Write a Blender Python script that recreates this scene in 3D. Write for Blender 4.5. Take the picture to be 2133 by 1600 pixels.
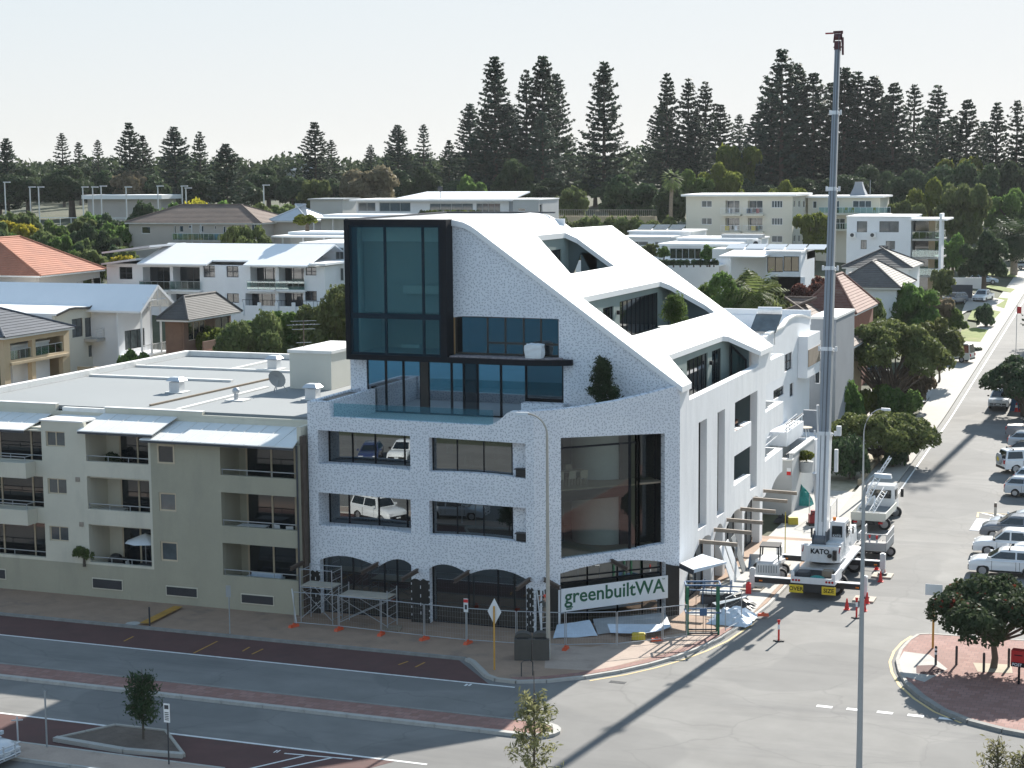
import bpy, math, random
import numpy as np
from mathutils import Vector, Matrix
from mathutils.geometry import tessellate_polygon
for o in list(bpy.data.objects): bpy.data.objects.remove(o)
SC = bpy.context.scene; COL = SC.collection
# ------------------------------------------------------------------ camera
FPX, YAW, PIT, ROLL, CAMH = 3692.0, .3606, .1233, -.00798, 26.0
_c, _s = math.cos(YAW), math.sin(YAW)
FW = Vector((-_s*math.cos(PIT), _c*math.cos(PIT), -math.sin(PIT)))
_rt = Vector((_c, _s, 0)); _up = _rt.cross(FW)
RT = math.cos(ROLL)*_rt+math.sin(ROLL)*_up; UP = -math.sin(ROLL)*_rt+math.cos(ROLL)*_up
CAM = Vector((0, 0, CAMH))
cd = bpy.data.cameras.new('camera'); co = bpy.data.objects.new('camera', cd); COL.objects.link(co)
cd.sensor_width = 36; cd.lens = FPX/2133*36; cd.clip_end = 9000; cd.clip_start = .5
co.matrix_world = Matrix(((RT.x, UP.x, -FW.x, 0), (RT.y, UP.y, -FW.y, 0), (RT.z, UP.z, -FW.z, CAMH), (0, 0, 0, 1)))
SC.camera = co
# ------------------------------------------------------------------ sky, sun, exposure
SUN_EL, SUN_AZ = math.radians(29.5), math.atan(.1)       # azimuth measured from +Y towards +X
W = bpy.data.worlds.new('World'); SC.world = W; W.use_nodes = True
nt = W.node_tree; bg = nt.nodes['Background']; sky = nt.nodes.new('ShaderNodeTexSky')
sky.sky_type = 'NISHITA'; sky.sun_disc = False; sky.sun_elevation = SUN_EL; sky.sun_rotation = SUN_AZ
sky.altitude = 0; sky.air_density = 1.0; sky.dust_density = .2; sky.ozone_density = 1.0
_a = nt.nodes.new('ShaderNodeVectorMath'); _a.operation = 'MULTIPLY'; _a.inputs[1].default_value = (1.95, 2.4, 3.3); nt.links.new(sky.outputs[0], _a.inputs[0])   # tone curve on the sky: compresses its brightness against clipping, keeps the fill blue
_b = nt.nodes.new('ShaderNodeVectorMath'); _b.operation = 'MULTIPLY_ADD'; nt.links.new(_a.outputs[0], _b.inputs[0]); _b.inputs[1].default_value = (1/3.95, 1/3.93, 1/3.92); _b.inputs[2].default_value = (1, 1, 1)
_d = nt.nodes.new('ShaderNodeVectorMath'); _d.operation = 'DIVIDE'; nt.links.new(_a.outputs[0], _d.inputs[0]); nt.links.new(_b.outputs[0], _d.inputs[1])
nt.links.new(_d.outputs[0], bg.inputs[0]); bg.inputs[1].default_value = .115
sd = bpy.data.lights.new('sun', 'SUN'); sd.energy = 4.6; sd.angle = math.radians(.53); sd.color = (1, .955, .88)
so = bpy.data.objects.new('sun', sd); COL.objects.link(so)
tosun = Vector((math.sin(SUN_AZ)*math.cos(SUN_EL), math.cos(SUN_AZ)*math.cos(SUN_EL), math.sin(SUN_EL)))
so.rotation_euler = tosun.to_track_quat('Z', 'Y').to_euler(); so.location = (60, 200, 150)
SC.view_settings.view_transform = 'Standard'; SC.view_settings.look = 'None'
SC.view_settings.exposure = 1.2; SC.view_settings.gamma = 1; SC.view_settings.use_curve_mapping = False
SC.render.engine = 'CYCLES'
# ------------------------------------------------------------------ pixels of the photograph to places
def ray(x, y): return RT*((x-1066.5)/FPX)+UP*((800-y)/FPX)+FW
def G(x, y, z=0.0):
    d = ray(x, y); return CAM+d*((z-CAMH)/d.z)
def DD(x, y, dep): return CAM+ray(x, y)*dep
def PY(x, y, Y):
    d = ray(x, y); return CAM+d*(Y/d.y)
def PX(x, y, X):
    d = ray(x, y); return CAM+d*(X/d.x)
def sst(a, b, x):
    t = min(1, max(0, (x-a)/(b-a))); return t*t*(3-2*t)
def T(x, y):                                               # ground level
    yy = min(y, 520.)
    return .04*(max(0, yy-120)-4*(1-math.exp(-max(0, yy-120)/4.)))+.07*min(90, max(0, -x-25))*sst(130, 180, yy)
def GT(x, y):                                              # pixel to the sloping ground
    d = ray(x, y); t = 60.
    while t < 700:
        p = CAM+d*t
        if p.z <= T(p.x, p.y): break
        t += .25
    p = CAM+d*t; p.z = T(p.x, p.y); return p
# ------------------------------------------------------------------ materials
MATS = {}
def nodes_of(name):
    m = bpy.data.materials.new(name); m.use_nodes = True
    t = m.node_tree; b = t.nodes['Principled BSDF']; MATS[name] = m
    return m, t, b
def link(t, a, b): t.links.new(a, b)
def noise(t, scale, detail=4, rough=.55, stretch=None):
    tc = t.nodes.new('ShaderNodeTexCoord'); n = t.nodes.new('ShaderNodeTexNoise')
    n.inputs['Scale'].default_value = scale; n.inputs['Detail'].default_value = detail; n.inputs['Roughness'].default_value = rough
    if stretch:
        mp = t.nodes.new('ShaderNodeMapping'); mp.inputs['Scale'].default_value = stretch
        link(t, tc.outputs['Object'], mp.inputs[0]); link(t, mp.outputs[0], n.inputs['Vector'])
    else: link(t, tc.outputs['Object'], n.inputs['Vector'])
    return n.outputs['Fac']
def mrange(t, v, a, b, lo, hi):
    n = t.nodes.new('ShaderNodeMapRange'); link(t, v, n.inputs[0])
    for i, q in enumerate((a, b, lo, hi)): n.inputs[i+1].default_value = q
    return n.outputs[0]
def math_(t, op, a, b=None):
    n = t.nodes.new('ShaderNodeMath'); n.operation = op
    for i, q in enumerate((a, b)):
        if q is None: continue
        if isinstance(q, (int, float)): n.inputs[i].default_value = q
        else: link(t, q, n.inputs[i])
    return n.outputs[0]
def mixc(t, f, a, b):
    n = t.nodes.new('ShaderNodeMix'); n.data_type = 'RGBA'
    if isinstance(f, (int, float)): n.inputs[0].default_value = f
    else: link(t, f, n.inputs[0])
    for i, q in ((6, a), (7, b)):
        if isinstance(q, tuple): n.inputs[i].default_value = q+(1,) if len(q) == 3 else q
        else: link(t, q, n.inputs[i])
    return n.outputs[2]
def sc(c, k): return tuple(min(1, max(0, x*k)) for x in c)
def mat(name, col, rough=.8, var=.12, scale=1.2, fine=14, metal=0, spec=.5, bump=0, stretch=None, dirt=None, emit=None):
    m, t, b = nodes_of(name)
    n1 = noise(t, scale, 5, .6, stretch); n2 = noise(t, fine, 2)
    f = math_(t, 'ADD', math_(t, 'MULTIPLY', n1, .7), math_(t, 'MULTIPLY', n2, .3))
    f = mrange(t, f, .3, .7, 0, 1)
    c = mixc(t, f, sc(col, 1-var), sc(col, 1+var))
    if dirt:
        d = mrange(t, noise(t, dirt[1], 6, .7, dirt[2] if len(dirt) > 2 else None), .52, .72, 0, dirt[3] if len(dirt) > 3 else .6)
        c = mixc(t, d, c, dirt[0])
    link(t, c, b.inputs['Base Color'])
    b.inputs['Roughness'].default_value = rough; b.inputs['Metallic'].default_value = metal
    b.inputs['Specular IOR Level'].default_value = spec
    if bump:
        bp = t.nodes.new('ShaderNodeBump'); bp.inputs['Strength'].default_value = bump; bp.inputs['Distance'].default_value = .03
        link(t, f, bp.inputs['Height']); link(t, bp.outputs[0], b.inputs['Normal'])
    return m
def ribbed(name, col, period, axis, rough=.5, metal=0, depth=.02, var=.08):
    m, t, b = nodes_of(name)
    tc = t.nodes.new('ShaderNodeTexCoord'); sx = t.nodes.new('ShaderNodeSeparateXYZ'); link(t, tc.outputs['Object'], sx.inputs[0])
    w = math_(t, 'SINE', math_(t, 'MULTIPLY', sx.outputs[axis], 2*math.pi/period))
    bp = t.nodes.new('ShaderNodeBump'); bp.inputs['Strength'].default_value = .8; bp.inputs['Distance'].default_value = depth
    link(t, w, bp.inputs['Height']); link(t, bp.outputs[0], b.inputs['Normal'])
    c = mixc(t, mrange(t, noise(t, .5, 5), .3, .7, 0, 1), sc(col, 1-var), sc(col, 1+var)); link(t, c, b.inputs['Base Color'])
    b.inputs['Roughness'].default_value = rough; b.inputs['Metallic'].default_value = metal
    return m
def glass(name, tint, refl=.18, face=.5, rough=.0):
    m, t, b = nodes_of(name); t.nodes.remove(b); out = t.nodes['Material Output']
    tr = t.nodes.new('ShaderNodeBsdfTransparent'); tr.inputs[0].default_value = tint+(1,)
    gl = t.nodes.new('ShaderNodeBsdfGlossy'); gl.inputs['Roughness'].default_value = rough; gl.inputs[0].default_value = (.92, .97, 1, 1)
    lw = t.nodes.new('ShaderNodeLayerWeight'); lw.inputs[0].default_value = .35
    f = math_(t, 'ADD', math_(t, 'MULTIPLY', lw.outputs['Facing'], face), refl)
    mx = t.nodes.new('ShaderNodeMixShader'); link(t, f, mx.inputs[0]); link(t, tr.outputs[0], mx.inputs[1]); link(t, gl.outputs[0], mx.inputs[2])
    link(t, mx.outputs[0], out.inputs[0]); return m
def leafmat(name, c1, c2, trans=.35, vs=.5):
    m, t, b = nodes_of(name); out = t.nodes['Material Output']
    g = t.nodes.new('ShaderNodeNewGeometry'); oi = t.nodes.new('ShaderNodeObjectInfo')
    f = math_(t, 'ADD', math_(t, 'MULTIPLY', g.outputs['Random Per Island'], .45), math_(t, 'MULTIPLY', mrange(t, noise(t, vs, 3), .35, .65, 0, 1), .55))
    c = mixc(t, f, c1, c2)
    hv = t.nodes.new('ShaderNodeHueSaturation'); link(t, c, hv.inputs['Color'])
    link(t, mrange(t, oi.outputs['Random'], 0, 1, .8, 1.2), hv.inputs['Value'])
    link(t, mrange(t, oi.outputs['Random'], 0, 1, .485, .515), hv.inputs['Hue'])
    link(t, hv.outputs[0], b.inputs['Base Color']); b.inputs['Roughness'].default_value = .6; b.inputs['Specular IOR Level'].default_value = .06
    tl = t.nodes.new('ShaderNodeBsdfTranslucent'); link(t, hv.outputs[0], tl.inputs[0])
    mx = t.nodes.new('ShaderNodeMixShader'); mx.inputs[0].default_value = trans
    link(t, b.outputs[0], mx.inputs[1]); link(t, tl.outputs[0], mx.inputs[2]); link(t, mx.outputs[0], out.inputs[0]); return m
def speckled():
    m, t, b = nodes_of('speckled_render')
    tc = t.nodes.new('ShaderNodeTexCoord'); sx = t.nodes.new('ShaderNodeSeparateXYZ'); link(t, tc.outputs['Object'], sx.inputs[0])
    u = math_(t, 'ADD', math_(t, 'MULTIPLY', sx.outputs[0], .87), math_(t, 'MULTIPLY', sx.outputs[1], .5))
    cb = t.nodes.new('ShaderNodeCombineXYZ'); link(t, u, cb.inputs[0]); link(t, sx.outputs[2], cb.inputs[1])
    vo = t.nodes.new('ShaderNodeTexVoronoi'); vo.voronoi_dimensions = '2D'; vo.inputs['Scale'].default_value = 6.4; vo.inputs['Randomness'].default_value = .8
    link(t, cb.outputs[0], vo.inputs['Vector'])
    sub = t.nodes.new('ShaderNodeVectorMath'); sub.operation = 'SUBTRACT'; link(t, cb.outputs[0], sub.inputs[0]); link(t, vo.outputs['Position'], sub.inputs[1])
    rot = t.nodes.new('ShaderNodeVectorRotate'); rot.rotation_type = 'Z_AXIS'; link(t, sub.outputs[0], rot.inputs['Vector'])
    sc3 = t.nodes.new('ShaderNodeSeparateColor'); link(t, vo.outputs['Color'], sc3.inputs[0])
    link(t, math_(t, 'MULTIPLY', sc3.outputs[0], 6.28), rot.inputs['Angle'])
    s2 = t.nodes.new('ShaderNodeSeparateXYZ'); link(t, rot.outputs[0], s2.inputs[0])
    a = mrange(t, math_(t, 'ABSOLUTE', s2.outputs[0]), .04, .06, 1, 0); c = mrange(t, math_(t, 'ABSOLUTE', s2.outputs[1]), .018, .034, 1, 0)
    msk = math_(t, 'MULTIPLY', math_(t, 'MULTIPLY', a, c), .8)
    base = mixc(t, mrange(t, noise(t, .5, 5), .3, .7, 0, 1), (.70, .725, .77), (.77, .79, .825))
    link(t, mixc(t, msk, base, (.40, .425, .47)), b.inputs['Base Color']); b.inputs['Roughness'].default_value = .85
    bp = t.nodes.new('ShaderNodeBump'); bp.inputs['Strength'].default_value = .5; bp.inputs['Distance'].default_value = .02; bp.invert = True
    link(t, msk, bp.inputs['Height']); link(t, bp.outputs[0], b.inputs['Normal']); return m
# ------------------------------------------------------------------ mesh helpers
class MB:
    def __init__(s): s.v = []; s.f = []
    def add(s, vs, fs):
        k = len(s.v); s.v += [tuple(p) for p in vs]; s.f += [tuple(i+k for i in f) for f in fs]; return s
    def hexa(s, p):                                        # 4 bottom points then 4 top points
        return s.add(p, [(3, 2, 1, 0), (4, 5, 6, 7), (0, 1, 5, 4), (1, 2, 6, 5), (2, 3, 7, 6), (3, 0, 4, 7)])
    def box(s, x0, y0, z0, x1, y1, z1):
        return s.hexa([(x0, y0, z0), (x1, y0, z0), (x1, y1, z0), (x0, y1, z0), (x0, y0, z1), (x1, y0, z1), (x1, y1, z1), (x0, y1, z1)])
    def bar(s, a, b, w, h=None, up=(0, 0, 1)):
        a, b = Vector(a), Vector(b); d = (b-a).normalized(); u = Vector(up)
        if abs(d.dot(u)) > .98: u = Vector((0, 1, 0))
        r = d.cross(u).normalized(); u = r.cross(d); r = r*(w/2); u = u*((h or w)/2)
        return s.hexa([a-r-u, a+r-u, b+r-u, b-r-u, a-r+u, a+r+u, b+r+u, b-r+u])
    def tube(s, pts, r, n=6, cap=True):
        pts = [Vector(p) for p in pts]; rs = r if isinstance(r, (list, tuple)) else [r]*len(pts); rings = []
        for i, p in enumerate(pts):
            d = (pts[min(i+1, len(pts)-1)]-pts[max(i-1, 0)]).normalized()
            u = Vector((0, 0, 1)) if abs(d.z) < .95 else Vector((1, 0, 0))
            a = d.cross(u).normalized(); b = a.cross(d)
            rings.append([p+(a*math.cos(k*2*math.pi/n)+b*math.sin(k*2*math.pi/n))*rs[i] for k in range(n)])
        vs = [q for g in rings for q in g]; fs = []
        for i in range(len(rings)-1):
            for k in range(n): fs.append((i*n+k, i*n+(k+1) % n, (i+1)*n+(k+1) % n, (i+1)*n+k))
        if cap: fs += [tuple(range(n))[::-1], tuple(range((len(rings)-1)*n, len(rings)*n))]
        return s.add(vs, fs)
    def cyl(s, x, y, z0, z1, r, n=12, r2=None): return s.tube([(x, y, z0), (x, y, z1)], [r, r if r2 is None else r2], n)
    def prism(s, poly, axis, a, b):                        # 2D polygon swept along an axis
        def q(u, v, w): return {'x': (w, u, v), 'y': (u, w, v), 'z': (u, v, w)}[axis]
        n = len(poly); vs = [q(u, v, a) for u, v in poly]+[q(u, v, b) for u, v in poly]
        tri = tessellate_polygon([[Vector((u, v, 0)) for u, v in poly]])
        fs = [tuple(t) for t in tri]+[tuple(i+n for i in t)[::-1] for t in tri]
        fs += [(i, (i+1) % n, (i+1) % n+n, i+n) for i in range(n)]
        return s.add(vs, fs)
    def plate(s, outer, holes, fn, th):                    # flat plate with holes: fn(u, v, w) gives the point, w from 0 to th
        loops = [outer]+list(holes); flat = [p for l in loops for p in l]; n = len(flat)
        tri = tessellate_polygon([[Vector((u, v, 0)) for u, v in l] for l in loops])
        vs = [fn(u, v, 0) for u, v in flat]+[fn(u, v, th) for u, v in flat]
        fs = [tuple(t) for t in tri]+[tuple(i+n for i in t)[::-1] for t in tri]; k = 0
        for l in loops:
            m = len(l); fs += [(k+i, k+(i+1) % m, k+(i+1) % m+n, k+i+n) for i in range(m)]; k += m
        return s.add(vs, fs)
    def sphere(s, c, r, n=8, m=5, sq=(1, 1, 1)):
        vs = []; fs = []
        for i in range(m+1):
            th = math.pi*i/m
            for k in range(n):
                ph = 2*math.pi*k/n; vs.append((c[0]+r*sq[0]*math.sin(th)*math.cos(ph), c[1]+r*sq[1]*math.sin(th)*math.sin(ph), c[2]+r*sq[2]*math.cos(th)))
        for i in range(m):
            for k in range(n): fs.append((i*n+k, i*n+(k+1) % n, (i+1)*n+(k+1) % n, (i+1)*n+k))
        return s.add(vs, fs)
    def mesh(s, name, m, smooth=False):
        me = bpy.data.meshes.new(name); me.from_pydata(s.v, [], s.f); me.validate()
        import bmesh
        bm = bmesh.new(); bm.from_mesh(me); bmesh.ops.recalc_face_normals(bm, faces=bm.faces); bm.to_mesh(me); bm.free()
        me.materials.append(MATS[m])
        if smooth:
            me.polygons.foreach_set('use_smooth', [True]*len(me.polygons)); me.set_sharp_from_angle(angle=math.radians(40))
        return me
    def build(s, name, m, parent=None, smooth=False, local=False):
        o = bpy.data.objects.new(name, s.mesh(name, m, smooth)); COL.objects.link(o)
        if parent is not None:
            o.parent = parent
            if not local: o.location = -wloc(parent)
        return o
def wloc(o):
    p = Vector(o.location)
    while o.parent: o = o.parent; p += Vector(o.location)
    return p
def tag(o, label=None, cat=None, group=None, kind=None):
    if label: o['label'] = label
    if cat: o['category'] = cat
    if group: o['group'] = group
    if kind: o['kind'] = kind
    return o
def thing(name, label, cat, loc=(0, 0, 0), rz=0, group=None):
    o = bpy.data.objects.new(name, None); COL.objects.link(o); o.location = loc; o.rotation_euler = (0, 0, rz)
    o.empty_display_size = .3
    return tag(o, label, cat, group)
def dup(root, loc, rz=0, label=None, scale=None, group=None, parent=None):
    r = root.copy(); COL.objects.link(r)
    if parent is None:
        r.location = loc; r.rotation_euler = (0, 0, rz)
        if scale: r.scale = scale if isinstance(scale, (tuple, list)) else (scale,)*3
        if label: r['label'] = label
        if group: r['group'] = group
    else: r.parent = parent
    for ch in root.children: dup(ch, None, parent=r)
    return r
def struct(name, mb, m, parent=None):
    o = mb.build(name, m, parent)
    if parent is None: o['kind'] = 'structure'
    return o
def text(name, s, m, parent, size, M4, extrude=.01, bold=0, local=True, sx=1):
    c = bpy.data.curves.new(name, 'FONT'); c.body = s; c.size = size; c.extrude = extrude; c.offset = bold; c.align_x = 'CENTER'; c.align_y = 'CENTER'; c.resolution_u = 3
    t = bpy.data.objects.new('tmp', c); COL.objects.link(t)
    me = bpy.data.meshes.new_from_object(t); bpy.data.objects.remove(t); bpy.data.curves.remove(c)
    me.transform(M4@Matrix.Diagonal((sx, 1, 1, 1))); me.materials.clear(); me.materials.append(MATS[m]); me.name = name
    o = bpy.data.objects.new(name, me); COL.objects.link(o); o.parent = parent
    if not local: o.location = -wloc(parent)
    return o
def frame4(o, x, y):                                       # matrix: origin, text x axis, text y axis
    x = Vector(x).normalized(); y = Vector(y).normalized(); z = x.cross(y)
    return Matrix(((x.x, y.x, z.x, o[0]), (x.y, y.y, z.y, o[1]), (x.z, y.z, z.z, o[2]), (0, 0, 0, 1)))
mat('asphalt', (.19, .183, .171), .9, .2, .35, 26, dirt=((.088, .087, .088), .16, (.3, 2.4, 1), .5), bump=.15)
_m = MATS['asphalt']; _t = _m.node_tree; _b = _t.nodes['Principled BSDF']; _c = _b.inputs['Base Color'].links[0].from_socket
_w = _t.nodes.new('ShaderNodeTexVoronoi'); _w.feature = 'DISTANCE_TO_EDGE'; _w.inputs['Scale'].default_value = .13; _tc = _t.nodes.new('ShaderNodeTexCoord'); _mp = _t.nodes.new('ShaderNodeMix'); _mp.data_type = 'VECTOR'; _mp.inputs[0].default_value = .12
_nz = _t.nodes.new('ShaderNodeTexNoise'); _nz.inputs['Scale'].default_value = .35; _nz.inputs['Detail'].default_value = 6; link(_t, _tc.outputs['Object'], _nz.inputs['Vector']); _sc = _t.nodes.new('ShaderNodeVectorMath'); _sc.operation = 'MULTIPLY_ADD'; link(_t, _nz.outputs['Color'], _sc.inputs[0]); _sc.inputs[1].default_value = (3, 3, 0); link(_t, _tc.outputs['Object'], _sc.inputs[2]); link(_t, _sc.outputs[0], _w.inputs['Vector'])
_k = mrange(_t, _w.outputs['Distance'],   .0, .010, .22, 0); _p = mrange(_t, noise(_t, .09, 2, .3), .56, .575, 0, .32)
link(_t, mixc(_t, _p, mixc(_t, _k, _c, (.05, .05, .05)), (.105, .104, .102)), _b.inputs['Base Color'])
mat('red_asphalt', (.10, .046, .04), .9, .2, .6, 30, dirt=((.07, .045, .04), .4))
mat('footpath', (.32, .215, .15), .9, .16, .8, 9, dirt=((.15, .12, .10), .5, (1, 1, 1), .6))
mat('pale_paving', (.40, .31, .25), .9, .12, .7, 8, dirt=((.22, .17, .14), .6))
def paver(name, c1, c2, sc_, mort):
    m, t, b = nodes_of(name); tc = t.nodes.new('ShaderNodeTexCoord'); br_ = t.nodes.new('ShaderNodeTexBrick'); link(t, tc.outputs['Object'], br_.inputs['Vector'])
    br_.inputs['Color1'].default_value = c1+(1,); br_.inputs['Color2'].default_value = c2+(1,); br_.inputs['Mortar'].default_value = mort+(1,); br_.inputs['Scale'].default_value = sc_; br_.inputs['Mortar Size'].default_value = .018; br_.inputs['Brick Width'].default_value = .5; br_.inputs['Row Height'].default_value = .5
    link(t, mixc(t, mrange(t, noise(t, .5, 6), .4, .7, 0, .55), br_.outputs['Color'], sc(c1, .62)), b.inputs['Base Color']); b.inputs['Roughness'].default_value = .9
paver('pink_paving', (.33, .185, .155), (.25, .125, .10), 1.25, (.17, .115, .10))
mat('concrete', (.40, .385, .355), .85, .12, .8, 12, dirt=((.24, .23, .21), .7))
mat('pale_concrete', (.37, .35, .315), .85, .12, .5, 12, dirt=((.26, .245, .22), .5))
mat('dark_kerb', (.23, .225, .21), .9, .2, 2, 12)
mat('line_white', (.72, .72, .70), .7, .12, 3, 25, dirt=((.3, .3, .3), 4, (1, 1, 1), .5))
mat('line_yellow', (.62, .47, .22), .8, .15, 3, 25, dirt=((.25, .2, .13), 3))
mat('line_amber', (.42, .22, .035), .85, .2, 3, 25, dirt=((.16, .11, .07), 2.5))
mat('ground_earth', (.06, .068, .034), .95, .35, .08, 1.5, dirt=((.12, .105, .065), .06, (1, 1, 1), .7))
mat('mulch', (.13, .1, .08), .95, .3, 1.5, 14, bump=.5)
mat('sand', (.45, .4, .31), .95, .15, .1, 2, dirt=((.10, .12, .05), .12, (1, 1, 1), .9))
mat('lawn', (.16, .2, .035), .95, .3, .7, 9, dirt=((.26, .22, .09), .35, (1, 1, 1), .7))
mat('sea', (.022, .095, .16), .7, .2, .02, .3, spec=.08, bump=.5)
mat('court', (.10, .2, .19), .85, .12, .2, 3)
mat('white_render', (.74, .755, .775), .85, .05, .6, 10)
mat('white_roof', (.82, .82, .815), .75, .025, .2, 6)
mat('side_render', (.78, .785, .79), .85, .09, .8, 8, stretch=(1.6, 1.6, .35), dirt=((.62, .635, .66), .5, (1.5, 1.5, .25), .6))
speckled()
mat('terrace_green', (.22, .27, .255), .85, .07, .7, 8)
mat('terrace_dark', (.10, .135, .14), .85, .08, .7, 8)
mat('black_metal', (.009, .011, .015), .6, .15, 3, 20, spec=.15)
mat('dark_bronze', (.03, .026, .022), .5, .2, 3, 20)
mat('blue_frame', (.008, .022, .034), .6, .15, 3, 20, spec=.15)
mat('interior_pale', (.55, .56, .55), .9, .06, .5, 6)
mat('interior_grey', (.2, .215, .22), .9, .08, .5, 6)
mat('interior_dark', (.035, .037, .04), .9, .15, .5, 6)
mat('timber_floor', (.28, .225, .16), .6, .12, 1.5, 8, stretch=(.4, 4, 1))
mat('black_sheet', (.022, .02, .018), .8, .3, 1.5, 8)
mat('ply', (.42, .27, .13), .8, .18, 2, 14, stretch=(4, 4, .5), dirt=((.25, .15, .07), 1.2))
mat('gravel', (.28, .25, .26), .95, .45, 5, 22, bump=.8)
glass('clear_glass', (.55, .68, .66), .10)
glass('facade_glass', (.2, .27, .27), .16)
glass('blue_glass', (.06, .17, .25), .42)
glass('cube_glass', (.66, .78, .77), .045, .2)
glass('corner_glass', (.62, .68, .65), .06, .25)
glass('rail_glass', (.72, .84, .84), .06)
mat('dark_glass', (.012, .016, .02), .06, .4, .5, 2, spec=.9)
mat('black_glass', (.006, .007, .009), .35, .3, .5, 2, spec=.25)
mat('grey_glass', (.07, .085, .09), .08, .4, .5, 2, spec=.9)
mat('car_glass', (.01, .014, .016), .05, .2, .5, 2, spec=1)
mat('apt_render', (.60, .565, .465), .9, .07, .5, 16, bump=.25, dirt=((.38, .37, .31), .25, (1.5, 1.5, .4), .5))
mat('apt_olive', (.375, .352, .27), .9, .07, .5, 16, bump=.25, dirt=((.27, .265, .21), .25, (1.5, 1.5, .4), .5))
mat('apt_roof', (.235, .25, .255), .8, .05, .15, 5, dirt=((.25, .265, .27), .12))
mat('parapet', (.74, .73, .70), .8, .07, .6, 8, dirt=((.48, .46, .42), .8, (1, 1, 1), .5))
ribbed('canopy_sheet', (.74, .735, .71), .19, 0, .55, 0, .003)
mat('cream_frame', (.55, .46, .33), .6, .08, 1, 10)
mat('cream_block', (.62, .61, .54), .85, .06, .5, 10)
mat('dark_trim', (.05, .055, .065), .6, .15, 1, 10)
mat('grille', (.035, .037, .043), .6, .2, 1, 10)
mat('cream_wall', (.66, .63, .54), .85, .06, .3, 8)
mat('beige_wall', (.5, .4, .27), .85, .09, .4, 6)
mat('limestone', (.42, .34, .23), .95, .2, .5, 3, dirt=((.28, .22, .15), .8))
mat('grey_wall', (.42, .43, .43), .85, .08, .4, 8)
mat('slate_wall', (.24, .26, .285), .85, .08, .4, 8)
mat('brick_red', (.24, .10, .065), .9, .2, 1.5, 9)
mat('brown_wall', (.2, .12, .085), .9, .15, 1.5, 9)
mat('fawn_wall', (.45, .41, .37), .9, .08, .5, 8)
mat('tile_orange', (.37, .15, .09), .8, .18, .8, 5, dirt=((.25, .10, .065), .5))
mat('tile_brown', (.17, .125, .10), .85, .18, .8, 5, dirt=((.10, .08, .07), .6))
mat('tile_dark', (.085, .082, .08), .8, .2, .8, 5)
mat('tile_slate', (.06, .068, .085), .6, .2, .8, 5)
mat('tile_maroon', (.16, .07, .05), .8, .22, .8, 5, dirt=((.26, .17, .12), .7))
mat('tile_grey', (.12, .108, .10), .8, .2, .8, 5, dirt=((.2, .19, .17), .7))
ribbed('metal_roof', (.80, .81, .82), .4, 0, .55, 0, .004, .02)
ribbed('grey_metal_roof', (.5, .52, .54), .4, 0, .5, .1, .005)
mat('pale_steel', (.58, .6, .62), .4, .1, 1, 10, metal=.3)
mat('galvanised', (.42, .44, .46), .45, .15, 2, 12, metal=.6)
mat('pole_grey', (.34, .36, .37), .5, .1, 1, 10, metal=.3)
mat('pole_weathered', (.40, .37, .32), .7, .15, 1, 10)
mat('rusty_steel', (.09, .065, .05), .8, .3, 3, 14)
mat('pale_rust', (.3, .255, .21), .8, .2, 3, 14)
mat('timber', (.25, .2, .15), .85, .2, 2, 12)
mat('orange_plastic', (.62, .09, .03), .5, .15, 2, 10)
mat('red_plastic', (.62, .02, .018), .45, .1, 2, 10)
mat('white_plastic', (.75, .75, .75), .5, .06, 2, 10)
mat('rubber', (.022, .022, .022), .85, .2, 3, 20)
mat('bin_grey', (.075, .07, .062), .7, .15, 2, 12)
mat('sign_white', (.72, .74, .75), .5, .04, 1, 10)
mat('sign_green', (.01, .10, .05), .5, .05, 1, 10)
mat('sign_amber_post', (.55, .3, .06), .6, .12, 2, 10)
mat('yellow_plate', (.75, .55, .03), .5, .08, 3, 10)
mat('green_steel', (.01, .13, .065), .5, .15, 2, 10)
mat('blue_steel', (.04, .11, .22), .5, .15, 2, 10)
mat('tarp_pale', (.55, .62, .70), .45, .12, 1, 6, bump=.4)
mat('black_plastic', (.012, .012, .013), .45, .2, 2, 10)
mat('teal_cloth', (.03, .26, .23), .7, .2, 2, 8)
mat('yellow_box', (.45, .36, .03), .6, .15, 2, 8)
mat('plank', (.42, .37, .3), .85, .2, 1.5, 12)
mat('postbox_red', (.45, .012, .015), .4, .06, 2, 10)
mat('crane_white', (.70, .71, .72), .38, .04, .8, 8, dirt=((.42, .40, .37), 1.5, (2, 2, .6), .35))
mat('boom_grey', (.25, .275, .305), .4, .08, .8, 8)
mat('boom_dark', (.10, .11, .125), .5, .1, 1, 8)
mat('head_red', (.075, .014, .016), .5, .1, 1, 8)
mat('crane_red', (.25, .015, .02), .5, .1, 1, 8)
mat('chassis', (.02, .021, .023), .6, .25, 2, 10)
mat('skin', (.5, .3, .21), .6, .05, 5, 20)
mat('cloth_dark', (.018, .02, .026), .9, .1, 5, 20)
mat('hivis', (.55, .6, .02), .8, .08, 5, 20)
mat('hair_brown', (.05, .03, .02), .7, .2, 5, 20)
mat('hat_orange', (.7, .09, .05), .5, .05, 5, 20)
for n_, c_ in (('white', (.78, .79, .8)), ('silver', (.48, .52, .56)), ('grey', (.14, .155, .18)), ('black', (.012, .013, .015)), ('blue', (.03, .045, .12)), ('pale_blue', (.42, .5, .58)), ('cream', (.62, .6, .52))):
    m_ = mat('paint_'+n_, c_, .22, .03, .5, 3, spec=.6); m_.node_tree.nodes['Principled BSDF'].inputs['Coat Weight'].default_value = .6
    m_.node_tree.nodes['Principled BSDF'].inputs['Coat Roughness'].default_value = .05
mat('lamp_clear', (.75, .76, .78), .1, .05, 3, 10, spec=.9)
mat('lamp_red', (.4, .01, .015), .2, .05, 3, 10)
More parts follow.
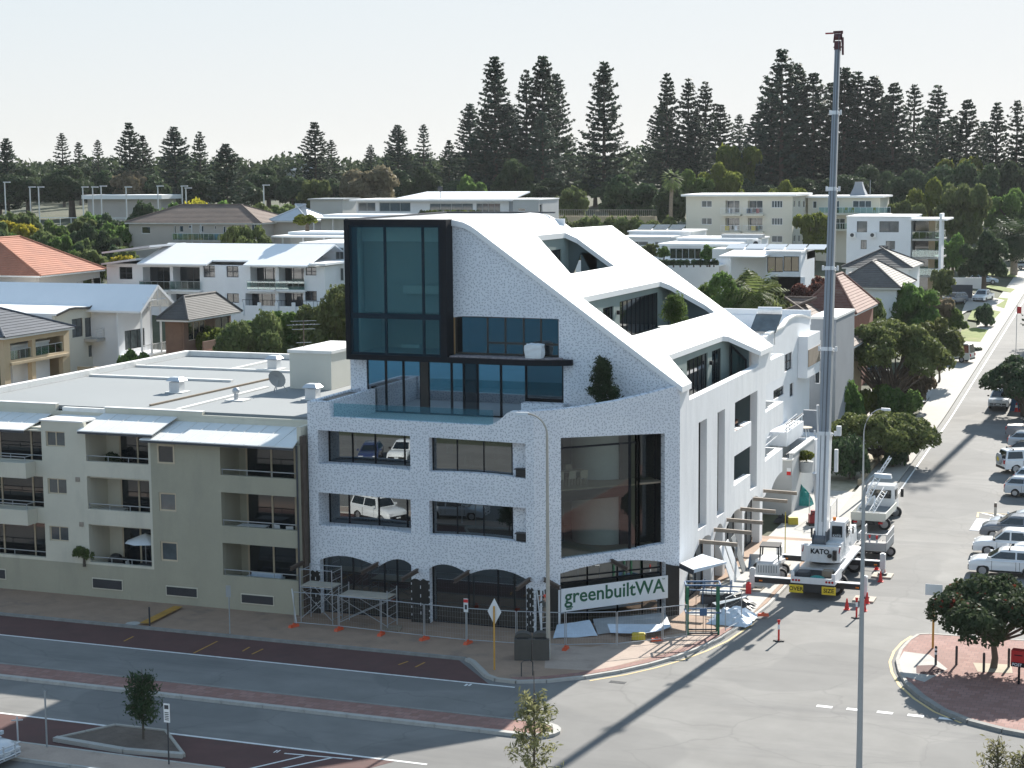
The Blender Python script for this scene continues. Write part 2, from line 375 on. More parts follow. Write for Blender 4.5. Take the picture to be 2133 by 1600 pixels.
mat('lamp_amber', (.7, .2, .01), .3, .05, 3, 10)
mat('rim', (.42, .43, .45), .35, .1, 3, 10, metal=.7)
mat('bark', (.105, .085, .068), .95, .3, 3, 14, bump=.6)
mat('pale_bark', (.24, .2, .16), .95, .25, 3, 14, bump=.5)
leafmat('pine_leaf', (0.029, 0.049, 0.039), (0.071, 0.101, 0.066), 0.30, .25)
leafmat('olive_leaf', (0.065, 0.094, 0.037), (0.186, 0.223, 0.084), 0.40)
leafmat('green_leaf', (0.055, 0.102, 0.030), (0.158, 0.233, 0.065), 0.45)
leafmat('bright_leaf', (.06, .095, .02), (.2, .225, .05), 0.50)
leafmat('dark_leaf', (0.030, 0.054, 0.030), (0.095, 0.130, 0.062), 0.35)
leafmat('brown_leaf', (0.112, 0.102, 0.065), (0.242, 0.196, 0.131), 0.40)
leafmat('gum_leaf', (0.094, 0.102, 0.055), (0.278, 0.260, 0.131), 0.50, 1.2)
leafmat('gold_leaf', (0.186, 0.186, 0.023), (0.465, 0.372, 0.046), 0.50)
leafmat('maroon_leaf', (0.062, 0.023, 0.023), (0.139, 0.054, 0.046), 0.40)
leafmat('red_flower', (.08, .014, .013), (.16, .026, .022), 0.40)
leafmat('melaleuca_leaf', (0.070, 0.096, 0.033), (0.202, 0.222, 0.081), 0.40, .8)
leafmat('palm_leaf', (0.074, 0.121, 0.037), (0.223, 0.278, 0.094), 0.45)
R = random.Random(7)
YS = [float(y) for y in range(96, 120, 4)]+[float(y) for y in range(120, 344, 4)]
def grid(xs, ys, fz):
    mb = MB(); n = len(xs)
    vs = [(x, y, fz(x, y)) for y in ys for x in xs]
    return mb.add(vs, [(j*n+i, j*n+i+1, (j+1)*n+i+1, (j+1)*n+i) for j in range(len(ys)-1) for i in range(n-1)])
gx = [-4000, -1500, -700, -450]+list(range(-400, -115, 15))+[-115]+list(range(-110, -25, 5))+[-25, -15, -5, 10, 40, 90, 160, 400, 1500, 4000]
gy = [22, 32, 60, 96, 112]+list(range(120, 344, 4))+list(range(350, 521, 10))+[600, 900, 1800, 4500]
struct('ground', grid(gx, gy, lambda x, y: T(x, y)-.05), 'ground_earth')
struct('water', grid([-5000, 5000], [-6000, 12], lambda x, y: -1.6), 'sea')
struct('beach', grid([-4000, -600, -200, 200, 600, 4000], [6, 22], lambda x, y: -2.2 if y < 10 else -.06), 'sand')
mb = MB(); mb.add([(-400, 44, 0), (120, 44, 0), (120, 96, 0), (-400, 96, 0)], [(0, 1, 2, 3)])
def kx(y): return -21.9 if y < 118 else (-20.3 if y < 170 else -20.3-.013*(y-170))
RD = [(kx(y) if y > 120 else -22.0, y) for y in YS]
vs = []
for x, y in RD: vs += [(x, y, T(x, y)), (-3.5, y, T(0, y))]
mb.add(vs, [(2*i, 2*i+1, 2*i+3, 2*i+2) for i in range(len(RD)-1)])
road = struct('road', mb, 'asphalt')
mb = MB(); mb.add([(-400, 30, .0), (120, 30, .0), (120, 44, .0), (-400, 44, .0)], [(0, 1, 2, 3)]); struct('car_park', mb, 'asphalt')
def sheet(name, pts, z, m, parent=None):
    mb = MB(); tri = tessellate_polygon([[Vector((p[0], p[1], 0)) for p in pts]])
    mb.add([(p[0], p[1], (z if len(p) < 3 else p[2]+z)) for p in pts], [tuple(t) for t in tri]); return struct(name, mb, m, parent)
def slab(name, pts, z0, z1, m, parent=None):
    mb = MB(); mb.prism([(p[0], p[1]) for p in pts], 'z', z0, z1); return struct(name, mb, m, parent)
# red parking lanes
sheet('parking_lane', [(-160, 80.75), (-31.8, 80.75), (-34.9, 84.3), (-160, 84.3)], .004, 'red_asphalt')
sheet('parking_lane', [(-160, 65.0), (-33.5, 65.0), (-31.5, 68.55), (-160, 68.55)], .004, 'red_asphalt')
# road markings
mk = thing('lane_marking', 'white painted edge lines along the shaded main road', 'marking')
def line(pts, w, m='line_white', z=.009, parent=None, name='painted_line'):
    mb = MB()
    for a, b in zip(pts, pts[1:]):
        a, b = Vector((a[0], a[1], z+(a[2] if len(a) > 2 else 0))), Vector((b[0], b[1], z+(b[2] if len(b) > 2 else 0)))
        d = (b-a); d.z = 0; r = Vector((-d.y, d.x, 0)).normalized()*w/2
        mb.add([a-r, b-r, b+r, a+r], [(0, 1, 2, 3)])
    return mb.build(name, m, parent)
line([(-160, 80.68), (-30.4, 80.68)], .16, parent=mk)
line([(-160, 68.65), (-30, 68.65)], .17, parent=mk)
hm = thing('hatched_marking', 'white chevron lines ending the red parking lane near the young gum tree', 'marking')
for a, b in (((-36.6, 67.9), (-33.4, 68.2)), ((-35.6, 67.9), (-37.2, 65.4)), ((-34.3, 68.1), (-36.4, 65.2))): line([a, b], .12, parent=hm)
gw = thing('give_way_line', 'row of white dashes across the side street mouth', 'marking')
for i in range(6):
    x = -15.6+i*1.44; line([(x, 82.62), (x+.75, 82.60)], .32, parent=gw, name='dash')
by = thing('bay_marking', 'faded yellow bay line and ticks on the red parking lane', 'marking')
p, q = G(403, 1361), G(453, 1336); line([p, q], .1, 'line_amber', parent=by)
for a, b in (((258, 1336), (278, 1326)), ((505, 1357), (520, 1348)), ((525, 1363), (548, 1352)), ((830, 1385), (850, 1378)), ((865, 1390), (885, 1380))):
    a, b = G(*a), G(*b); line([a, b], .1, 'line_amber', parent=by)
mm = thing('parking_mark', 'small white mark on the asphalt beside the red kerb nose', 'marking')
for k in (0, 8): line([G(968+k, 1429), G(974+k, 1425)], .12, parent=mm)
mm = thing('parking_mark', 'small white circle-and-slash mark on the red parking lane', 'marking')
for k in (0, 6): line([G(570+k, 1568), G(578+k, 1563)], .07, parent=mm)
ye = thing('edge_line', 'cream edge line along the left kerb of the side street', 'marking')
line([(kx(y)+.55, y, T(0, y)) for y in YS if y >= 128], .14, 'line_white', .012, ye)
ck = [(-34.5, 84.4), (-34.0, 84.0), (-33.0, 82.7), (-32.4, 81.9), (-31.7, 81.45), (-30.6, 81.4), (-29.2, 82.0), (-27.6, 83.3), (-26.2, 84.9), (-25.1, 86.6), (-24.2, 88.4), (-23.4, 90.6), (-22.8, 93), (-22.3, 97), (-22.0, 101), (-22.0, 120)]
line([(x+.38, y-.3) for x, y in ck[7:14]], .13, 'line_yellow', parent=ye)
rk = [(-6.2, 97.6), (-12.2, 97.3), (-12.75, 97.0), (-13.05, 95.6), (-13.2, 93.6), (-13.1, 91.5), (-12.7, 89.6), (-12.0, 87.4), (-11.0, 85.4), (-9.8, 83.6), (-8.4, 82.3), (-6.8, 81.5), (-5.0, 81.0), (-1, 80.5), (20, 80.4)]
line([(x-.35, y-.12) for x, y in rk[2:11]], .14, 'line_yellow', parent=ye)
# footpaths and kerbs
def kerb(pts, w, h, m, parent, step=1.9, z=0.0):
    for a, b in zip(pts, pts[1:]):
        a, b = Vector((a[0], a[1], 0)), Vector((b[0], b[1], 0)); L = (b-a).length; n = max(1, round(L/step)); d = (b-a)/n; me = None
        ang = math.atan2(d.y, d.x)
        for i in range(n):
            if me is None:
                mb = MB(); l = d.length; g = .012
                mb.hexa([(g, -w/2, 0), (l-g, -w/2, 0), (l-g, w/2, 0), (g, w/2, 0), (g, -w/2+.03, h), (l-g, -w/2+.03, h), (l-g, w/2, h), (g, w/2, h)]); me = mb.mesh('kerb_stone', m)
            o = bpy.data.objects.new('kerb_stone', me); COL.objects.link(o); o.parent = parent
            p = a+d*i; o.location = Vector((p.x, p.y, z))-wloc(parent); o.rotation_euler = (0, 0, ang)
fp = slab('footpath', [(-160, 84.45), (-34.5, 84.55)]+[(x-.16, y+.16) for x, y in ck[1:-1]]+[(-22.2, 119.9), (-160, 119.9)], -.04, .12, 'footpath')
kerb([(-75, 84.38), (-34.6, 84.46)], .2, .145, 'dark_kerb', fp, 2.0)
kerb([(-34.5, 84.4)]+ck[1:6], .3, .15, 'pale_concrete', fp, .9)
kerb(ck[5:14], .22, .145, 'concrete', fp, 1.5)
kerb(ck[13:], .22, .145, 'concrete', fp, 2.)
mb = MB(); mb.add([(x, y, .125) for x, y in ((-27.3, 84.4), (-25.3, 88), (-23.2, 93.2), (-24.5, 93.6), (-29, 88.6), (-31.5, 88.4), (-30, 84.0))], [tuple(range(7))]); struct('corner_paving', mb, 'pale_paving', fp)
mb = MB()
for k in range(5, 13):
    (x0, y0), (x1, y1) = ck[k], ck[k+1]; mb.add([(x0-.15, y0+.15, .13), (x1-.15, y1+.15, .13), (x1-.55, y1+.45, .13), (x0-.55, y0+.45, .13)], [(0, 1, 2, 3)])
struct('brick_edging', mb, 'pink_paving', fp)
mb = MB(); mb.hexa([(-25.9, 97, .124), (-22.4, 97, .124), (-22.4, 119, .124), (-25.9, 119, .124), (-25.9, 97, .14), (-22.4, 97, .14), (-22.4, 119, .14), (-25.9, 119, .14)]); struct('concrete_apron', mb, 'concrete', fp)
tp = tag(line([G(300, 1303, .12), G(372, 1267, .12)], .62, 'line_amber', .126, None, 'tactile_strip'), 'worn amber strip painted across the shaded footpath', 'marking')
# side street footpath, following the slope
mb = MB(); Y2 = [y for y in YS if y >= 120]
vs = []
for y in Y2:
    k = kx(y); z = T(-20, y); vs += [(k-.02, y, z-.02), (k-.02, y, z+.13), (k-.3, y, z+.14), (k-2.6-(0.6 if y > 180 else 0), y, z+.15), (k-2.7-(.6 if y > 180 else 0), y, z-.2)]
mb.add(vs, [(5*i+j, 5*i+j+1, 5*i+j+6, 5*i+j+5) for i in range(len(Y2)-1) for j in range(4)]); struct('side_footpath', mb, 'pale_concrete')
mb = MB(); vs = []
for y in Y2: vs += [(kx(y)+.03, y, T(0, y)+.008), (kx(y)+.4, y, T(0, y)+.008)]
mb.add(vs, [(2*i, 2*i+1, 2*i+3, 2*i+2) for i in range(len(Y2)-1)]); struct('gutter', mb, 'dark_kerb')
def verge(name, pts, m, dz=.16): return sheet(name, [(p.x, p.y, T(p.x, p.y)) for p in pts], dz, m)
verge('lawn', [GT(*q) for q in ((1992, 712), (2042, 715), (2058, 690), (2030, 685), (2003, 690))], 'lawn')
verge('lawn', [GT(*q) for q in ((2015, 668), (2065, 674), (2085, 652), (2030, 640))], 'lawn')
verge('lawn', [GT(*q) for q in ((2020, 618), (2045, 628), (2045, 615))], 'lawn')
verge('lawn', [GT(*q) for q in ((2075, 640), (2092, 645), (2100, 624), (2080, 622))], 'lawn')
verge('lawn', [GT(*q) for q in ((2050, 600), (2105, 612), (2115, 604), (2062, 596))], 'lawn')
verge('lawn', [GT(*q) for q in ((2055, 575), (2118, 580), (2112, 568), (2060, 566))], 'lawn')
verge('driveway', [GT(*q) for q in ((1930, 790), (1965, 780), (1930, 840), (1880, 850))], 'concrete', .17)
verge('driveway', [GT(*q) for q in ((1760, 930), (1790, 820), (1850, 800), (1900, 840), (1800, 880))], 'pale_concrete', .1)
verge('driveway', [GT(*q) for q in ((2000, 660), (2015, 650), (2075, 640), (2095, 628), (2020, 612))], 'pale_concrete', .15)
# median
md = slab('median_strip', [(-160, 73.75), (-27.2, 73.75), (-26.2, 74.1), (-25.9, 74.6), (-26.2, 75.1), (-27.2, 75.4), (-160, 75.4)], -.04, .13, 'pink_paving')
kerb([(-70, 73.62), (-27.2, 73.62)], .34, .15, 'concrete', md, 2.3)
kerb([(-27.2, 75.5), (-70, 75.5)], .22, .15, 'dark_kerb', md, 2.3)
mb = MB()
for k in range(8):
    a0, a1 = -math.pi/2+k*math.pi/8, -math.pi/2+(k+1)*math.pi/8
    P = lambda a, r: (-27.2+r*math.cos(a)*1.2, 74.55+r*math.sin(a))
    i0, i1, o0, o1 = P(a0, .78), P(a1, .78), P(a0, 1.1), P(a1, 1.1)
    mb.hexa([i0+(0,), o0+(0,), o1+(0,), i1+(0,), i0+(.155,), o0+(.14,), o1+(.14,), i1+(.155,)])
mb.build('kerb_end', 'concrete', md)
# tree island and near footpath
IS = [G(115, 1543), G(240, 1515), G(345, 1527), G(383, 1578), G(260, 1568)]
il = slab('tree_island', [(p.x, p.y) for p in IS], -.03, .10, 'mulch')
kerb([(p.x, p.y) for p in (IS[0], IS[1], IS[2], IS[3])], .16, .16, 'pale_concrete', il, 1.6)
kerb([(p.x, p.y) for p in (IS[3], IS[4], IS[0])], .34, .2, 'concrete', il, 2.0)
nf = slab('near_footpath', [(-160, 63.2), (-36, 63.2), (-34, 65.0), (-160, 65.0)], -.03, .1, 'pale_paving')
kerb([(-62, 65.05), (-38, 65.05)], .16, .115, 'concrete', nf, 2.2); kerb([(-62, 63.15), (-38, 63.15)], .16, .13, 'concrete', nf, 2.2)
sheet('verge', [(-40, 60), (-26, 60), (-24.5, 66.2), (-28, 67.2), (-33, 66)], .02, 'sand')
# right hand corner island
ri = slab('corner_island', [(x, y) for x, y in rk]+[(20, 97.6)], -.03, .12, 'pink_paving')
kerb(rk[:8], .2, .14, 'pale_concrete', ri, 1.2); kerb(rk[7:], .36, .17, 'dark_kerb', ri, 1.5)
sheet('concrete_ramp', [(-13.0, 93.2), (-11.6, 93.0), (-10.4, 90.6), (-11.2, 87.9), (-12.4, 88.6), (-13.0, 91)], .126, 'concrete', ri)
sheet('paving_patch', [(-12.0, 90.7), (-11.2, 91.1), (-10.5, 90.3), (-10.9, 89.2), (-11.8, 89.3)], .131, 'red_asphalt', ri)
sheet('tree_pit', [(-9.3, 92.2), (-7.4, 92.5), (-7.2, 90.9), (-8.9, 90.6)], .128, 'sand', ri)
# parking apron on the right
ps = thing('parking_marking', 'cream hatched no-parking panel beside the pale concrete pad', 'marking')
for k in range(9):
    x = -13+k*.9; line([(x, 131.9, T(0, 132)), (x+1.6, 130.6, T(0, 131))], .22, 'line_white', .012, ps)
line([(-13.2, 131.9, T(0, 132)), (-4, 131.9, T(0, 132))], .14, 'line_yellow', .014, ps); line([(-13.2, 131.9, T(0, 132)), (-13.1, 130.4, T(0, 130.4))], .14, 'line_yellow', .014, ps)
mb = MB(); mb.hexa([(-13.2, 126.2, .0), (-4, 126.2, .0), (-4, 130.2, .0), (-13.1, 130.2, .0), (-13.2, 126.2, .16), (-4, 126.2, .16), (-4, 130.2, .26), (-13.1, 130.2, .26)]); struct('concrete_pad', mb, 'white_render')

mb = MB(); vs = []
for y in (119.92, 124., 128., 132., 136.): vs += [(-26.2, y, T(-26, y)+.1), (-22.0, y, T(-22, y)+.1)]
mb.add(vs, [(2*i, 2*i+1, 2*i+3, 2*i+2) for i in range(4)]); struct('site_ground', mb, 'concrete')
mb = MB(); vs = []
for y in [float(v) for v in range(132, 172, 4)]: vs += [(-34, y, T(-34, y)+.03), (-23.2, y, T(-23.2, y)+.06)]
mb.add(vs, [(2*i, 2*i+1, 2*i+3, 2*i+2) for i in range(9)]); struct('front_garden', mb, 'sand')
B = thing('curved_roof_building', 'white speckled corner building with steep folded white roof and black glass box', 'building', (-36, 100, .1))
def arc(p, q, c, n=8):                                     # quadratic curve p to q by control c
    return [((1-t)**2*p[0]+2*t*(1-t)*c[0]+t*t*q[0], (1-t)**2*p[1]+2*t*(1-t)*c[1]+t*t*q[1]) for t in [i/n for i in range(n+1)]]
def rect(a, b, c, d): return [(a, b), (c, b), (c, d), (a, d)]
FY = 90.4
yface = lambda Y: (lambda u, v, w: (u, Y+w, v))
xface = lambda X: (lambda u, v, w: (X-w, u, v))
# ---- front wall with arches and window openings
low = [(-46.7, .1), (-46.1, .1)]+arc((-46.1, 3.3), (-42.4, 3.17), (-44.6, 4.05))+arc((-42.38, 3.17), (-40.3, 3.42), (-41.1, 4.1))+[(-40.3, .1), (-39.2, .1)]+arc((-39.2, 3.3), (-36.8, 3.14), (-38.2, 4.0))+arc((-36.78, 3.14), (-33.35, 3.14), (-35.1, 3.98))+[(-33.35, .1), (-32.85, .1)]
top = [(-32.85, 12.56), (-34.2, 12.5)]+arc((-34.4, 12.4), (-35.6, 11.66), (-35.1, 11.68), 4)+[(-45.2, 11.74), (-45.3, 12.6), (-46.7, 12.56)]
WN = [(-46.06, 8.91, -40.26, 10.9), (-39.1, 8.83, -33.33, 10.8), (-46.1, 5.29, -40.28, 7.26), (-39.14, 5.21, -33.33, 7.19)]
def sillrect(a, b, c, d): return [(a, b+.05)]+[(a+(c-a)*t, b+.05+.09*math.sin(math.pi*t)-.07*t) for t in (.2, .4, .6, .8)]+[(c, b-.04), (c, d-.05), (a, d+.03)]
mb = MB(); mb.plate(low+top, [sillrect(*w) for w in WN], yface(FY), .45); mb.build('front_wall', 'speckled_render', B)
def window(parent, kind, c, u0, z0, u1, z1, cols=1, rows=1, fm='black_metal', gm='dark_glass', fw=.07, inset=.12, d=.07, name='window', us=None):
    P = (lambda u, z, w: (u, c+w, z)) if kind == 'y' else (lambda u, z, w: (c-w, u, z))
    def bx(mb, a, b, e, f, w0, w1):
        p, q = P(a, b, w0), P(e, f, w1); mb.box(min(p[0], q[0]), min(p[1], q[1]), b, max(p[0], q[0]), max(p[1], q[1]), f)
    mb = MB(); bx(mb, u0, z0, u1, z0+fw, inset, inset+d); bx(mb, u0, z1-fw, u1, z1, inset, inset+d); bx(mb, u0, z0+fw, u0+fw, z1-fw, inset, inset+d); bx(mb, u1-fw, z0+fw, u1, z1-fw, inset, inset+d)
    us = us or [u0+(u1-u0)*i/cols for i in range(1, cols)]
    for u in us: bx(mb, u-fw/2, z0+fw, u+fw/2, z1-fw, inset-.004, inset+d-.006)
    for i in range(1, rows): z = z0+(z1-z0)*i/rows; bx(mb, u0+fw, z-fw/2, u1-fw, z+fw/2, inset+.004, inset+d-.01)
    f = mb.build(name, fm, parent)
    e = [u0]+list(us)+[u1]
    for a, b in zip(e, e[1:]):
        mb = MB(); bx(mb, a+.01, z0+.01, b-.01, z1-.01, inset+d*.5, inset+d*.5+.02); mb.build('pane', gm, f)
    return f
for i, (a, b, c, d) in enumerate(WN):
    dep = 1.35 if i in (0, 2) else .5
    mb = MB(); e = .09
    if dep > .5:
        for q in ((a-e, b-.1, a, d+.1), (c, b-.1, c+e, d+.1), (a, b-.2, c, b-.02), (a, d+.04, c, d+.2)): mb.box(q[0], FY+.45, q[1], q[2], FY+dep+.1, q[3])
        mb.build('window_reveal', 'speckled_render', B)
        us = [a+1.55, a+3.0, a+4.85] if i == 0 else [a+1.3, a+3.2, a+5.0]
        window(B, 'y', FY+dep, a, b-.1, c, d+.05, us=us, gm='facade_glass', inset=0, fw=.09)
    else:
        window(B, 'y', FY+dep, a, b-.1, c-.95, d+.05, us=[a+1.5, a+3.1], gm='facade_glass', inset=0, fw=.06)
        mb = MB(); mb.box(c-.95, FY+dep+.02, b-.2, c+.1, FY+dep+.3, d+.2); mb.build('inner_pier', 'speckled_render', B)
        mb = MB(); mb.box(c-.62, FY+.1, b+.02, c-.04, FY+.48, b+.42); mb.box(c-.7, FY+.06, b+.42, c-.03, FY+.49, b+.47); mb.build('condenser_unit', 'black_plastic', B)
# ground floor glazing behind the arches, and pier cladding
for a, b, us in ((-46.1, -40.3, [-44.2, -42.2, -41.4]), (-39.2, -33.35, [-37.0, -35.2])):
    window(B, 'y', FY, a, .12, b, 4.0, us=us, gm='facade_glass', inset=.47, fw=.08)
for a, b in ((-46.72, -46.08), (-40.33, -39.17), (-33.32, -32.9)):
    n = 6; mb = MB(); mb.plate([(a, .12), (b, .12)]+[(b-(b-a)*i/n, 2.62+.07*math.sin(i*2.3+a)) for i in range(n+1)], [], yface(FY-.03), .028); mb.build('pier_cladding', 'black_sheet', B)
    mb = MB()
    for k in range(5): mb.box(a+.02, FY-.045, .5+k*.45, a+.06, FY-.032, .62+k*.45)
    for k in range(4): mb.box((a+b)/2, FY-.045, .6+k*.5, (a+b)/2+.04, FY-.032, .78+k*.5)
    for k in range(6): mb.box(b-.05, FY-.045, .4+k*.4, b, FY-.032, .5+k*.4)
    mb.build('fixing_strip', 'white_render', B)
# ---- chamfered corner wall
C1 = Vector((-32.85, FY, 0)); C2 = Vector((-26.3, 96.8, 0)); LU = (C2-C1).length; DU = (C2-C1)/LU; DN = Vector((-DU.y, DU.x, 0))
cham = lambda u, v, w: tuple(C1+DU*u+DN*w+Vector((0, 0, v)))
cl = [(0, .1), (1.58, .1)]+arc((1.58, 3.32), (8.25, 3.3), (5.4, 4.05), 10)+[(8.25, .1), (LU, .1), (LU, 13.5), (.78*LU, 13.12), (.55*LU, 12.82), (.3*LU, 12.62), (.12*LU, 12.56), (0, 12.56)]
cw = [(1.65, 4.14), (6.2, 4.26), (7.2, 4.36), (8.18, 4.42), (8.18, 10.78), (1.65, 10.97)]
mb = MB(); mb.plate(cl, [cw], cham, .45); mb.build('corner_wall', 'speckled_render', B)
mb = MB(); mb.plate([(8.26, .12), (LU-.02, .12), (LU-.02, 3.0), (8.8, 3.06), (8.26, 3.22)], [], lambda u, v, w: cham(u, v, w-.03), .028); mb.build('pier_cladding', 'black_sheet', B)
mb = MB(); mb.plate([(.1, .12), (1.42, .12), (1.44, 2.6), (1.0, 2.72), (.55, 2.45), (.12, 2.55)], [], lambda u, v, w: cham(u, v, w-.03), .028); mb.build('pier_cladding', 'black_sheet', B)
mb = MB()
for u in (.32, 1.44): mb.plate(rect(u, .12, u+.12, 2.7), [], lambda a, v, w: cham(a, v, w-.045), .012)
mb.build('fixing_strip', 'white_render', B)
def cwin(u0, u1, z0, z1, w0, w1, gm='facade_glass', top=True, mid=None):
    def bars(mb, a, b, wa, wb): mb.bar(cham(a, (b[0]), wa), cham(b[1], b[2], wb), .09)
    mb = MB()
    for z in (z0, z1)+((mid,) if mid else ()): mb.bar(cham(u0, z, w0), cham(u1, z, w1), .1)
    mb.bar(cham(u0, z0, w0), cham(u0, z1, w0), .08); mb.bar(cham(u1, z0, w1), cham(u1, z1, w1), .08)
    f = mb.build('corner_window', 'black_metal', B)
    mb = MB(); a, b, c, d = cham(u0, z0, w0), cham(u1, z0, w1), cham(u1, z1, w1), cham(u0, z1, w0); mb.add([a, b, c, d], [(0, 1, 2, 3)]); mb.build('pane', gm, f)
cwin(1.68, 6.05, 4.1, 10.95, .28, .28, 'corner_glass', mid=10.35)
prev = (6.12, .28)
for k in range(1, 5):
    t = k/4; cur = (6.12+1.0*math.sin(t*math.pi/2), .28+1.05*(1-math.cos(t*math.pi/2))); cwin(prev[0], cur[0], 4.1, 10.95, prev[1], cur[1], 'corner_glass', mid=10.35 if k == 1 else None); prev = cur
cwin(7.16, 8.3, 4.1, 10.95, 1.36, 1.36, 'corner_glass')
mb = MB()
mb.plate([(1.6, 7.3), (6.1, 7.3), (6.1, 7.85), (1.6, 7.85)], [], lambda u, v, w: cham(u, v, w+.34), .25); mb.build('slab_band', 'black_metal', B)
for z in (4.0, 7.82):
    mb = MB(); mb.plate([(.6, z), (8.4, z), (8.4, z+.1), (.6, z+.1)], [], lambda u, v, w: cham(u, v, w+.62), 6.0); mb.build('interior_floor', 'timber_floor', B)
mb = MB(); pc = Vector(cham(6.15, 0, 4.0)); mb.cyl(pc.x, pc.y, 4.1, 11.0, 1.75, 28); mb.build('curved_core', 'interior_pale', B, True)
mb = MB(); mb.plate([(.3, 3.9), (8.8, 3.9), (8.8, 11.1), (.3, 11.1)], [], lambda u, v, w: cham(u, v, w+6.3), .2)
mb.plate([(.3, 3.9), (6.3, 3.9), (6.3, 11.1), (.3, 11.1)], [], lambda u, v, w: cham(.6-w, v, u+.5), .1); mb.build('interior_wall', 'interior_grey', B)
mb = MB(); mb.plate([(6.4, 3.95), (8.75, 3.95), (8.75, 11.1), (6.4, 11.1)], [], lambda u, v, w: cham(u, v, w+2.15), .1); mb.plate([(.75, 3.95), (6.6, 3.95), (6.6, 11.1), (.75, 11.1)], [], lambda u, v, w: cham(8.7+w, v, u+.2), .08); mb.build('light_blocking_screen', 'interior_dark', B)  # dark screens added to keep leaked light out of the right panes
# glazing under the corner arch
for u0, u1 in ((1.6, 3.5), (3.5, 5.4), (5.4, 7.0), (7.0, 8.2)): cwin(u0, u1, .15, 3.9, .5, .5)
mb = MB()
for z in (2.65, 2.95): mb.bar(cham(1.6, z, .47), cham(8.2, z, .47), .07)
mb.build('transom', 'black_metal', B)
# ---- side wall
ho = [rect(101, 4.22, 102.98, 10.73), rect(105.6, 4.14, 107.5, 10.72),
      [(110.1, 8.9), (114.83, 8.9), (114.83, 7.28), (110.02, 7.29), (110, 5.36), (114.7, 5.35), (114.7, 4.24), (116.6, 4.22), (116.6, 10.77), (110.15, 10.75)]]
sb = [(96.8, .1), (98.0, .1)]+arc((98.0, 1.6), (104.1, 3.3), (101.4, 4.3))+[(104.15, .1), (104.9, .1)]+arc((104.9, 2.9), (107.1, 3.3), (106.0, 4.15), 6)+[(107.1, .1), (107.7, .1)]+arc((107.7, 2.9), (112.4, 3.3), (110.6, 4.2))+[(112.4, .1), (113.0, .1)]+arc((113.0, 3.0), (117.6, 3.2), (115.6, 4.15))+[(117.6, .1), (118.4, .1), (118.45, 3.1)]+arc((119.2, 3.05), (121, 3.0), (120.2, 3.6), 5)+arc((121.1, 3.0), (124.9, 3.86), (122.2, 3.9), 6)
sb += [(124.9, 5.56), (119.15, 5.5), (119.15, 7.39), (125, 7.38), (125, 8.95), (119.15, 8.91), (119.15, 10.82), (125.1, 10.79), (125.1, 12.36), (120.65, 12.38), (120.65, 13.47), (116.85, 13.47), (116.85, 12.5), (116.2, 12.36), (98.85, 12.36), (98.75, 13.52), (96.8, 13.52)]
mb = MB(); mb.plate(sb, ho, xface(-26.3), .5); mb.build('side_wall', 'side_render', B)
for y0, y1, z0, z1 in ((101, 102.98, 4.3, 10.7), (105.6, 107.5, 4.2, 10.7)):
    window(B, 'x', -26.3, y0, z0, y1, z1, gm='black_glass', inset=.42, fw=.06, rows=3)
window(B, 'x', -27.9, 109.9, 7.7, 116.7, 10.7, cols=3, gm='black_glass', inset=.3); window(B, 'x', -27.9, 109.9, 4.2, 116.7, 7.2, cols=3, gm='black_glass', inset=.3)
mb = MB()
for z in (7.28, 4.2): mb.box(-28.3, 109.6, z, -26.83, 117, z+.25)
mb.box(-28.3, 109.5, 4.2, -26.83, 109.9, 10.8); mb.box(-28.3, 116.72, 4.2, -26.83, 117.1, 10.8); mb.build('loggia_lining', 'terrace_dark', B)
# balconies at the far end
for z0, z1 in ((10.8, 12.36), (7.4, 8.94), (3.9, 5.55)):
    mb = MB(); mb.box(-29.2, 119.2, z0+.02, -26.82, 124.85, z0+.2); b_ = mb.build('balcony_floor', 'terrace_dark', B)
    mb = MB(); mb.box(-29.3, 124.75, z0+.03, -26.82, 125.0, z1); mb.build('balcony_parapet', 'side_render', B)
mb = MB(); mb.box(-33, 119.05, 3.2, -26.82, 119.2, 13); mb.build('end_wall', 'white_render', B)
# shop fronts along the side arches
for y0, y1 in ((98.0, 104.1), (104.9, 107.1), (107.7, 112.4), (113.0, 117.6)): window(B, 'x', -26.3, y0, .12, y1, 3.8, cols=max(1, round((y1-y0)/1.5)), gm='grey_glass', inset=.55, fw=.09)
# ---- steep roof with three cut-out terraces
SL = (22.06-13.47)/(38.48-26.3)
zr = lambda x: 13.47+SL*(-26.3-x)
O1 = [(-37.7, 104.6), (-34.6, 102.0), (-34.55, 110.8), (-37.1, 110.7), (-37.65, 109.9)]
O2 = [(-32.9, 99.0), (-29.8, 99.0), (-29.6, 117.9), (-30.3, 117.9), (-32.3, 116.3), (-32.75, 115.4)]
ro = [(-38.48, 96.65), (-26.13, 96.65), (-26.13, 98.7), (-28.03, 100.5), (-27.95, 113.4), (-27.8, 114.3), (-26.13, 116.7), (-26.13, 120.6), (-37.8, 120.6), (-37.98, 112.1), (-38.48, 112.1)]
mb = MB(); mb.plate(ro, [O1, O2], lambda u, v, w: (u, v, zr(u)+.06-w), .34); mb.build('sloping_roof', 'white_roof', B)
cur = [(-38.48, zr(-38.48)+.06), (-38.9, 22.4), (-39.4, 22.64), (-40.0, 22.77), (-40.6, 22.8)]
mb = MB()
for (x0, z0), (x1, z1) in zip(cur, cur[1:]): mb.hexa([(x0, 96.65, z0-.34), (x0, 111.6, z0-.34), (x1, 111.6, z1-.34), (x1, 96.65, z1-.34), (x0, 96.65, z0), (x0, 111.6, z0), (x1, 111.6, z1), (x1, 96.65, z1)])
mb.build('curved_ridge', 'white_roof', B, True)
mb = MB(); mb.box(-46.7, 96.0, 22.5, -40.62, 111.6, 22.74); mb.build('flat_roof', 'grey_wall', B)
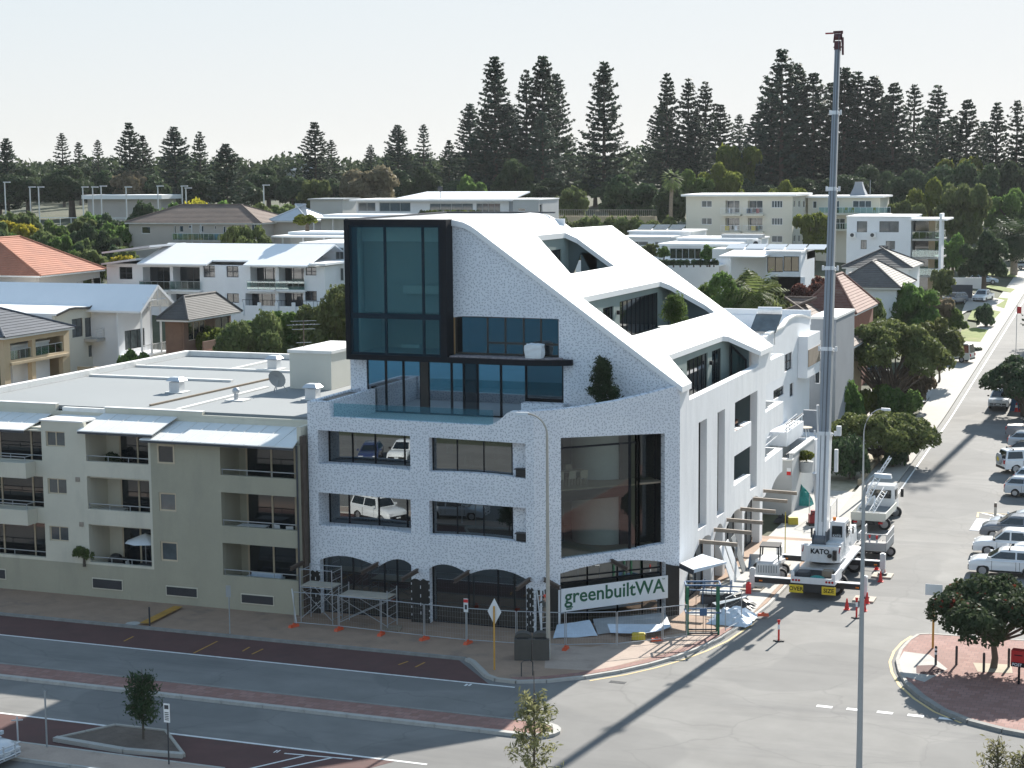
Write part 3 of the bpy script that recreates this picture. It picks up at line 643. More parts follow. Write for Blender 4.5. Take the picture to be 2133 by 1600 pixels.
mb = MB(); mb.box(-46.8, 111.4, 22.76, -38.9, 111.6, 22.86); mb.box(-46.8, 96, 22.76, -46.6, 111.4, 22.86); mb.build('roof_edging', 'dark_trim', B)
gb = [(-40.55, 14.75), (-33.3, 14.75), (-33.3, 11.15), (-26.8, 11.15), (-26.6, 13.6), (-38.48, 22.06), (-38.9, 22.3), (-39.4, 22.5), (-40.0, 22.62), (-40.55, 22.65)]
gw_ = [(-40.5, 14.8), (-33.58, 14.8), (-33.58, 17.08), (-38.8, 17.12), (-39.6, 17.1), (-40.5, 16.98)]
mb = MB(); mb.plate(gb, [gw_], yface(96.8), .4); mb.build('gable_wall', 'speckled_render', B)
gxs = [PY(600+x/2.963, 700, 96.8).x for x in (1025, 1225, 1335, 1448, 1555)]
window(B, 'y', 96.8, gxs[0]+.02, 14.85, -33.58, 17.14, us=gxs[1:], fm='dark_bronze', gm='facade_glass', inset=.16, fw=.1)
mb = MB(); mb.box(gxs[1], 96.94, 15.5, -33.6, 97.04, 15.62); mb.build('transom', 'dark_bronze', B)
mb = MB(); mb.box(-40.46, 96.92, 14.8, gxs[0], 96.98, 17.0); mb.build('plywood_infill', 'ply', B)
# black canopy ledge with gravel
lp = [(-40.15, 96.78), (-40.15, 95.75), (-37, 95.6), (-35, 95.65), (-33.7, 95.9), (-32.95, 96.25), (-32.7, 96.5), (-32.7, 96.78)]
mb = MB(); mb.prism(lp, 'z', 14.42, 14.74); mb.build('canopy_ledge', 'black_metal', B)
mb = MB(); mb.prism([(-40.1, 96.76), (-40.1, 95.95), (-37, 95.85), (-35, 95.9), (-33.9, 96.15), (-33.3, 96.5), (-33.3, 96.76)], 'z', 14.745, 14.83); mb.build('gravel_bed', 'gravel', B)
# glazing of the terrace level
gp = [PY(600+x/2.963, 790, 96.8).x for x in (485, 600, 708, 815, 862, 1005, 1080, 1165, 1310, 1465)]
def pan(a, b, fm, gm, z0=11.15, z1=14.4): window(B, 'y', 96.8, a, z0, b, z1, fm=fm, gm=gm, inset=.1, fw=.07)
for i, (a, b) in enumerate(zip(gp, gp[1:])):
    if i == 3: mb = MB(); mb.box(a, 96.86, 11.15, b, 97.0, 14.4); mb.build('blank_panel', 'dark_bronze', B)
    elif i == 6:
        pan(a, b, 'black_metal', 'dark_glass')
    else: pan(a, b, 'black_metal', 'blue_glass')
pan(gp[-1], -33.35, 'black_metal', 'facade_glass', 12.3)
mb = MB(); mb.box(gp[-1]+.05, 95.9, 11.15, -33.0, 96.75, 12.2); mb.build('terrace_planter', 'speckled_render', B)
mb = MB()
for x in [gp[0], gp[1], gp[2], gp[4], gp[7], gp[8]]: mb.box(x+.35, 96.97, 14.05, x+.75, 96.985, 14.12); mb.box(x+.72, 96.97, 14.05, x+.8, 96.985, 14.3)
mb.build('closer_tag', 'white_plastic', B)
mb = MB(); mb.box(-47.0, 96.8, 11.15, gp[0], 97.2, 14.45); mb.build('return_wall', 'speckled_render', B)
mb = MB(); mb.prism([(-45.35, FY+.46), (-33.1, FY+.46), (-27.3, 96.2), (-26.9, 96.78), (-45.35, 96.78)], 'z', 11.0, 11.14); mb.build('terrace_floor', 'interior_pale', B)
mb = MB(); mb.box(-46.7, FY+.46, 10.9, -45.36, 96.78, 12.35); mb.box(-46.7, FY+.46, 12.36, -46.4, 96.78, 12.58); mb.box(-45.62, FY+.46, 12.36, -45.36, 96.78, 12.58); mb.build('side_parapet', 'speckled_render', B)
mb = MB(); mb.box(-46.38, FY+1.4, 12.36, -45.64, 95.5, 12.5); mb.build('parapet_tray', 'black_plastic', B)
mb = MB(); mb.box(-45.1, FY+.2, 11.6, -35.3, FY+.22, 12.5); mb.build('glass_balustrade', 'rail_glass', B)
# ---- glass box
X0, X1, Z0, Z1 = -46.78, -40.18, 14.42, 22.82
mb = MB(); mb.plate(rect(X0, Z0, X1, Z1), [rect(X0+.3, Z0+.32, X1-.4, Z1-.32)], yface(95.8), .3); mb.build('box_frame', 'black_metal', B)
mb = MB(); mb.box(X1-.22, 96.1, Z0, X1, 96.82, Z1); mb.box(X0, 96.1, Z0, X0+.2, 97.3, Z1); mb.box(X0+.2, 96.1, Z0, X1-.22, 97.2, Z0+.3); mb.box(X0+.2, 96.1, Z1-.25, X1-.22, 96.6, Z1); mb.build('box_return', 'black_metal', B)
for zz in ((Z0+.3, 17.08), (17.08, Z1-.3)):
    window(B, 'y', 95.8, X0+.28, zz[0], X1-.38, zz[1], us=[-44.16, -41.71], fm='blue_frame', gm='cube_glass', inset=.1, fw=.16)
mb = MB(); mb.box(X0+.2, 100.2, Z0+.3, -40.6, 100.4, Z1-.3); mb.box(X0+.2, 97.3, Z1-.3, -40.6, 100.2, Z1-.28); mb.box(-40.75, 97.25, Z0+.3, -40.6, 100.2, Z1-.3); mb.box(X0+.2, 97.2, Z0+.32, -40.76, 100.2, Z0+.34); mb.build('box_interior', 'interior_pale', B)
mb = MB(); mb.box(-46.3, 97.5, 17.2, -41.25, 97.62, 21.45); mb.build('box_blind', 'grey_wall', B)
mb = MB(); mb.box(-46.4, 97.48, 21.46, -41.2, 97.6, 22.4); mb.box(-41.22, 97.4, 17.2, -40.78, 97.47, 22.4); mb.build('header_panel', 'white_render', B)
mb = MB(); mb.box(-43.6, 97.2, 18.35, -41.1, 97.45, 18.85); mb.box(-43.7, 97.0, 15.1, -42.5, 97.5, 15.3); mb.build('stored_board', 'interior_pale', B)
# ---- terraces
def terrace(x, y0, y1, zf, xe, doors, endwin=None, e1=None):
    zt = zr(x)-.3
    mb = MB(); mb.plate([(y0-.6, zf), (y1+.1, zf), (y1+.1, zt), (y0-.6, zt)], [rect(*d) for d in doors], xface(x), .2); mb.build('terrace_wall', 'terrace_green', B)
    for d in doors: window(B, 'x', x, d[0], d[1]+.02, d[2], d[3], cols=max(1, round((d[2]-d[0])/1.0)), gm='dark_glass', inset=.08, fw=.06)
    xs_ = [x, xe]; mb = MB()
    out = [(x, zf), (xe, zf), (xe, zr(xe)-.29), (x, zt+.01)]
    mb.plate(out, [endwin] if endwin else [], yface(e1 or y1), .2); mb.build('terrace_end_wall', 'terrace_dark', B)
    mb = MB(); mb.plate([(x, zf), (xe, zf), (xe, zr(xe)-.29), (x, zt+.01)], [], yface(y0-.3), .2); mb.build('terrace_near_wall', 'terrace_green', B)
    mb = MB(); mb.box(x-.2, y0-.5, zf-.15, xe, y1+.3, zf); mb.build('terrace_deck', 'interior_grey', B)
yx = lambda px, py, X: PX(px, py, X).y
terrace(-37.75, 102.0, 110.9, 18.1, -34.4, [(104.3, 18.12, 106.4, 20.5), (106.9, 18.12, 109.4, 20.5)], rect(-36.9, 18.3, -35.8, 20.2))
window(B, 'y', 110.9, -36.9, 18.3, -35.8, 20.2, inset=.05)
terrace(-32.95, 98.9, 118.0, 14.9, -29.5, [(99.6, 14.92, 100.4, 17.0), (yx(1256, 640, -32.95), 14.92, yx(1278, 640, -32.95), 17.2), (yx(1291, 640, -32.95), 14.92, yx(1371, 640, -32.95), 17.35)])
terrace(-28.1, 98.6, 116.0, 11.3, -26.8, [(yx(1408, 740, -28.1), 11.32, yx(1421, 740, -28.1), 13.6), (yx(1431, 740, -28.1), 11.32, yx(1474, 740, -28.1), 13.95), (yx(1483, 740, -28.1), 11.32, yx(1502, 740, -28.1), 13.9)])
mb = MB(); mb.prism(rect(-26.78, 98.85, -26.75, 116.2), 'z', 11.3, 12.3)
mb = MB(); mb.plate([(-28.0, 11.4), (-26.9, 11.4), (-26.9, 12.9), (-28.0, 13.9)], [[(-27.9, 11.5), (-27.0, 11.5), (-27.0, 12.8), (-27.9, 13.65)]], yface(115.85), .1); f_ = mb.build('terrace_screen', 'black_metal', B)
mb = MB(); mb.plate([(-27.92, 11.48), (-26.98, 11.48), (-26.98, 12.82), (-27.92, 13.67)], [], yface(115.9), .02); mb.build('pane', 'rail_glass', f_)
mb = MB()
for X, yy, z in ((-32.95, yx(1285, 655, -32.95), 16.6), (-28.1, yx(1478, 750, -28.1), 13.1)): mb.box(X+.02, yy-.1, z, X+.2, yy+.1, z+.25)
mb.build('wall_lamp', 'black_metal', B)
# ---- closing walls (left flank, rear) so that the rooms are enclosed
mb = MB(); mb.box(-46.69, FY+.46, .1, -46.45, 111.5, 10.9); mb.box(-46.7, 97.2, 10.9, -46.45, 111.5, 22.5); mb.build('flank_wall', 'white_render', B)
mb = MB(); mb.box(-46.4, 111.3, .1, -38.2, 111.5, 22.4); mb.prism([(-38.2, .1), (-26.85, .1), (-26.85, 13.3), (-38.2, 21.2)], 'y', 119.3, 119.5); mb.build('rear_wall', 'white_render', B)
mb = MB()
for z in (4.3, 7.95): mb.box(-46.4, FY+.55, z, -33.5, 111, z+.35)
mb.build('floor_slab', 'interior_grey', B)
mb = MB(); mb.box(-46.4, 97.3, 10.9, -27, 111, 11.1); mb.box(-46.4, 97.3, 14.45, -33.2, 111, 14.7); mb.build('upper_floor_slab', 'interior_pale', B)
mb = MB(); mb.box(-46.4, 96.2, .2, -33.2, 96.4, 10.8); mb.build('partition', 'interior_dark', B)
mb = MB(); mb.box(-46.0, 99.5, 11.2, -33.2, 99.7, 14.4); mb.box(-40.3, 99.6, 14.75, -33.2, 99.8, 17.6); mb.build('room_back_wall', 'interior_grey', B)
# ---- canopy beams left bare
def ibeam(mb, a, b, h=.2, w=.16):
    mb.bar(a, b, .03, h); o = Vector((0, 0, h/2)); mb.bar(Vector(a)+o, Vector(b)+o, w, .025); mb.bar(Vector(a)-o, Vector(b)-o, w, .025)
for y in (101.2, 104.8, 108.05, 111.8, 115.5, 118.6):
    mb = MB(); ibeam(mb, (-26.28, y, 3.55), (-23.95, y, 3.5)); mb.build('canopy_beam', 'pale_rust', B)
for x, z in ((-46.85, 3.25), (-42.38, 3.35), (-39.9, 3.15), (-36.75, 3.3), (-33.1, 3.15)):
    mb = MB(); ibeam(mb, (x, FY-.02, z), (x, FY-2.2, z-.05)); mb.build('canopy_beam', 'rusty_steel', B)
for u, z in ((.6, 3.1), (4.75, 3.75)):
    mb = MB(); ibeam(mb, cham(u, z, -.02), cham(u, z-.05, -2.0)); mb.build('canopy_beam', 'rusty_steel', B)
# ---- banner on the corner
ban = thing('banner', 'long white banner with green lettering across the corner shopfront', 'banner', cham(4.9, 1.2, -.1))
mb = MB(); mb.plate([(1.58, 1.14), (8.34, 1.24), (8.34, 2.56), (1.58, 2.46)], [], lambda u, v, w: cham(u, v, w-.12), .05); mb.build('board', 'sign_white', ban)
bo = Vector(cham(4.95, 1.97, -.128))
M_ = frame4(bo-wloc(ban), DU, (0, 0, 1))
text('lettering', 'greenbuiltWA', 'sign_green', ban, 1.12, M_, .004, .018, sx=.98)
text('lettering', 'TM', 'sign_green', ban, .14, frame4(Vector(cham(8.05, 2.38, -.128))-wloc(ban), DU, (0, 0, 1)), .004)
mb = MB()
for k, (z, w) in enumerate(((1.38, .42), (1.28, .34))): mb.plate(rect(2.0, z-.035, 2.0+w, z+.035), [], lambda u, v, q: cham(u-.12, v, q-.132), .008)
mb.build('logo_bars', 'sign_green', ban)
A = thing('apartment_block', 'three storey cream rendered apartment block with flat pale roof and shaded balconies', 'building', (-59, 104, .1))
AY = 89.6
hl = [rect(-64.08, z0, -62.72, z1) for z0, z1 in ((9.23, 10.16), (6.3, 7.27), (3.39, 4.31))]+[rect(-61.25, z0, -56.9, z1) for z0, z1 in ((8.46, 10.28), (5.53, 7.54), (2.25, 4.59))]+[rect(-71.5, z0, -64.4, z1) for z0, z1 in ((8.3, 10.12), (5.4, 7.35), (2.3, 4.45))]
mb = MB(); mb.plate([(-72.3, 2.12), (-56.75, 2.12), (-56.75, 10.35), (-61.3, 10.35), (-61.35, 10.76), (-64.38, 10.76), (-64.42, 10.2), (-72.3, 10.2)], hl, yface(AY), .28); mb.build('pale_front_wall', 'apt_render', A)
hr = [rect(-56.27, z0, -55.1, z1) for z0, z1 in ((8.59, 9.74), (5.72, 6.84), (2.69, 3.88))]+[rect(-52.05, z0, -47.05, z1) for z0, z1 in ((8.12, 9.92), (5.1, 7.09), (2.14, 4.07))]
mb = MB(); mb.plate([(-72.3, .05), (-46.9, .05), (-46.9, 10.08), (-56.75, 10.08), (-56.75, 2.12), (-72.3, 2.12)], hr, yface(AY), .28); mb.build('olive_front_wall', 'apt_olive', A)
for z0, z1 in ((9.23, 10.16), (6.3, 7.27), (3.39, 4.31)): window(A, 'y', AY, -64.08, z0, -62.72, z1, cols=2, fm='cream_frame', gm='grey_glass', inset=.1)
for k, (z0, z1) in enumerate(((8.59, 9.74), (5.72, 6.84), (2.69, 3.88))): window(A, 'y', AY, -56.27, z0, -55.1, z1, fm='cream_frame', gm='grey_glass' if k else 'dark_glass', inset=-.03 if k == 0 else .06, fw=.1)
def bay(x0, x1, z0, z1, dep, wm, split):
    zf = z0-.85
    mb = MB(); mb.box(x0-.12, AY+.29, zf-.2, x1+.12, AY+dep+.2, zf); mb.box(x0-.12, AY+.29, z1+.02, x1+.12, AY+dep+.2, z1+.2); mb.box(x0-.15, AY+.29, zf, x0, AY+dep, z1); mb.box(x1, AY+.29, zf, x1+.15, AY+dep, z1)
    mb.box(x0, AY+dep, zf, split, AY+dep+.15, z1+.02); mb.build('balcony_recess', wm, A)
    window(A, 'y', AY+dep, split, zf+.02, x1, z1, us=[split+(x1-split)*.38, split+(x1-split)*.72], fm='cream_frame', gm='dark_glass', inset=.0, fw=.11)
    mb = MB(); mb.bar((x0, AY+.14, z0+.32), (x1, AY+.14, z0+.32), .05)
    for i in range(4): x = x0+.05+(x1-x0-.1)*i/3; mb.bar((x, AY+.14, z0+.01), (x, AY+.14, z0+.3), .035)
    r = mb.build('balcony_rail', 'pole_grey', A)
    return zf
for z0, z1 in ((8.46, 10.28), (5.53, 7.54), (2.25, 4.59)): bay(-61.25, -56.9, z0, z1, 2.2, 'apt_render', -60.35)
for z0, z1 in ((8.12, 9.92), (5.1, 7.09), (2.14, 4.07)): bay(-52.05, -47.05, z0, z1, 2.2, 'apt_olive', -51.6)
for k, (z0, z1) in enumerate(((8.3, 10.12), (5.4, 7.35), (2.3, 4.45))):
    bay(-71.5, -64.4, z0, z1, 1.6, 'apt_render', -71.2)
    if k < 2:
        mb = MB(); mb.box(-72, AY-1.0, z0-.95, -64.9, AY-.02, z0-.02); mb.build('balcony_box', 'apt_render', A)
        mb = MB(); mb.bar((-72, AY-.9, z0+.35), (-65, AY-.9, z0+.35), .05); mb.bar((-65, AY-.9, z0+.35), (-65, AY-.05, z0+.35), .05)
        for x in (-69, -67, -65): mb.bar((x, AY-.9, z0), (x, AY-.9, z0+.33), .04)
        mb.build('balcony_rail', 'pole_grey', A)
for x0, x1, z0, z1 in ((-61.07, -59.03, .7, 1.25), (-55.91, -53.86, .66, 1.16), (-50.84, -48.77, .6, 1.08), (-69.5, -67.45, .75, 1.3)):
    mb = MB(); mb.box(x0-.06, AY-.035, z0-.06, x1+.06, AY-.003, z1+.06); g_ = mb.build('vent_surround', 'apt_render', A)
    mb = MB()
    mb.box(x0, AY-.05, z0, x1, AY-.037, z1)
    for i in range(7): z = z0+(z1-z0)*(i+.5)/7; mb.box(x0, AY-.065, z-.02, x1, AY-.05, z+.01)
    mb.build('vent_grille', 'grille', g_)
mb = MB()
for x, z in ((-61.9, 7.3), (-61.75, 4.55)): mb.box(x-.14, AY-.05, z-.14, x+.14, AY-.002, z+.14)
mb.build('wall_vent', 'pale_rust', A)
# canopies, roof and parapets
def canopy(x0, x1, zf, zb, cut=0, yf=89.1):
    mb = MB(); mb.hexa([(x0, yf, zf), (x1, yf, zf), (x1-cut, 92.0, zb), (x0+cut, 92.0, zb), (x0, yf, zf+.06), (x1, yf, zf+.06), (x1-cut, 92.0, zb+.06), (x0+cut, 92.0, zb+.06)]); c_ = mb.build('canopy_roof', 'canopy_sheet', A)
    mb = MB(); mb.box(x0+.02, yf+.02, zf-.13, x1-.02, yf+.08, zf-.005); mb.build('canopy_fascia', 'dark_trim', c_)
    n = int((x1-x0)/.95); mb = MB()
    for i in range(1, n): x = x0+cut*.5+(x1-x0-cut)*i/n; mb.bar((x, yf+.02, zf+.075), (x, 91.98, zb+.075), .035, .03)
    mb.build('sheet_lap', 'parapet', c_)
canopy(-73, -65.3, 10.18, 10.78); canopy(-61.5, -56.3, 10.32, 10.98); canopy(-57.1, -46.95, 10.02, 10.72, .6, 89.0)
mb = MB(); mb.box(-64.5, AY-.05, 10.765, -61.4, 92, 10.86); mb.box(-64.5, 92.02, 10.765, -61.4, 92.3, 11.3); mb.build('roof_cap', 'parapet', A)
mb = MB(); mb.box(-72.3, 92.4, 11.1, -46.95, 120, 11.35); mb.build('flat_roof', 'apt_roof', A)
mb = MB(); mb.box(-72.5, 92.05, 10.2, -65.0, 92.38, 11.42); mb.box(-61.45, 92.05, 10.2, -54.6, 92.38, 11.36); mb.box(-54.6, 92.05, 10.2, -47.0, 92.35, 11.2); mb.build('front_parapet', 'apt_render', A)
mb = MB(); mb.box(-72.6, 92.3, 11.36, -72.1, 120.2, 11.75); mb.box(-72.1, 119.9, 11.36, -47, 120.3, 11.75); mb.box(-47.15, 98, 11.36, -46.95, 119.8, 11.5)
mb.box(-72.55, 92.03, 11.43, -65.0, 92.42, 11.48); mb.box(-61.5, 92.03, 11.37, -54.6, 92.42, 11.42); mb.build('parapet_coping', 'parapet', A)
mb = MB(); mb.box(-71.9, 105.9, 11.355, -60.5, 106.25, 11.5); mb.box(-56.8, 92.6, 11.355, -56.5, 104, 11.44); mb.box(-72, 112.0, 11.355, -58, 112.3, 11.5); mb.box(-64.2, 112.4, 11.355, -63.9, 119.8, 11.48); mb.build('roof_upstand', 'parapet', A)
mb = MB(); a_ = G(313, 844, 11.42); b_ = G(575, 786, 11.42); mb.bar(a_, b_, .16, .1); mb.build('roof_pipe', 'timber', A)
mb = MB(); mb.box(-71.9, 92.0, .05, -46.95, 92.2, 11.05); mb.box(-72.3, 92.4, .05, -72.1, 119.9, 11.1); mb.box(-47.2, 90, .05, -46.95, 119.9, 11.1); mb.box(-72, 119.7, .05, -47.3, 119.9, 11.1); mb.build('body_wall', 'apt_render', A)
mb = MB(); mb.box(-46.93, 89.8, .1, -46.73, 90.3, 10.6); mb.build('dark_recess_strip', 'rusty_steel', A)  # strip coloured dark to stand for the shaded recess between the buildings
mb = MB(); mb.tube([(-46.98, 89.5, .15), (-46.98, 89.5, 10.1)], .06, 8); mb.build('downpipe', 'dark_trim', A)
mb = MB(); mb.box(-54.95, 104, 11.36, -51.9, 110.2, 13.75); mb.build('stair_housing', 'cream_block', A)
mb = MB(); mb.box(-55.05, 103.9, 13.75, -51.8, 110.3, 13.95); mb.box(-54.8, 104.2, 13.95, -52.1, 110.0, 13.97); mb.build('housing_coping', 'parapet', A)
for k, (px, py) in enumerate(((367, 817), (570, 769), (650, 832), (492, 834))):
    p = G(px, py, 11.36); s_ = 1 if k < 3 else .6
    mb = MB(); mb.box(p.x-.55, p.y-.5, 11.357, p.x+.75, p.y+.6, 11.42); r_ = mb.build('roof_vent', 'parapet', A)
    mb = MB()
    if k < 3:
        mb.box(p.x-.34, p.y-.3, 11.42, p.x+.4, p.y+.4, 12.05); mb.hexa([(p.x-.5, p.y-.45, 12.12), (p.x+.56, p.y-.45, 12.12), (p.x+.56, p.y+.55, 12.12), (p.x-.5, p.y+.55, 12.12), (p.x-.3, p.y-.25, 12.36), (p.x+.36, p.y-.25, 12.36), (p.x+.36, p.y+.35, 12.36), (p.x-.3, p.y+.35, 12.36)]); mb.build('vent_cowl', 'pale_steel', r_)
    else: mb.cyl(p.x, p.y, 11.42, 11.8, .14); mb.sphere((p.x, p.y, 11.95), .24, 10, 6); mb.build('vent_cowl', 'galvanised', r_, True)
ds = thing('satellite_dish', 'grey satellite dish on a tripod on the flat pale roof', 'satellite dish', G(580, 817, 11.36))
mb = MB(); rr = []
for i in range(5):
    r_ = .62*i/4; rr.append((r_, .16*(i/4)**2))
vs = []
for r_, h_ in rr:
    for k in range(16):
        a = k*math.pi/8; v = Vector((r_*math.cos(a), 0, r_*math.sin(a)))+Vector((0, -h_*1.0, 0)); v = Matrix.Rotation(.35, 3, 'X')@v; vs.append((v.x, v.y, v.z+.95))
mb.add(vs, [(i*16+k, i*16+(k+1) % 16, (i+1)*16+(k+1) % 16, (i+1)*16+k) for i in range(4) for k in range(16)]); mb.build('dish', 'pole_grey', ds, True, True)
mb = MB()
for q in ((-.5, .3, 0), (.5, .3, 0), (0, -.4, 0)): mb.bar(q, (0, .08, .9), .04)
mb.bar((0, .1, .95), (0, -.6, 1.2), .03); mb.build('tripod', 'pole_grey', ds, False, True)
an = thing('roof_antenna', 'tall thin rusty television antenna mast on the flat pale roof', 'antenna', G(635, 803, 11.36))
mb = MB(); mb.tube([(0, 0, 0), (0, 0, 4.4)], .035); mb.build('mast', 'rusty_steel', an, False, True)
mb = MB()
for z, l in ((4.35, 1.0), (4.1, 1.3), (3.8, .9), (2.9, .6)): mb.bar((-l*.7, -l*.5, z), (l*.7, l*.5, z), .03)
for i in range(7): mb.bar((-.6+.2*i-.12, -.3+.12*i+.2, 4.12), (-.6+.2*i+.12, -.3+.12*i-.2, 4.12), .02)
mb.build('antenna_rods', 'pole_grey', an, False, True)
# things on the balconies
um = thing('patio_umbrella', 'open white patio umbrella on the lowest shaded balcony', 'umbrella', (-58.0, 90.7, 1.4))
mb = MB(); n = 8; vs = [(0, 0, 2.62)]+[(1.25*math.cos(k*2*math.pi/n), 1.25*math.sin(k*2*math.pi/n), 2.12) for k in range(n)]; mb.add(vs, [(0, 1+k, 1+(k+1) % n) for k in range(n)]); mb.build('canopy', 'sign_white', um, False, True)
mb = MB(); mb.tube([(0, 0, 0), (0, 0, 2.6)], .03); mb.cyl(0, 0, 0, .08, .25); mb.build('pole', 'pole_grey', um, False, True)
def table(loc, w, d, label, m='plank', legs='pole_grey'):
    t_ = thing('outdoor_table', label, 'table', loc)
    mb = MB(); mb.box(-w/2, -d/2, .7, w/2, d/2, .74); mb.build('table_top', m, t_, False, True)
    for sx in (-1, 1):
        for sy in (-1, 1): mb = MB(); mb.box(sx*(w/2-.06)-.025, sy*(d/2-.06)-.025, 0, sx*(w/2-.06)+.025, sy*(d/2-.06)+.025, .7); mb.build('leg', legs, t_, False, True)
    return t_
def chair(loc, rz, label, m='white_plastic', group=None):
    t_ = thing('chair', label, 'chair', loc, rz, group)
    mb = MB(); mb.box(-.22, -.22, .43, .22, .22, .47); mb.build('seat', m, t_, False, True)
    mb = MB(); mb.hexa([(-.22, .2, .47), (.22, .2, .47), (.22, .24, .47), (-.22, .24, .47), (-.21, .28, .9), (.21, .28, .9), (.21, .31, .9), (-.21, .31, .9)]); mb.build('backrest', m, t_, False, True)
    for sx in (-1, 1):
        for sy in (-1, 1): mb = MB(); mb.box(sx*.19-.02, sy*.19-.02, 0, sx*.19+.02, sy*.19+.02, .43); mb.build('leg', m, t_, False, True)
    return t_
table((-57.7, 90.6, 1.4), 1.4, .9, 'outdoor table under the white patio umbrella', 'dark_trim')
c0 = chair((-57.4, 91.3, 1.4), .2, 'white plastic chair at the table under the patio umbrella', group='umbrella balcony chairs'); dup(c0, (-58.9, 90.5, 1.4), 1.7)
table((-50.6, 90.6, 4.25), 1.8, 1.0, 'pale outdoor table on the middle right-hand balcony', 'white_plastic')
c0 = chair((-48.9, 90.9, 4.25), 2.9, 'white slatted chair on the middle right-hand balcony', group='middle balcony chairs'); dup(c0, (-48.1, 90.7, 4.25), 3.4)
table((-60.2, 90.7, 4.68), 1.6, .9, 'low outdoor table on the middle balcony with a blue stool', 'concrete')
st = thing('stool', 'small blue stool on the middle shaded balcony', 'stool', (-57.9, 90.4, 4.68)); mb = MB(); mb.cyl(0, 0, .4, .46, .2); mb.build('seat', 'blue_steel', st, False, True)
for k in range(3): mb = MB(); a = k*2.09; mb.bar((.2*math.cos(a), .2*math.sin(a), 0), (.1*math.cos(a), .1*math.sin(a), .41), .04); mb.build('leg', 'blue_steel', st, False, True)
bq = thing('barbecue', 'covered black barbecue on the lowest shaded balcony', 'barbecue', (-60.0, 90.7, 1.4)); mb = MB(); mb.hexa([(-.6, -.3, 0), (.6, -.3, 0), (.6, .3, 0), (-.6, .3, 0), (-.5, -.25, 1.0), (.5, -.25, 1.0), (.5, .25, 1.0), (-.5, .25, 1.0)]); mb.sphere((-.1, 0, 1.0), .42, 10, 6, (1, .7, .6)); mb.build('cover', 'black_plastic', bq, True, True)
sf = thing('outdoor_sofa', 'pale outdoor sofa on the lowest right-hand balcony', 'sofa', (-50.0, 90.8, 1.29))
mb = MB(); mb.box(-1.0, -.4, .15, 1.0, .4, .42); mb.build('seat', 'tarp_pale', sf, False, True); mb = MB(); mb.box(-1.0, .3, .42, 1.0, .45, .8); mb.build('backrest', 'tarp_pale', sf, False, True)
for sx in (-1, 1): mb = MB(); mb.box(sx*1.08-.08, -.4, 0, sx*1.08+.08, .45, .62); mb.build('armrest', 'tarp_pale', sf, False, True)
def fpoly(c, P):                                           # hipped roof plane drawn as overlapping courses
    A0, B0, C0, D0, n, mb = c
    for i in range(n):
        t0, t1 = i/n, (i+1)/n
        a, b = A0.lerp(D0, t0), B0.lerp(C0, t0); e, f = B0.lerp(C0, t1), A0.lerp(D0, t1); k = Vector((0, 0, P))
        mb.add([a+k, b+k, e, f, a-k*.5, b-k*.5], [(0, 1, 2, 3), (4, 5, 1, 0)])
def hip(h, x0, y0, x1, y1, z, ht, over, m, ridge='x', courses=12, run=None, cap=None):
    x0 -= over; y0 -= over; x1 += over; y1 += over; V = Vector
    if ridge == 'x': r = run if run is not None else (y1-y0)/2; a, b = V((x0+r, (y0+y1)/2, z+ht)), V((x1-r, (y0+y1)/2, z+ht))
    else: r = run if run is not None else (x1-x0)/2; a, b = V(((x0+x1)/2, y0+r, z+ht)), V(((x0+x1)/2, y1-r, z+ht))
    c = [V((x0, y0, z)), V((x1, y0, z)), V((x1, y1, z)), V((x0, y1, z))]; mb = MB()
    if ridge == 'x': fs = [(c[0], c[1], b, a), (c[1], c[2], b, b), (c[2], c[3], a, b), (c[3], c[0], a, a)]
    else: fs = [(c[0], c[1], a, a), (c[1], c[2], b, a), (c[2], c[3], b, b), (c[3], c[0], a, b)]
    for f in fs: fpoly((f[0], f[1], f[2], f[3], courses, mb), .05)
    o = mb.build('roof', m, h)
    e = V((0, 0, .05)); mb = MB(); mb.tube([a+e, b+e], .13, 6)
    for p, q in ((c[0], a), (c[1], b if ridge == 'x' else a), (c[2], b), (c[3], a if ridge == 'x' else b)): mb.tube([p+e, q+e], .13, 6)
    mb.build('ridge_cap', cap or m, o)
    mb = MB(); mb.box(x0+.05, y0+.05, z-.2, x1-.05, y0+.2, z-.02); mb.box(x1-.2, y0+.2, z-.2, x1-.05, y1-.2, z-.02); mb.box(x0+.05, y0+.2, z-.2, x0+.2, y1-.2, z-.02); mb.build('gutter', 'parapet', o)
    mb = MB(); mb.box(x0+.2, y0+.2, z-.14, x1-.2, y1-.2, z-.08); mb.build('soffit', 'white_render', o)
    return o
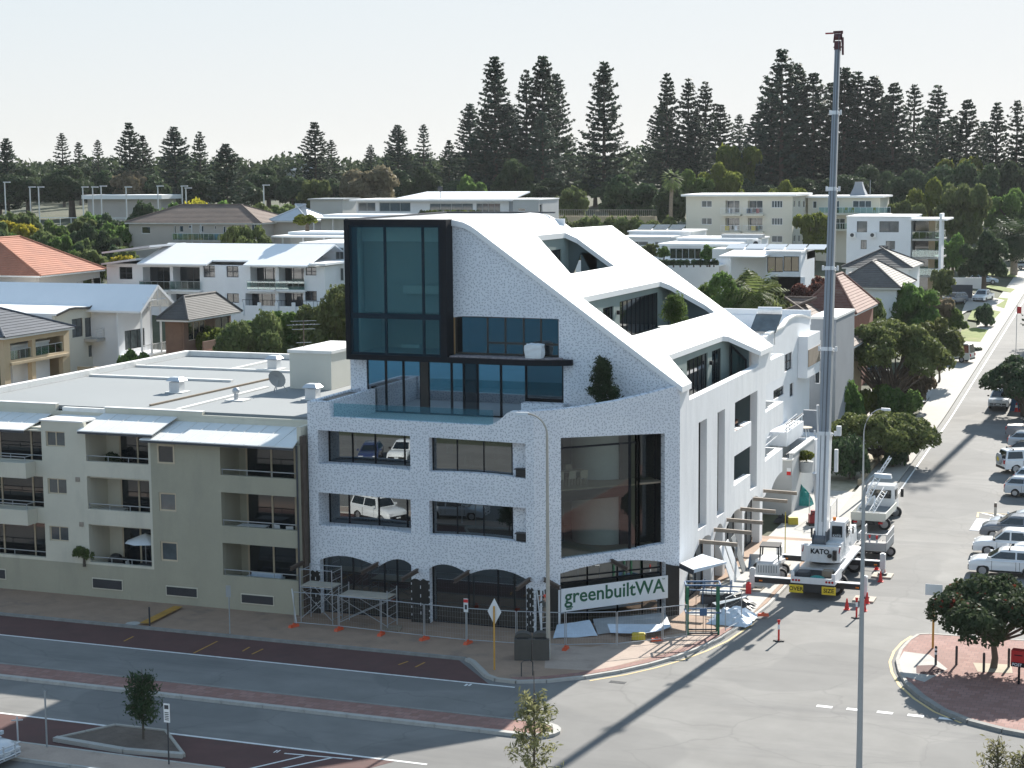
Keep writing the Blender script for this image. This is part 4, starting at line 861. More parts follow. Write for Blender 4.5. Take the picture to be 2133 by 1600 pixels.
def house(label, F, xl, xr, yt, dep, wm, wins=(), swins=(), name='house', cat='house', fm='white_plastic', gm='dark_glass', group=None, sm=None, zb=None):
    p, q = PY(xl, yt, F), PY(xr, yt, F); X0, X1, Z1 = p.x, q.x, (p.z+q.z)/2; cx, cy = (X0+X1)/2, F+dep/2
    Z0 = zb if zb is not None else min(T(x, y) for x in (X0, X1) for y in (F, F+dep))-.5
    h = thing(name, label, cat, (cx, cy, max(Z0, T(cx, cy)-.5)), 0, group); hs = []; hw = []
    for w in wins:
        a, b = PY(w[0], w[1], F), PY(w[2], w[3], F); z1, z0 = a.z, max(b.z, Z0+.1)
        if z1 > Z1-.1: z1 = Z1-.1
        hs.append(rect(a.x, z0, b.x, z1)); hw.append((a.x, z0, b.x, z1)+tuple(w[4:]))
    mb = MB(); mb.plate(rect(X0, Z0, X1, Z1), hs, yface(F), .25); mb.build('front_wall', wm, h)
    for w in hw:
        k = w[4] if len(w) > 4 else 2; r = w[5] if len(w) > 5 else 1; rec = w[6] if len(w) > 6 else 0
        if rec:
            mb = MB(); mb.box(w[0]-.1, F+.26, w[1]-.15, w[2]+.1, F+rec, w[1]); mb.box(w[0]-.1, F+.26, w[1], w[0], F+rec, w[3]); mb.box(w[2], F+.26, w[1], w[2]+.1, F+rec, w[3]); mb.box(w[0]-.1, F+.26, w[3], w[2]+.1, F+rec, w[3]+.1); mb.build('balcony_recess', wm, h)
        window(h, 'y', F, w[0], w[1], w[2], w[3], cols=k, rows=r, fm=fm, gm=gm, inset=rec or .1, fw=.08)
    hs = []; hw = []
    for w in swins:
        a, b = PX(w[0], (w[1]+w[3])/2, X1), PX(w[2], (w[1]+w[3])/2, X1); m_ = PX((w[0]+w[2])/2, w[1], X1); n_ = PX((w[0]+w[2])/2, w[3], X1)
        y0, y1 = max(a.y, F+.3), min(b.y, F+dep-.2)
        if y1-y0 < .3: continue
        hs.append(rect(y0, n_.z, y1, min(m_.z, Z1-.1))); hw.append((y0, n_.z, y1, min(m_.z, Z1-.1)))
    mb = MB(); mb.plate(rect(F+.26, Z0, F+dep, Z1), hs, xface(X1), .25); mb.build('side_wall', sm or wm, h)
    for w in hw: window(h, 'x', X1, *w, fm=fm, gm=gm, inset=.1)
    mb = MB(); mb.box(X0, F+.26, Z0, X0+.2, F+dep-.2, Z1); mb.box(X0, F+dep-.2, Z0, X1-.26, F+dep, Z1); mb.build('rear_wall', wm, h)
    mb = MB(); mb.box(X0+.21, F+.27, Z1-.25, X1-.27, F+dep-.21, Z1-.05); mb.build('ceiling', wm, h)
    return h, X0, X1, F+dep, Z0, Z1
def balus(h, kind, c, u0, u1, z0, z1, m='pole_grey', gm=None, bars=6):
    P = (lambda u, z: (u, c, z)) if kind == 'y' else (lambda u, z: (c, u, z))
    mb = MB(); mb.bar(P(u0, z1), P(u1, z1), .06)
    for i in range(bars+1): u = u0+(u1-u0)*i/bars; mb.bar(P(u, z0), P(u, z1-.03), .035)
    o = mb.build('balustrade', m, h)
    if gm:
        mb = MB(); a, b = P(u0, z0+.05), P(u1, z1-.05); t = .012
        mb.box(min(a[0], b[0])-(t if kind == 'x' else 0), min(a[1], b[1])-(t if kind == 'y' else 0), z0+.05, max(a[0], b[0])+(t if kind == 'x' else 0), max(a[1], b[1])+(t if kind == 'y' else 0), z1-.05); mb.build('glass_panel', gm, o)
    return o
def flat(h, x0, y0, x1, y1, z, over, m, th=.22, name='flat_roof'):
    mb = MB(); mb.box(x0-over, y0-over, z, x1+over, y1+over*.3, z+th); return mb.build(name, m, h)
# 1 long white townhouses
F = 182
w1 = [(248, 556, 276, 582, 2, 2), (297, 556, 355, 604, 2, 1, 1.6), (360, 556, 417, 604, 2, 1, 1.6), (423, 545, 448, 578, 2, 2), (471, 543, 497, 578, 2, 2), (521, 553, 574, 600, 3, 1, 1.6), (580, 553, 634, 599, 3, 1, 1.6), (636, 549, 659, 574, 2, 2),
      (297, 610, 350, 640, 2, 1, 1.6), (356, 612, 412, 634, 2, 1, 1.2), (424, 612, 449, 631, 2), (472, 611, 498, 631, 2), (511, 611, 574, 645, 3, 1, 1.6), (580, 610, 632, 645, 3, 1, 1.6), (635, 606, 660, 627, 2)]
H, x0, x1, y1, z0, z1 = house('long white two storey townhouse row with white metal roof and recessed balconies', F, 222, 676, 552, 11, 'white_render', w1, name='townhouse_row', fm='dark_trim', gm='dark_glass')
for a, b in ((297, 355), (360, 417), (521, 574), (580, 634)):
    p, q = PY(a, 602, F), PY(b, 602, F); balus(H, 'y', F-.35, p.x-.2, q.x+.2, p.z-.05, p.z+.95, 'pole_grey', 'clear_glass', 5)
    mb = MB(); mb.box(p.x-.3, F-.5, p.z-.25, q.x+.3, F-.02, p.z-.06); mb.build('balcony_slab', 'white_render', H)
def rp(px, py, F_): return PY(px, py, F_)
a, b = rp(262, 508, F+6), rp(606, 505, F+6); c, d = rp(640, 549, F-1.2), rp(285, 553, F-1.2); e = rp(430, 553, F-1.2); f1 = rp(420, 540, F+.3); g1 = rp(505, 540, F+.3); e2 = rp(506, 550, F-1.2)
mb = MB(); zf = (c.z+d.z)/2; zk = (a.z+b.z)/2; u_ = .18
def slope(xa, xb, ya, za, yb, zb_): mb.hexa([(xa, ya, za-u_), (xb, ya, za-u_), (xb, yb, zb_-u_), (xa, yb, zb_-u_), (xa, ya, za), (xb, ya, za), (xb, yb, zb_), (xa, yb, zb_)])
slope(d.x, e.x, F-1.2, zf, F+6, zk); slope(e.x, e2.x, F+.2, zf+(zk-zf)*1.4/7.2, F+6, zk); slope(e2.x, c.x, F-1.2, zf, F+6, zk); slope(d.x, c.x, F+11.4, zf, F+6.01, zk); mb.build('metal_roof', 'metal_roof', H)
mb = MB(); p, q = rp(212, 545, F-1), rp(280, 522, F+5); u_ = .15
mb.hexa([(p.x, F-1.2, p.z-.4), (d.x-.1, F-1.2, p.z+.2), (d.x-.1, F+9, p.z+.2), (p.x, F+9, p.z-.4), (p.x, F-1.2, p.z-.2), (d.x-.1, F-1.2, p.z+.45), (d.x-.1, F+9, p.z+.45), (p.x, F+9, p.z-.2)])
mb.hexa([(p.x-.5, F-.2, p.z+.9), (d.x+1.2, F-.2, p.z+1.7), (d.x+1.2, F+8, p.z+1.7), (p.x-.5, F+8, p.z+.9), (p.x-.5, F-.2, p.z+1.1), (d.x+1.2, F-.2, p.z+1.95), (d.x+1.2, F+8, p.z+1.95), (p.x-.5, F+8, p.z+1.1)]); mb.build('skillion_roof', 'grey_metal_roof', H)
mb = MB(); mb.box(c.x, F-.8, zf+.0, x1+.5, F+10.5, zf+.25); mb.build('end_roof', 'metal_roof', H)
gwl = thing('garden_wall', 'white pillared garden wall below the townhouse row', 'wall', (rp(590, 645, F-3).x, F-3, T(-100, F-3)))
a, b = rp(505, 640, F-3), rp(676, 640, F-3); mb = MB(); mb.box(a.x, F-3.1, T(a.x, F-3)-.5, b.x, F-2.9, b.z); mb.build('wall_panel', 'white_render', gwl)
for px in (506, 542, 578, 613, 648): p = rp(px, 630, F-3); mb = MB(); mb.box(p.x-.2, F-3.3, p.z-1.5, p.x+.2, F-3.11, p.z); mb.build('pillar', 'white_render', gwl)
mb = MB(); mb.bar((a.x, F-3, b.z+.65), (b.x, F-3, b.z+.65), .05)
for i in range(24): x = a.x+(b.x-a.x)*i/23; mb.bar((x, F-3, b.z), (x, F-3, b.z+.63), .03)
mb.build('railing', 'black_metal', gwl)
# 2 white house right of it
H, x0, x1, y1, z0, z1 = house('white two storey house with wide windows behind the black glass box', 186, 655, 760, 545, 10, 'white_render', [(684, 558, 716, 585, 3), (690, 512+40, 700, 556, 1)], name='house', fm='pole_grey', gm='grey_glass')
F = 190; H, x0, x1, y1, z0, z1 = house('white cubic house with skillion roof beside the townhouse row', F, 630, 790, 508, 9, 'white_render', [(650, 517, 672, 536, 2), (698, 516, 716, 541, 2)], fm='pole_grey', gm='grey_glass'); flat(H, x0, F, x1, y1, z1, .3, 'white_roof', .15)
# 3 wavy roof house
X1 = PX(160, 700, -106).x; X1 = -106.0
h = thing('wavy_roof_house', 'white house with a wavy white roof and steel railed balcony', 'house', (-114, 166, 4))
def yz(px, py, X=X1): p = PX(px, py, X); return (p.y, p.z)
wv = [yz(*q) for q in ((113, 658), (128, 651), (140, 645), (152, 643), (168, 643), (182, 642), (195, 634), (215, 624), (245, 612))]
gz = 3.0
out = [(wv[0][0], gz), (wv[-1][0], gz)]+wv[::-1]
ww = [rect(*sum(q, ())) for q in ((yz(151, 704), yz(172, 662)), (yz(178, 703), yz(224, 656)), (yz(185, 744), yz(226, 713)))]
def fix(r): (a, b), (c, d) = r[0], r[2]; return rect(min(a, c), min(b, d), max(a, c), max(b, d))
ww = [fix(r) for r in ww]
mb = MB(); mb.plate(out, ww, xface(X1), .25); mb.build('end_wall', 'cream_wall', h)
for r, n in zip(ww, (2, 4, 3)): window(h, 'x', X1, r[0][0], r[0][1], r[2][0], r[2][1], cols=n, rows=2 if n == 2 else 1, fm='dark_trim', gm='grey_glass', inset=.1)
mb = MB()
for (ya, za), (yb, zb_) in zip(wv, wv[1:]): mb.hexa([(-135, ya, za), (X1+.25, ya, za), (X1+.25, yb, zb_), (-135, yb, zb_), (-135, ya, za+.2), (X1+.25, ya, za+.2), (X1+.25, yb, zb_+.2), (-135, yb, zb_+.2)])
mb.build('wavy_roof', 'white_roof', h, True)
mb = MB()
for (ya, za), (yb, zb_) in zip(wv, wv[1:]): mb.hexa([(X1+.26, ya, za-.05), (X1+.36, ya, za-.05), (X1+.36, yb, zb_-.05), (X1+.26, yb, zb_-.05), (X1+.26, ya, za+.15), (X1+.36, ya, za+.15), (X1+.36, yb, zb_+.15), (X1+.26, yb, zb_+.15)])
mb.build('roof_fascia', 'dark_bronze', h)
mb = MB(); mb.box(-135, wv[0][0], gz, X1-.3, wv[0][0]+.2, wv[0][1]); mb.box(-135, wv[-1][0]-.3, gz, X1, wv[-1][0], wv[-1][1]+.6); mb.box(X1-9, wv[-1][0]+.01, wv[-1][1], X1, wv[-1][0]+.4, wv[-1][1]+.9); mb.box(-135, wv[-1][0]+.01, wv[-1][1], X1-17, wv[-1][0]+.4, wv[-1][1]+.9); mb.build('parapet_wall', 'white_render', h)
p, q = yz(178, 705), yz(258, 697); mb = MB(); mb.box(X1, p[0]-.3, p[1]-.3, X1+1.6, q[0], p[1]); mb.build('balcony_slab', 'concrete', h); balus(h, 'x', X1+1.5, p[0]-.3, q[0], p[1], p[1]+1.0, 'pale_steel', None, 5)
mb = MB()
for k in range(3): mb.bar((X1+1.5, p[0]-.3, p[1]+.25*(k+1)), (X1+1.5, q[0], p[1]+.25*(k+1)), .035)
mb.build('rail_wire', 'pale_steel', h)
for px, py, s_ in ((14, 623, .45), (97, 625, .45), (45, 612, .25), (73, 617, .25)):
    y_ = wv[3][0]+(623-py)*.2+6; p = PY(px, py, y_); mb = MB(); mb.cyl(p.x, y_, p.z-1.6, p.z, s_*.5, 8); mb.sphere((p.x, y_, p.z+.05), s_*.8, 8, 5); mb.build('roof_vent', 'pale_steel', h, True)
p = PY(137, 606, wv[-1][0]+1); ds2 = thing('satellite_dish', 'dark satellite dish behind the wavy white roof', 'satellite dish', (p.x, p.y, wv[-1][1]+.2)); mb = MB()
mb.tube([(0, 0, 0), (0, 0, p.z-wv[-1][1])], .05); mb.build('mount', 'pole_grey', ds2, False, True); mb = MB(); mb.sphere((0, -.1, p.z-wv[-1][1]-.1), .42, 12, 6, (1, .25, 1)); mb.build('dish', 'grille', ds2, True, True)
# 4 white gabled house with verandas
X1 = -100.0; h = thing('gabled_house', 'white gabled house with two tiers of lattice verandas', 'house', (-107, 157, 5))
ap, el, er = PX(320, 597, X1), PX(288, 648, X1), PX(355, 636, X1); gz = 3.5
y0_, y1_ = el.y, er.y; ym = ap.y
mb = MB(); mb.plate([(y0_, gz), (y1_, gz), (y1_, er.z), (ym, ap.z-.1), (y0_, el.z)], [rect(y0_+1.2, gz+.6, y1_-1.2, gz+2.7), rect(y0_+1.2, gz+3.6, y1_-1.2, gz+5.6)], xface(X1-2.5), .2); mb.build('end_wall', 'white_render', h)
window(h, 'x', X1-2.5, y0_+1.2, gz+.6, y1_-1.2, gz+2.7, cols=3, inset=.1, gm='grey_glass'); window(h, 'x', X1-2.5, y0_+1.2, gz+3.6, y1_-1.2, gz+5.6, cols=3, inset=.1, gm='grey_glass')
mb = MB(); mb.box(X1-14, y0_+.5, gz, X1-2.8, y0_+.7, el.z); mb.build('side_wall', 'white_render', h)
mb = MB(); th = .2
for ya, za, yb, zb_ in ((y0_-.4, el.z-.2, ym, ap.z), (y1_+.4, er.z-.2, ym+.01, ap.z)): mb.hexa([(X1-24, ya, za), (X1+.5, ya, za), (X1+.5, yb, zb_), (X1-24, yb, zb_), (X1-24, ya, za+th), (X1+.5, ya, za+th), (X1+.5, yb, zb_+th), (X1-24, yb, zb_+th)])
mb.build('gable_roof', 'metal_roof', h)
mb = MB(); mb.bar((X1+.5, y0_-.4, el.z-.15), (X1+.5, ym, ap.z+.05), .12, .3); mb.bar((X1+.5, y1_+.4, er.z-.15), (X1+.5, ym, ap.z+.05), .12, .3); mb.bar((X1+.4, y0_+1.5, el.z+1.0), (X1+.4, y1_-1.5, el.z+1.0), .1); mb.bar((X1+.4, ym, el.z+1), (X1+.4, ym, ap.z), .1)
for k in range(7): y_ = y0_+.4+(y1_-y0_-.8)*k/6; mb.bar((X1+.35, y_, el.z+.4), (X1+.35, y_, el.z+1.4 if 0 < k < 6 else el.z+.8), .06)
mb.build('gable_trim', 'white_plastic', h)
for z in (gz+.2, gz+3.2):
    mb = MB(); mb.box(X1-2.5, y0_+.2, z-.2, X1+.2, y1_-.2, z); mb.build('veranda_floor', 'white_render', h); balus(h, 'x', X1+.1, y0_+.3, y1_-.3, z, z+1.0, 'white_plastic', None, 22)
for k in range(4): y_ = y0_+.35+(y1_-y0_-.7)*k/3; mb = MB(); mb.box(X1+.02, y_-.08, gz-.5, X1+.18, y_+.08, el.z+.3); mb.build('veranda_post', 'white_plastic', h)
# 5 beige house with slate tiles
X1 = -103.0; h = thing('beige_house', 'beige two storey house with dark slate tiled hip roof and deep balconies', 'house', (-110, 152, 2))
def yz(px, py, X=X1): p = PX(px, py, X); return (p.y, p.z)
ya, yb = yz(20, 760)[0], yz(141, 750)[0]; zt = yz(75, 692)[1]; zf = yz(75, 742)[1]; zg = yz(75, 803)[1]; gz = zg-1.5
bl = [rect(yz(22, 740)[0], zf, yz(68, 740)[0], zt-.7), rect(yz(75, 740)[0], zf, yz(134, 740)[0], zt-.7), rect(yz(22, 770)[0], zg, yz(67, 770)[0], zf-.5), rect(yz(75, 770)[0], zg, yz(132, 770)[0], zf-.5)]
mb = MB(); mb.plate(rect(ya-.8, gz, yb+.4, zt), bl, xface(X1), .5); mb.build('arcade_wall', 'beige_wall', h)
mb = MB(); mb.box(X1-2.6, ya-.8, gz, X1-2.4, yb+.4, zt); mb.build('inner_wall', 'beige_wall', h)
for r in bl: window(h, 'x', X1-2.4, r[0][0]+.3, r[0][1]+.02, r[0][0]+(r[2][0]-r[0][0])*.7, r[2][1], cols=3, fm='dark_trim', inset=-.06)
for r in bl[:2]: balus(h, 'x', X1-.2, r[0][0], r[2][0], zf, zf+.9, 'pale_steel', 'clear_glass', 4)
mb = MB(); mb.box(X1-2.4, ya, zf-.45, X1+.25, yb, zf-.2); mb.box(X1-2.4, ya, zg-.3, X1+1.0, yb+.2, zg-.1); mb.build('balcony_slab', 'limestone', h)
for q_ in ((ya-.79, ya-.5, X1-2.7), (yb+.1, yb+.39, X1-.55)): mb = MB(); mb.box(X1-12, q_[0], gz, q_[2], q_[1], zt); mb.build('side_wall', 'beige_wall', h)
hip(h, X1-12, ya-.8, X1, yb+.4, zt, 2.4, .5, 'tile_slate', 'x', 12)
gw2 = thing('retaining_wall', 'low limestone terrace wall in front of the beige house', 'wall', (X1+6, yb-2, 1))
mb = MB(); mb.box(X1+.6, yb+.7, T(X1, yb)-1, X1+14, yb+1.1, zg+1.2); mb.box(X1+2, ya-3, T(X1, ya)-1, X1+3, yb+.6, zg-.4); mb.build('block_course', 'limestone', gw2)
h, x0, x1, y1, z0, z1 = house('white rendered house corner with dark windows at the photo edge beside the beige house', 141, -70, 24, 723, 6, 'white_render', [(-20, 734, 16, 770, 2), (-20, 790, 18, 822, 2)], fm='dark_trim'); flat(h, x0, 141, x1, y1, z1, .1, 'white_roof')
# 6 orange tiled house
X1 = -118.0; h = thing('orange_roof_house', 'house with bright orange terracotta tiled hip roof', 'house', (-128, 196, 8))
ya, yb = PX(84, 572, X1).y, PX(222, 562, X1).y; ze = PX(120, 571, X1).z
mb = MB(); mb.plate(rect(ya+.5, ze-5, yb-.5, ze-.1), [rect(ya+8, ze-2.2, ya+9, ze-1.2), rect(ya+11, ze-2.4, ya+12.6, ze-1)], xface(X1-.6), .2); mb.box(X1-18, ya+.5, ze-5, X1-.85, ya+.7, ze-.1); mb.box(X1-.55, ya+1, ze-2.6, X1-.5, ya+3, ze-1.6); mb.build('wall', 'fawn_wall', h)
window(h, 'x', X1-.6, ya+11, ze-2.4, ya+12.6, ze-1, cols=2, inset=.08); window(h, 'x', X1-.6, ya+8, ze-2.2, ya+9, ze-1.2, cols=1, inset=.08)
ro_ = hip(h, X1-18, ya, X1, yb, ze, 3.9, 0, 'tile_orange', 'y', 20, (yb-ya)*.32, 'tile_orange')
for px, py in ((111, 532), (116, 546), (130, 558), (137, 555)):
    p = PX(px, py, X1-5.5+(py-532)*.1); mb = MB(); mb.box(p.x-.3, p.y-.4, p.z-.5, p.x+.3, p.y+.4, p.z+.15); mb.build('roof_vent', 'pale_steel', ro_)
h = thing('pale_roof_house', 'house with pale grey metal hip roof below the orange roof', 'house', (-135, 172, 6)); p = PY(25, 590, 176); q = PY(78, 582, 176)
mb = MB(); mb.box(p.x-14, 170.5, p.z-4.5, q.x-.6, 180, p.z-.05); mb.build('wall', 'brown_wall', h); hip(h, p.x-14, 170, q.x-.3, 181, p.z, 2.0, .4, 'grey_metal_roof', 'x', 1)
# 7 brown hip roof flats
F = 232; ws = [(294, 472, 313, 487, 1), (373, 470, 382, 484, 1), (414, 470, 424, 484, 2), (362, 470, 367, 500, 1), (464, 471, 470, 500, 1), (523, 463, 541, 486, 3), (392, 469, 398, 476, 1), (446, 470, 450, 478, 1)]
H, x0, x1, y1, z0, z1 = house('fawn two storey flats with long brown tiled hip roof and open walkway', F, 268, 541, 464, 11, 'fawn_wall', ws, name='flats')
hip(H, x0, F, x1, y1, z1, 2.5, .5, 'tile_brown', 'x', 14, 6.5)
p, q = PY(360, 500, F-1.2), PY(490, 500, F-1.2); mb = MB(); mb.box(p.x, F-1.3, p.z-.25, q.x, F-.02, p.z); mb.build('walkway_slab', 'concrete', H); balus(H, 'y', F-1.25, p.x, q.x, p.z, p.z+1, 'pale_steel', 'clear_glass', 12)
for px in (399, 418): p2 = PY(px, 468, F-1.2); mb = MB(); mb.box(p2.x-.06, F-1.25, p.z-3, p2.x+.06, F-1.13, p2.z); mb.build('post', 'pale_steel', H)
p = PY(418, 436, F+5); mb = MB(); mb.box(p.x-.5, F+4.5, p.z-1.4, p.x+.5, F+5.5, p.z); mb.box(p.x-.2, F+4.8, p.z, p.x+.2, F+5.2, p.z+.4); mb.build('chimney', 'grey_wall', H)
# 8 dark tile bungalow
X1 = -95.0; h = thing('bungalow', 'low brick bungalow with dark grey tiled hip roof', 'house', (-97, 166, 5)); p, q = PX(390, 667, X1), PX(500, 650, X1)
ya, yb, ze = p.y, q.y, p.z
mb = MB(); mb.plate(rect(ya+.6, ze-3.6, yb-.6, ze-.05), [rect(ya+1.5, ze-2.3, ya+5, ze-.4), rect(ya+7, ze-2.4, ya+10, ze-.4)], xface(X1-.8), .2); mb.box(X1-3, ya+.6, ze-3.6, X1-1.05, ya+.8, ze-.05); mb.build('wall', 'brown_wall', h)
window(h, 'x', X1-.8, ya+1.5, ze-2.3, ya+5, ze-.4, cols=3, fm='cream_frame', inset=.08); window(h, 'x', X1-.8, ya+7, ze-2.4, ya+10, ze-.4, cols=2, fm='dark_trim', inset=.08)
hip(h, X1-3.4, ya, X1, yb, ze, 2.2, .2, 'tile_dark', 'y', 14, 2.4)
fe = thing('brick_fence', 'low red brick fence in front of the dark roofed bungalow', 'fence', (X1+3, ya+4, T(X1+3, ya+4))); p, q = PX(425, 712, X1+3), PX(520, 730, X1+3)
mb = MB(); mb.box(X1+2.8, ya-2, T(X1+3, ya)-1, X1+3.1, yb, p.z-.9); mb.build('fence_wall', 'brick_red', fe); mb = MB(); mb.box(X1+2.86, ya-2, p.z-.88, X1+3.0, yb, p.z); mb.build('fence_infill', 'brown_wall', fe)
# 9 modern white pavilion house, low roofs around it
F = 250; H, x0, x1, y1, z0, z1 = house('low white modern pavilion with long band of glass and thin flat roof', F, 742, 1060, 419, 9, 'white_render', [(746, 422, 782, 440, 2), (790, 422, 855, 441, 3), (895, 424, 985, 441, 4), (992, 424, 1042, 443, 4)], name='modern_house', fm='pole_grey', gm='grey_glass')
flat(H, x0, F, x1, y1, z1, .8, 'white_roof', .3); p, q = PY(815, 415, F+4), PY(1068, 404, F+4)
mb = MB(); mb.hexa([(p.x, F+2, p.z-.3), (q.x, F+2, p.z-.3), (q.x+1, F+9, p.z+.9), (p.x+4, F+9, p.z+.9), (p.x, F+2, p.z-.1), (q.x, F+2, p.z-.1), (q.x+1, F+9, p.z+1.1), (p.x+4, F+9, p.z+1.1)]); mb.build('skillion_roof', 'metal_roof', H)
p = PY(917, 400, F+3); ds3 = thing('satellite_dish', 'dark satellite dish on the modern pavilion roof', 'satellite dish', (p.x, F+3, z1+.3)); mb = MB(); mb.tube([(0, 0, 0), (0, 0, 1.4)], .06); mb.build('mount', 'pole_grey', ds3, False, True); mb = MB(); mb.sphere((0, 0, 1.5), .45, 10, 6, (1, .3, 1)); mb.build('dish', 'grille', ds3, True, True)
H, x0, x1, y1, z0, z1 = house('pale grey end block joined to the modern pavilion', 247, 1068, 1122, 417, 9, 'grey_wall', [(1078, 434, 1094, 441, 1)], [(1124, 425, 1130, 445)], name='garage', cat='building'); flat(H, x0, 247, x1, y1, z1, .1, 'white_roof', .15)
h = thing('low_roof_house', 'thin white flat roof slabs stepping behind the black glass box', 'house', (-90, 212, 8))
for (xa, ya_, xb, yb_, F_, m_, th_) in ((565, 491, 790, 487, 205, 'white_roof', .22), (600, 483, 790, 481, 208, 'white_roof', .35), (632, 453, 790, 453, 226, 'white_roof', .2), (672, 447, 1000, 447, 229, 'white_roof', .3)):
    p, q = PY(xa, ya_, F_), PY(xb, yb_, F_); mb = MB(); mb.box(p.x, F_, p.z-th_, q.x, F_+5, p.z); mb.build('roof_slab', m_, h)
    if ya_ > 450 and F_ != 229:
        mb = MB(); mb.box(p.x+2, F_+1.5, p.z-3.4, q.x, F_+4.5, p.z-th_-.01); mb.build('wall', 'grey_wall', h)
        for k in range(3): mb = MB(); mb.box(p.x+1.2+k*3, F_+.6, p.z-3.2, p.x+1.4+k*3, F_+.8, p.z-th_-.01); mb.build('post', 'pale_steel', h)
p = PY(590, 510, 203); mb = MB(); mb.box(p.x-1, 203, p.z-3, p.x+22, 204, p.z-1.0); mb.build('garden_wall', 'white_render', h)
h = thing('grey_gable_house', 'small house with grey metal hip roof and pale grey wall', 'house', (-118, 238, 11)); p, q = PY(562, 460, 236), PY(640, 460, 236)
mb = MB(); mb.box(p.x+.4, 236.4, p.z-4, q.x-.4, 243, p.z-.05); mb.build('wall', 'fawn_wall', h); hip(h, p.x, 236, q.x, 244, p.z, 2.3, .3, 'grey_metal_roof', 'x', 1)
p, q = PY(646, 417, 262), PY(713, 417, 262); h = thing('grey_block', 'low grey flat roofed building behind the small grey roofed house', 'building', ((p.x+q.x)/2, 264, 10)); mb = MB(); mb.box(p.x, 262, p.z-5, q.x, 268, p.z); mb.build('wall', 'grey_wall', h); mb = MB(); mb.box(p.x-.3, 261.7, p.z, q.x+.3, 268.3, p.z+.25); mb.build('flat_roof', 'pole_grey', h)
# 10 cream three storey apartments on the right
F = 290
ws = []
for y in (418, 454, 489): ws += [(1461, y, 1483, y+14, 2)]
for y in (418, 454): ws += [(1511, y, 1540, y+26, 2, 1, 1.2), (1558, y, 1588, y+26, 2, 1, 1.2), (1607, y, 1630, y+15, 4)]
ws += [(1607, 491, 1630, 505, 2), (1511, 492, 1540, 512, 2, 1, 1.2), (1558, 492, 1588, 512, 2, 1, 1.2)]
H, x0, x1, y1, z0, z1 = house('cream three storey apartment block with white balconies hung with colourful towels', F, 1429, 1651, 409, 13, 'cream_wall', ws, [(x, y, x+4.5, y+14) for y in (418, 454, 490) for x in (1653, 1663, 1673)], name='apartment_block', cat='building', fm='white_plastic', gm='grey_glass')
flat(H, x0, F, x1, y1, z1, .7, 'white_roof', .35)
tw = random.Random(3)
for px in (1501, 1548):
    for py in (446, 482):
        p, q = PY(px, py, F-1.2), PY(px+41, py, F-1.2); mb = MB(); mb.box(p.x, F-1.3, p.z-.3, q.x, F-.02, p.z-.05); mb.build('balcony_slab', 'cream_wall', H)
        balus(H, 'y', F-1.25, p.x, q.x, p.z, p.z+1.0, 'white_plastic', None, 14)
        for k in range(tw.randint(2, 4)):
            x = p.x+.2+tw.random()*2.4; mb = MB(); mb.box(x, F-1.22, p.z+.15, x+.3+tw.random()*.4, F-1.19, p.z+.9); mb.build('towel', tw.choice(('blue_steel', 'crane_red', 'teal_cloth', 'yellow_box', 'paint_pale_blue')), H)
F = 301; ws = [(1693, 419, 1701, 434, 1), (1776, 418, 1815, 434, 3), (1738, 418, 1748, 450, 1), (1738, 455, 1760, 480, 2)]
H, x0, x1, y1, z0, z1 = house('cream apartment wing with long railed balcony and yellow chairs under a flat roof', F, 1683, 1833, 412, 10, 'cream_wall', ws, name='apartment_block', cat='building', gm='grey_glass'); flat(H, x0, F, x1, y1, z1, .6, 'white_roof', .3)
for py, xr in ((444, 1855), (477, 1765)):
    p, q = PY(1706, py, F-2), PY(xr, py, F-2); mb = MB(); mb.box(p.x, F-2.2, p.z-.3, q.x, F-.02, p.z-.05); mb.build('balcony_slab', 'cream_wall', H); balus(H, 'y', F-2.1, p.x, q.x, p.z, p.z+1.0, 'white_plastic', 'rail_glass', 12)
for px in (1762, 1776, 1821):
    p = PY(px, 443, F-1.2); c_ = chair((p.x, F-1.2, p.z), 0, 'yellow chair on the long railed balcony', 'yellow_box', 'yellow balcony chairs')
p = PY(1789, 408, F+5); tu = thing('roof_turret', 'small blue-grey flared metal turret on the cream apartment roof', 'turret', (p.x, F+5, z1+.3)); mb = MB()
prof = [(1.35, 0), (1.15, .5), (.85, 1.2), (.65, 1.9), (.6, 2.3)]
for (r0, h0), (r1, h1) in zip(prof, prof[1:]): mb.hexa([(-r0, -r0, h0), (r0, -r0, h0), (r0, r0, h0), (-r0, r0, h0), (-r1, -r1, h1), (r1, -r1, h1), (r1, r1, h1), (-r1, r1, h1)])
mb.build('turret_roof', 'slate_wall', tu, False, True); mb = MB(); mb.tube([(1.9, 0, 0), (1.9, 0, 2.6)], .05); mb.build('flue', 'pole_grey', tu, False, True)
# 11 modern white block with glazed balconies
F = 262
H, x0, x1, y1, z0, z1 = house('white modern block with glazed corner balconies and tall pale blade wall', F, 1764, 1898, 452, 11, 'white_render', [(1785, 461, 1806, 484, 1), (1832, 461, 1872, 484, 2), (1793, 500, 1805, 519, 2), (1845, 502, 1864, 520, 2)], name='modern_block', cat='building', fm='dark_trim', gm='grey_glass'); flat(H, x0, F, x1, y1, z1, .1, 'white_roof', .12)
a, b = PY(1900, 500, F), PY(1958, 500, F)
for py in (498, 536, 574): p = PY(1900, py, F); mb = MB(); mb.box(a.x, F, p.z-.25, b.x, F+8, p.z); mb.build('balcony_slab', 'concrete', H); balus(H, 'y', F+.05, a.x, b.x, p.z, p.z+1.05, 'pole_grey', 'clear_glass', 4); balus(H, 'x', b.x-.1, F+.1, F+7, p.z, p.z+1.05, 'pole_grey', 'clear_glass', 4)
mb = MB(); mb.box(a.x, F+2.4, T(-36, F)-1, b.x-1, F+8, z1-.3); mb.build('inner_glazing', 'dark_glass', H)
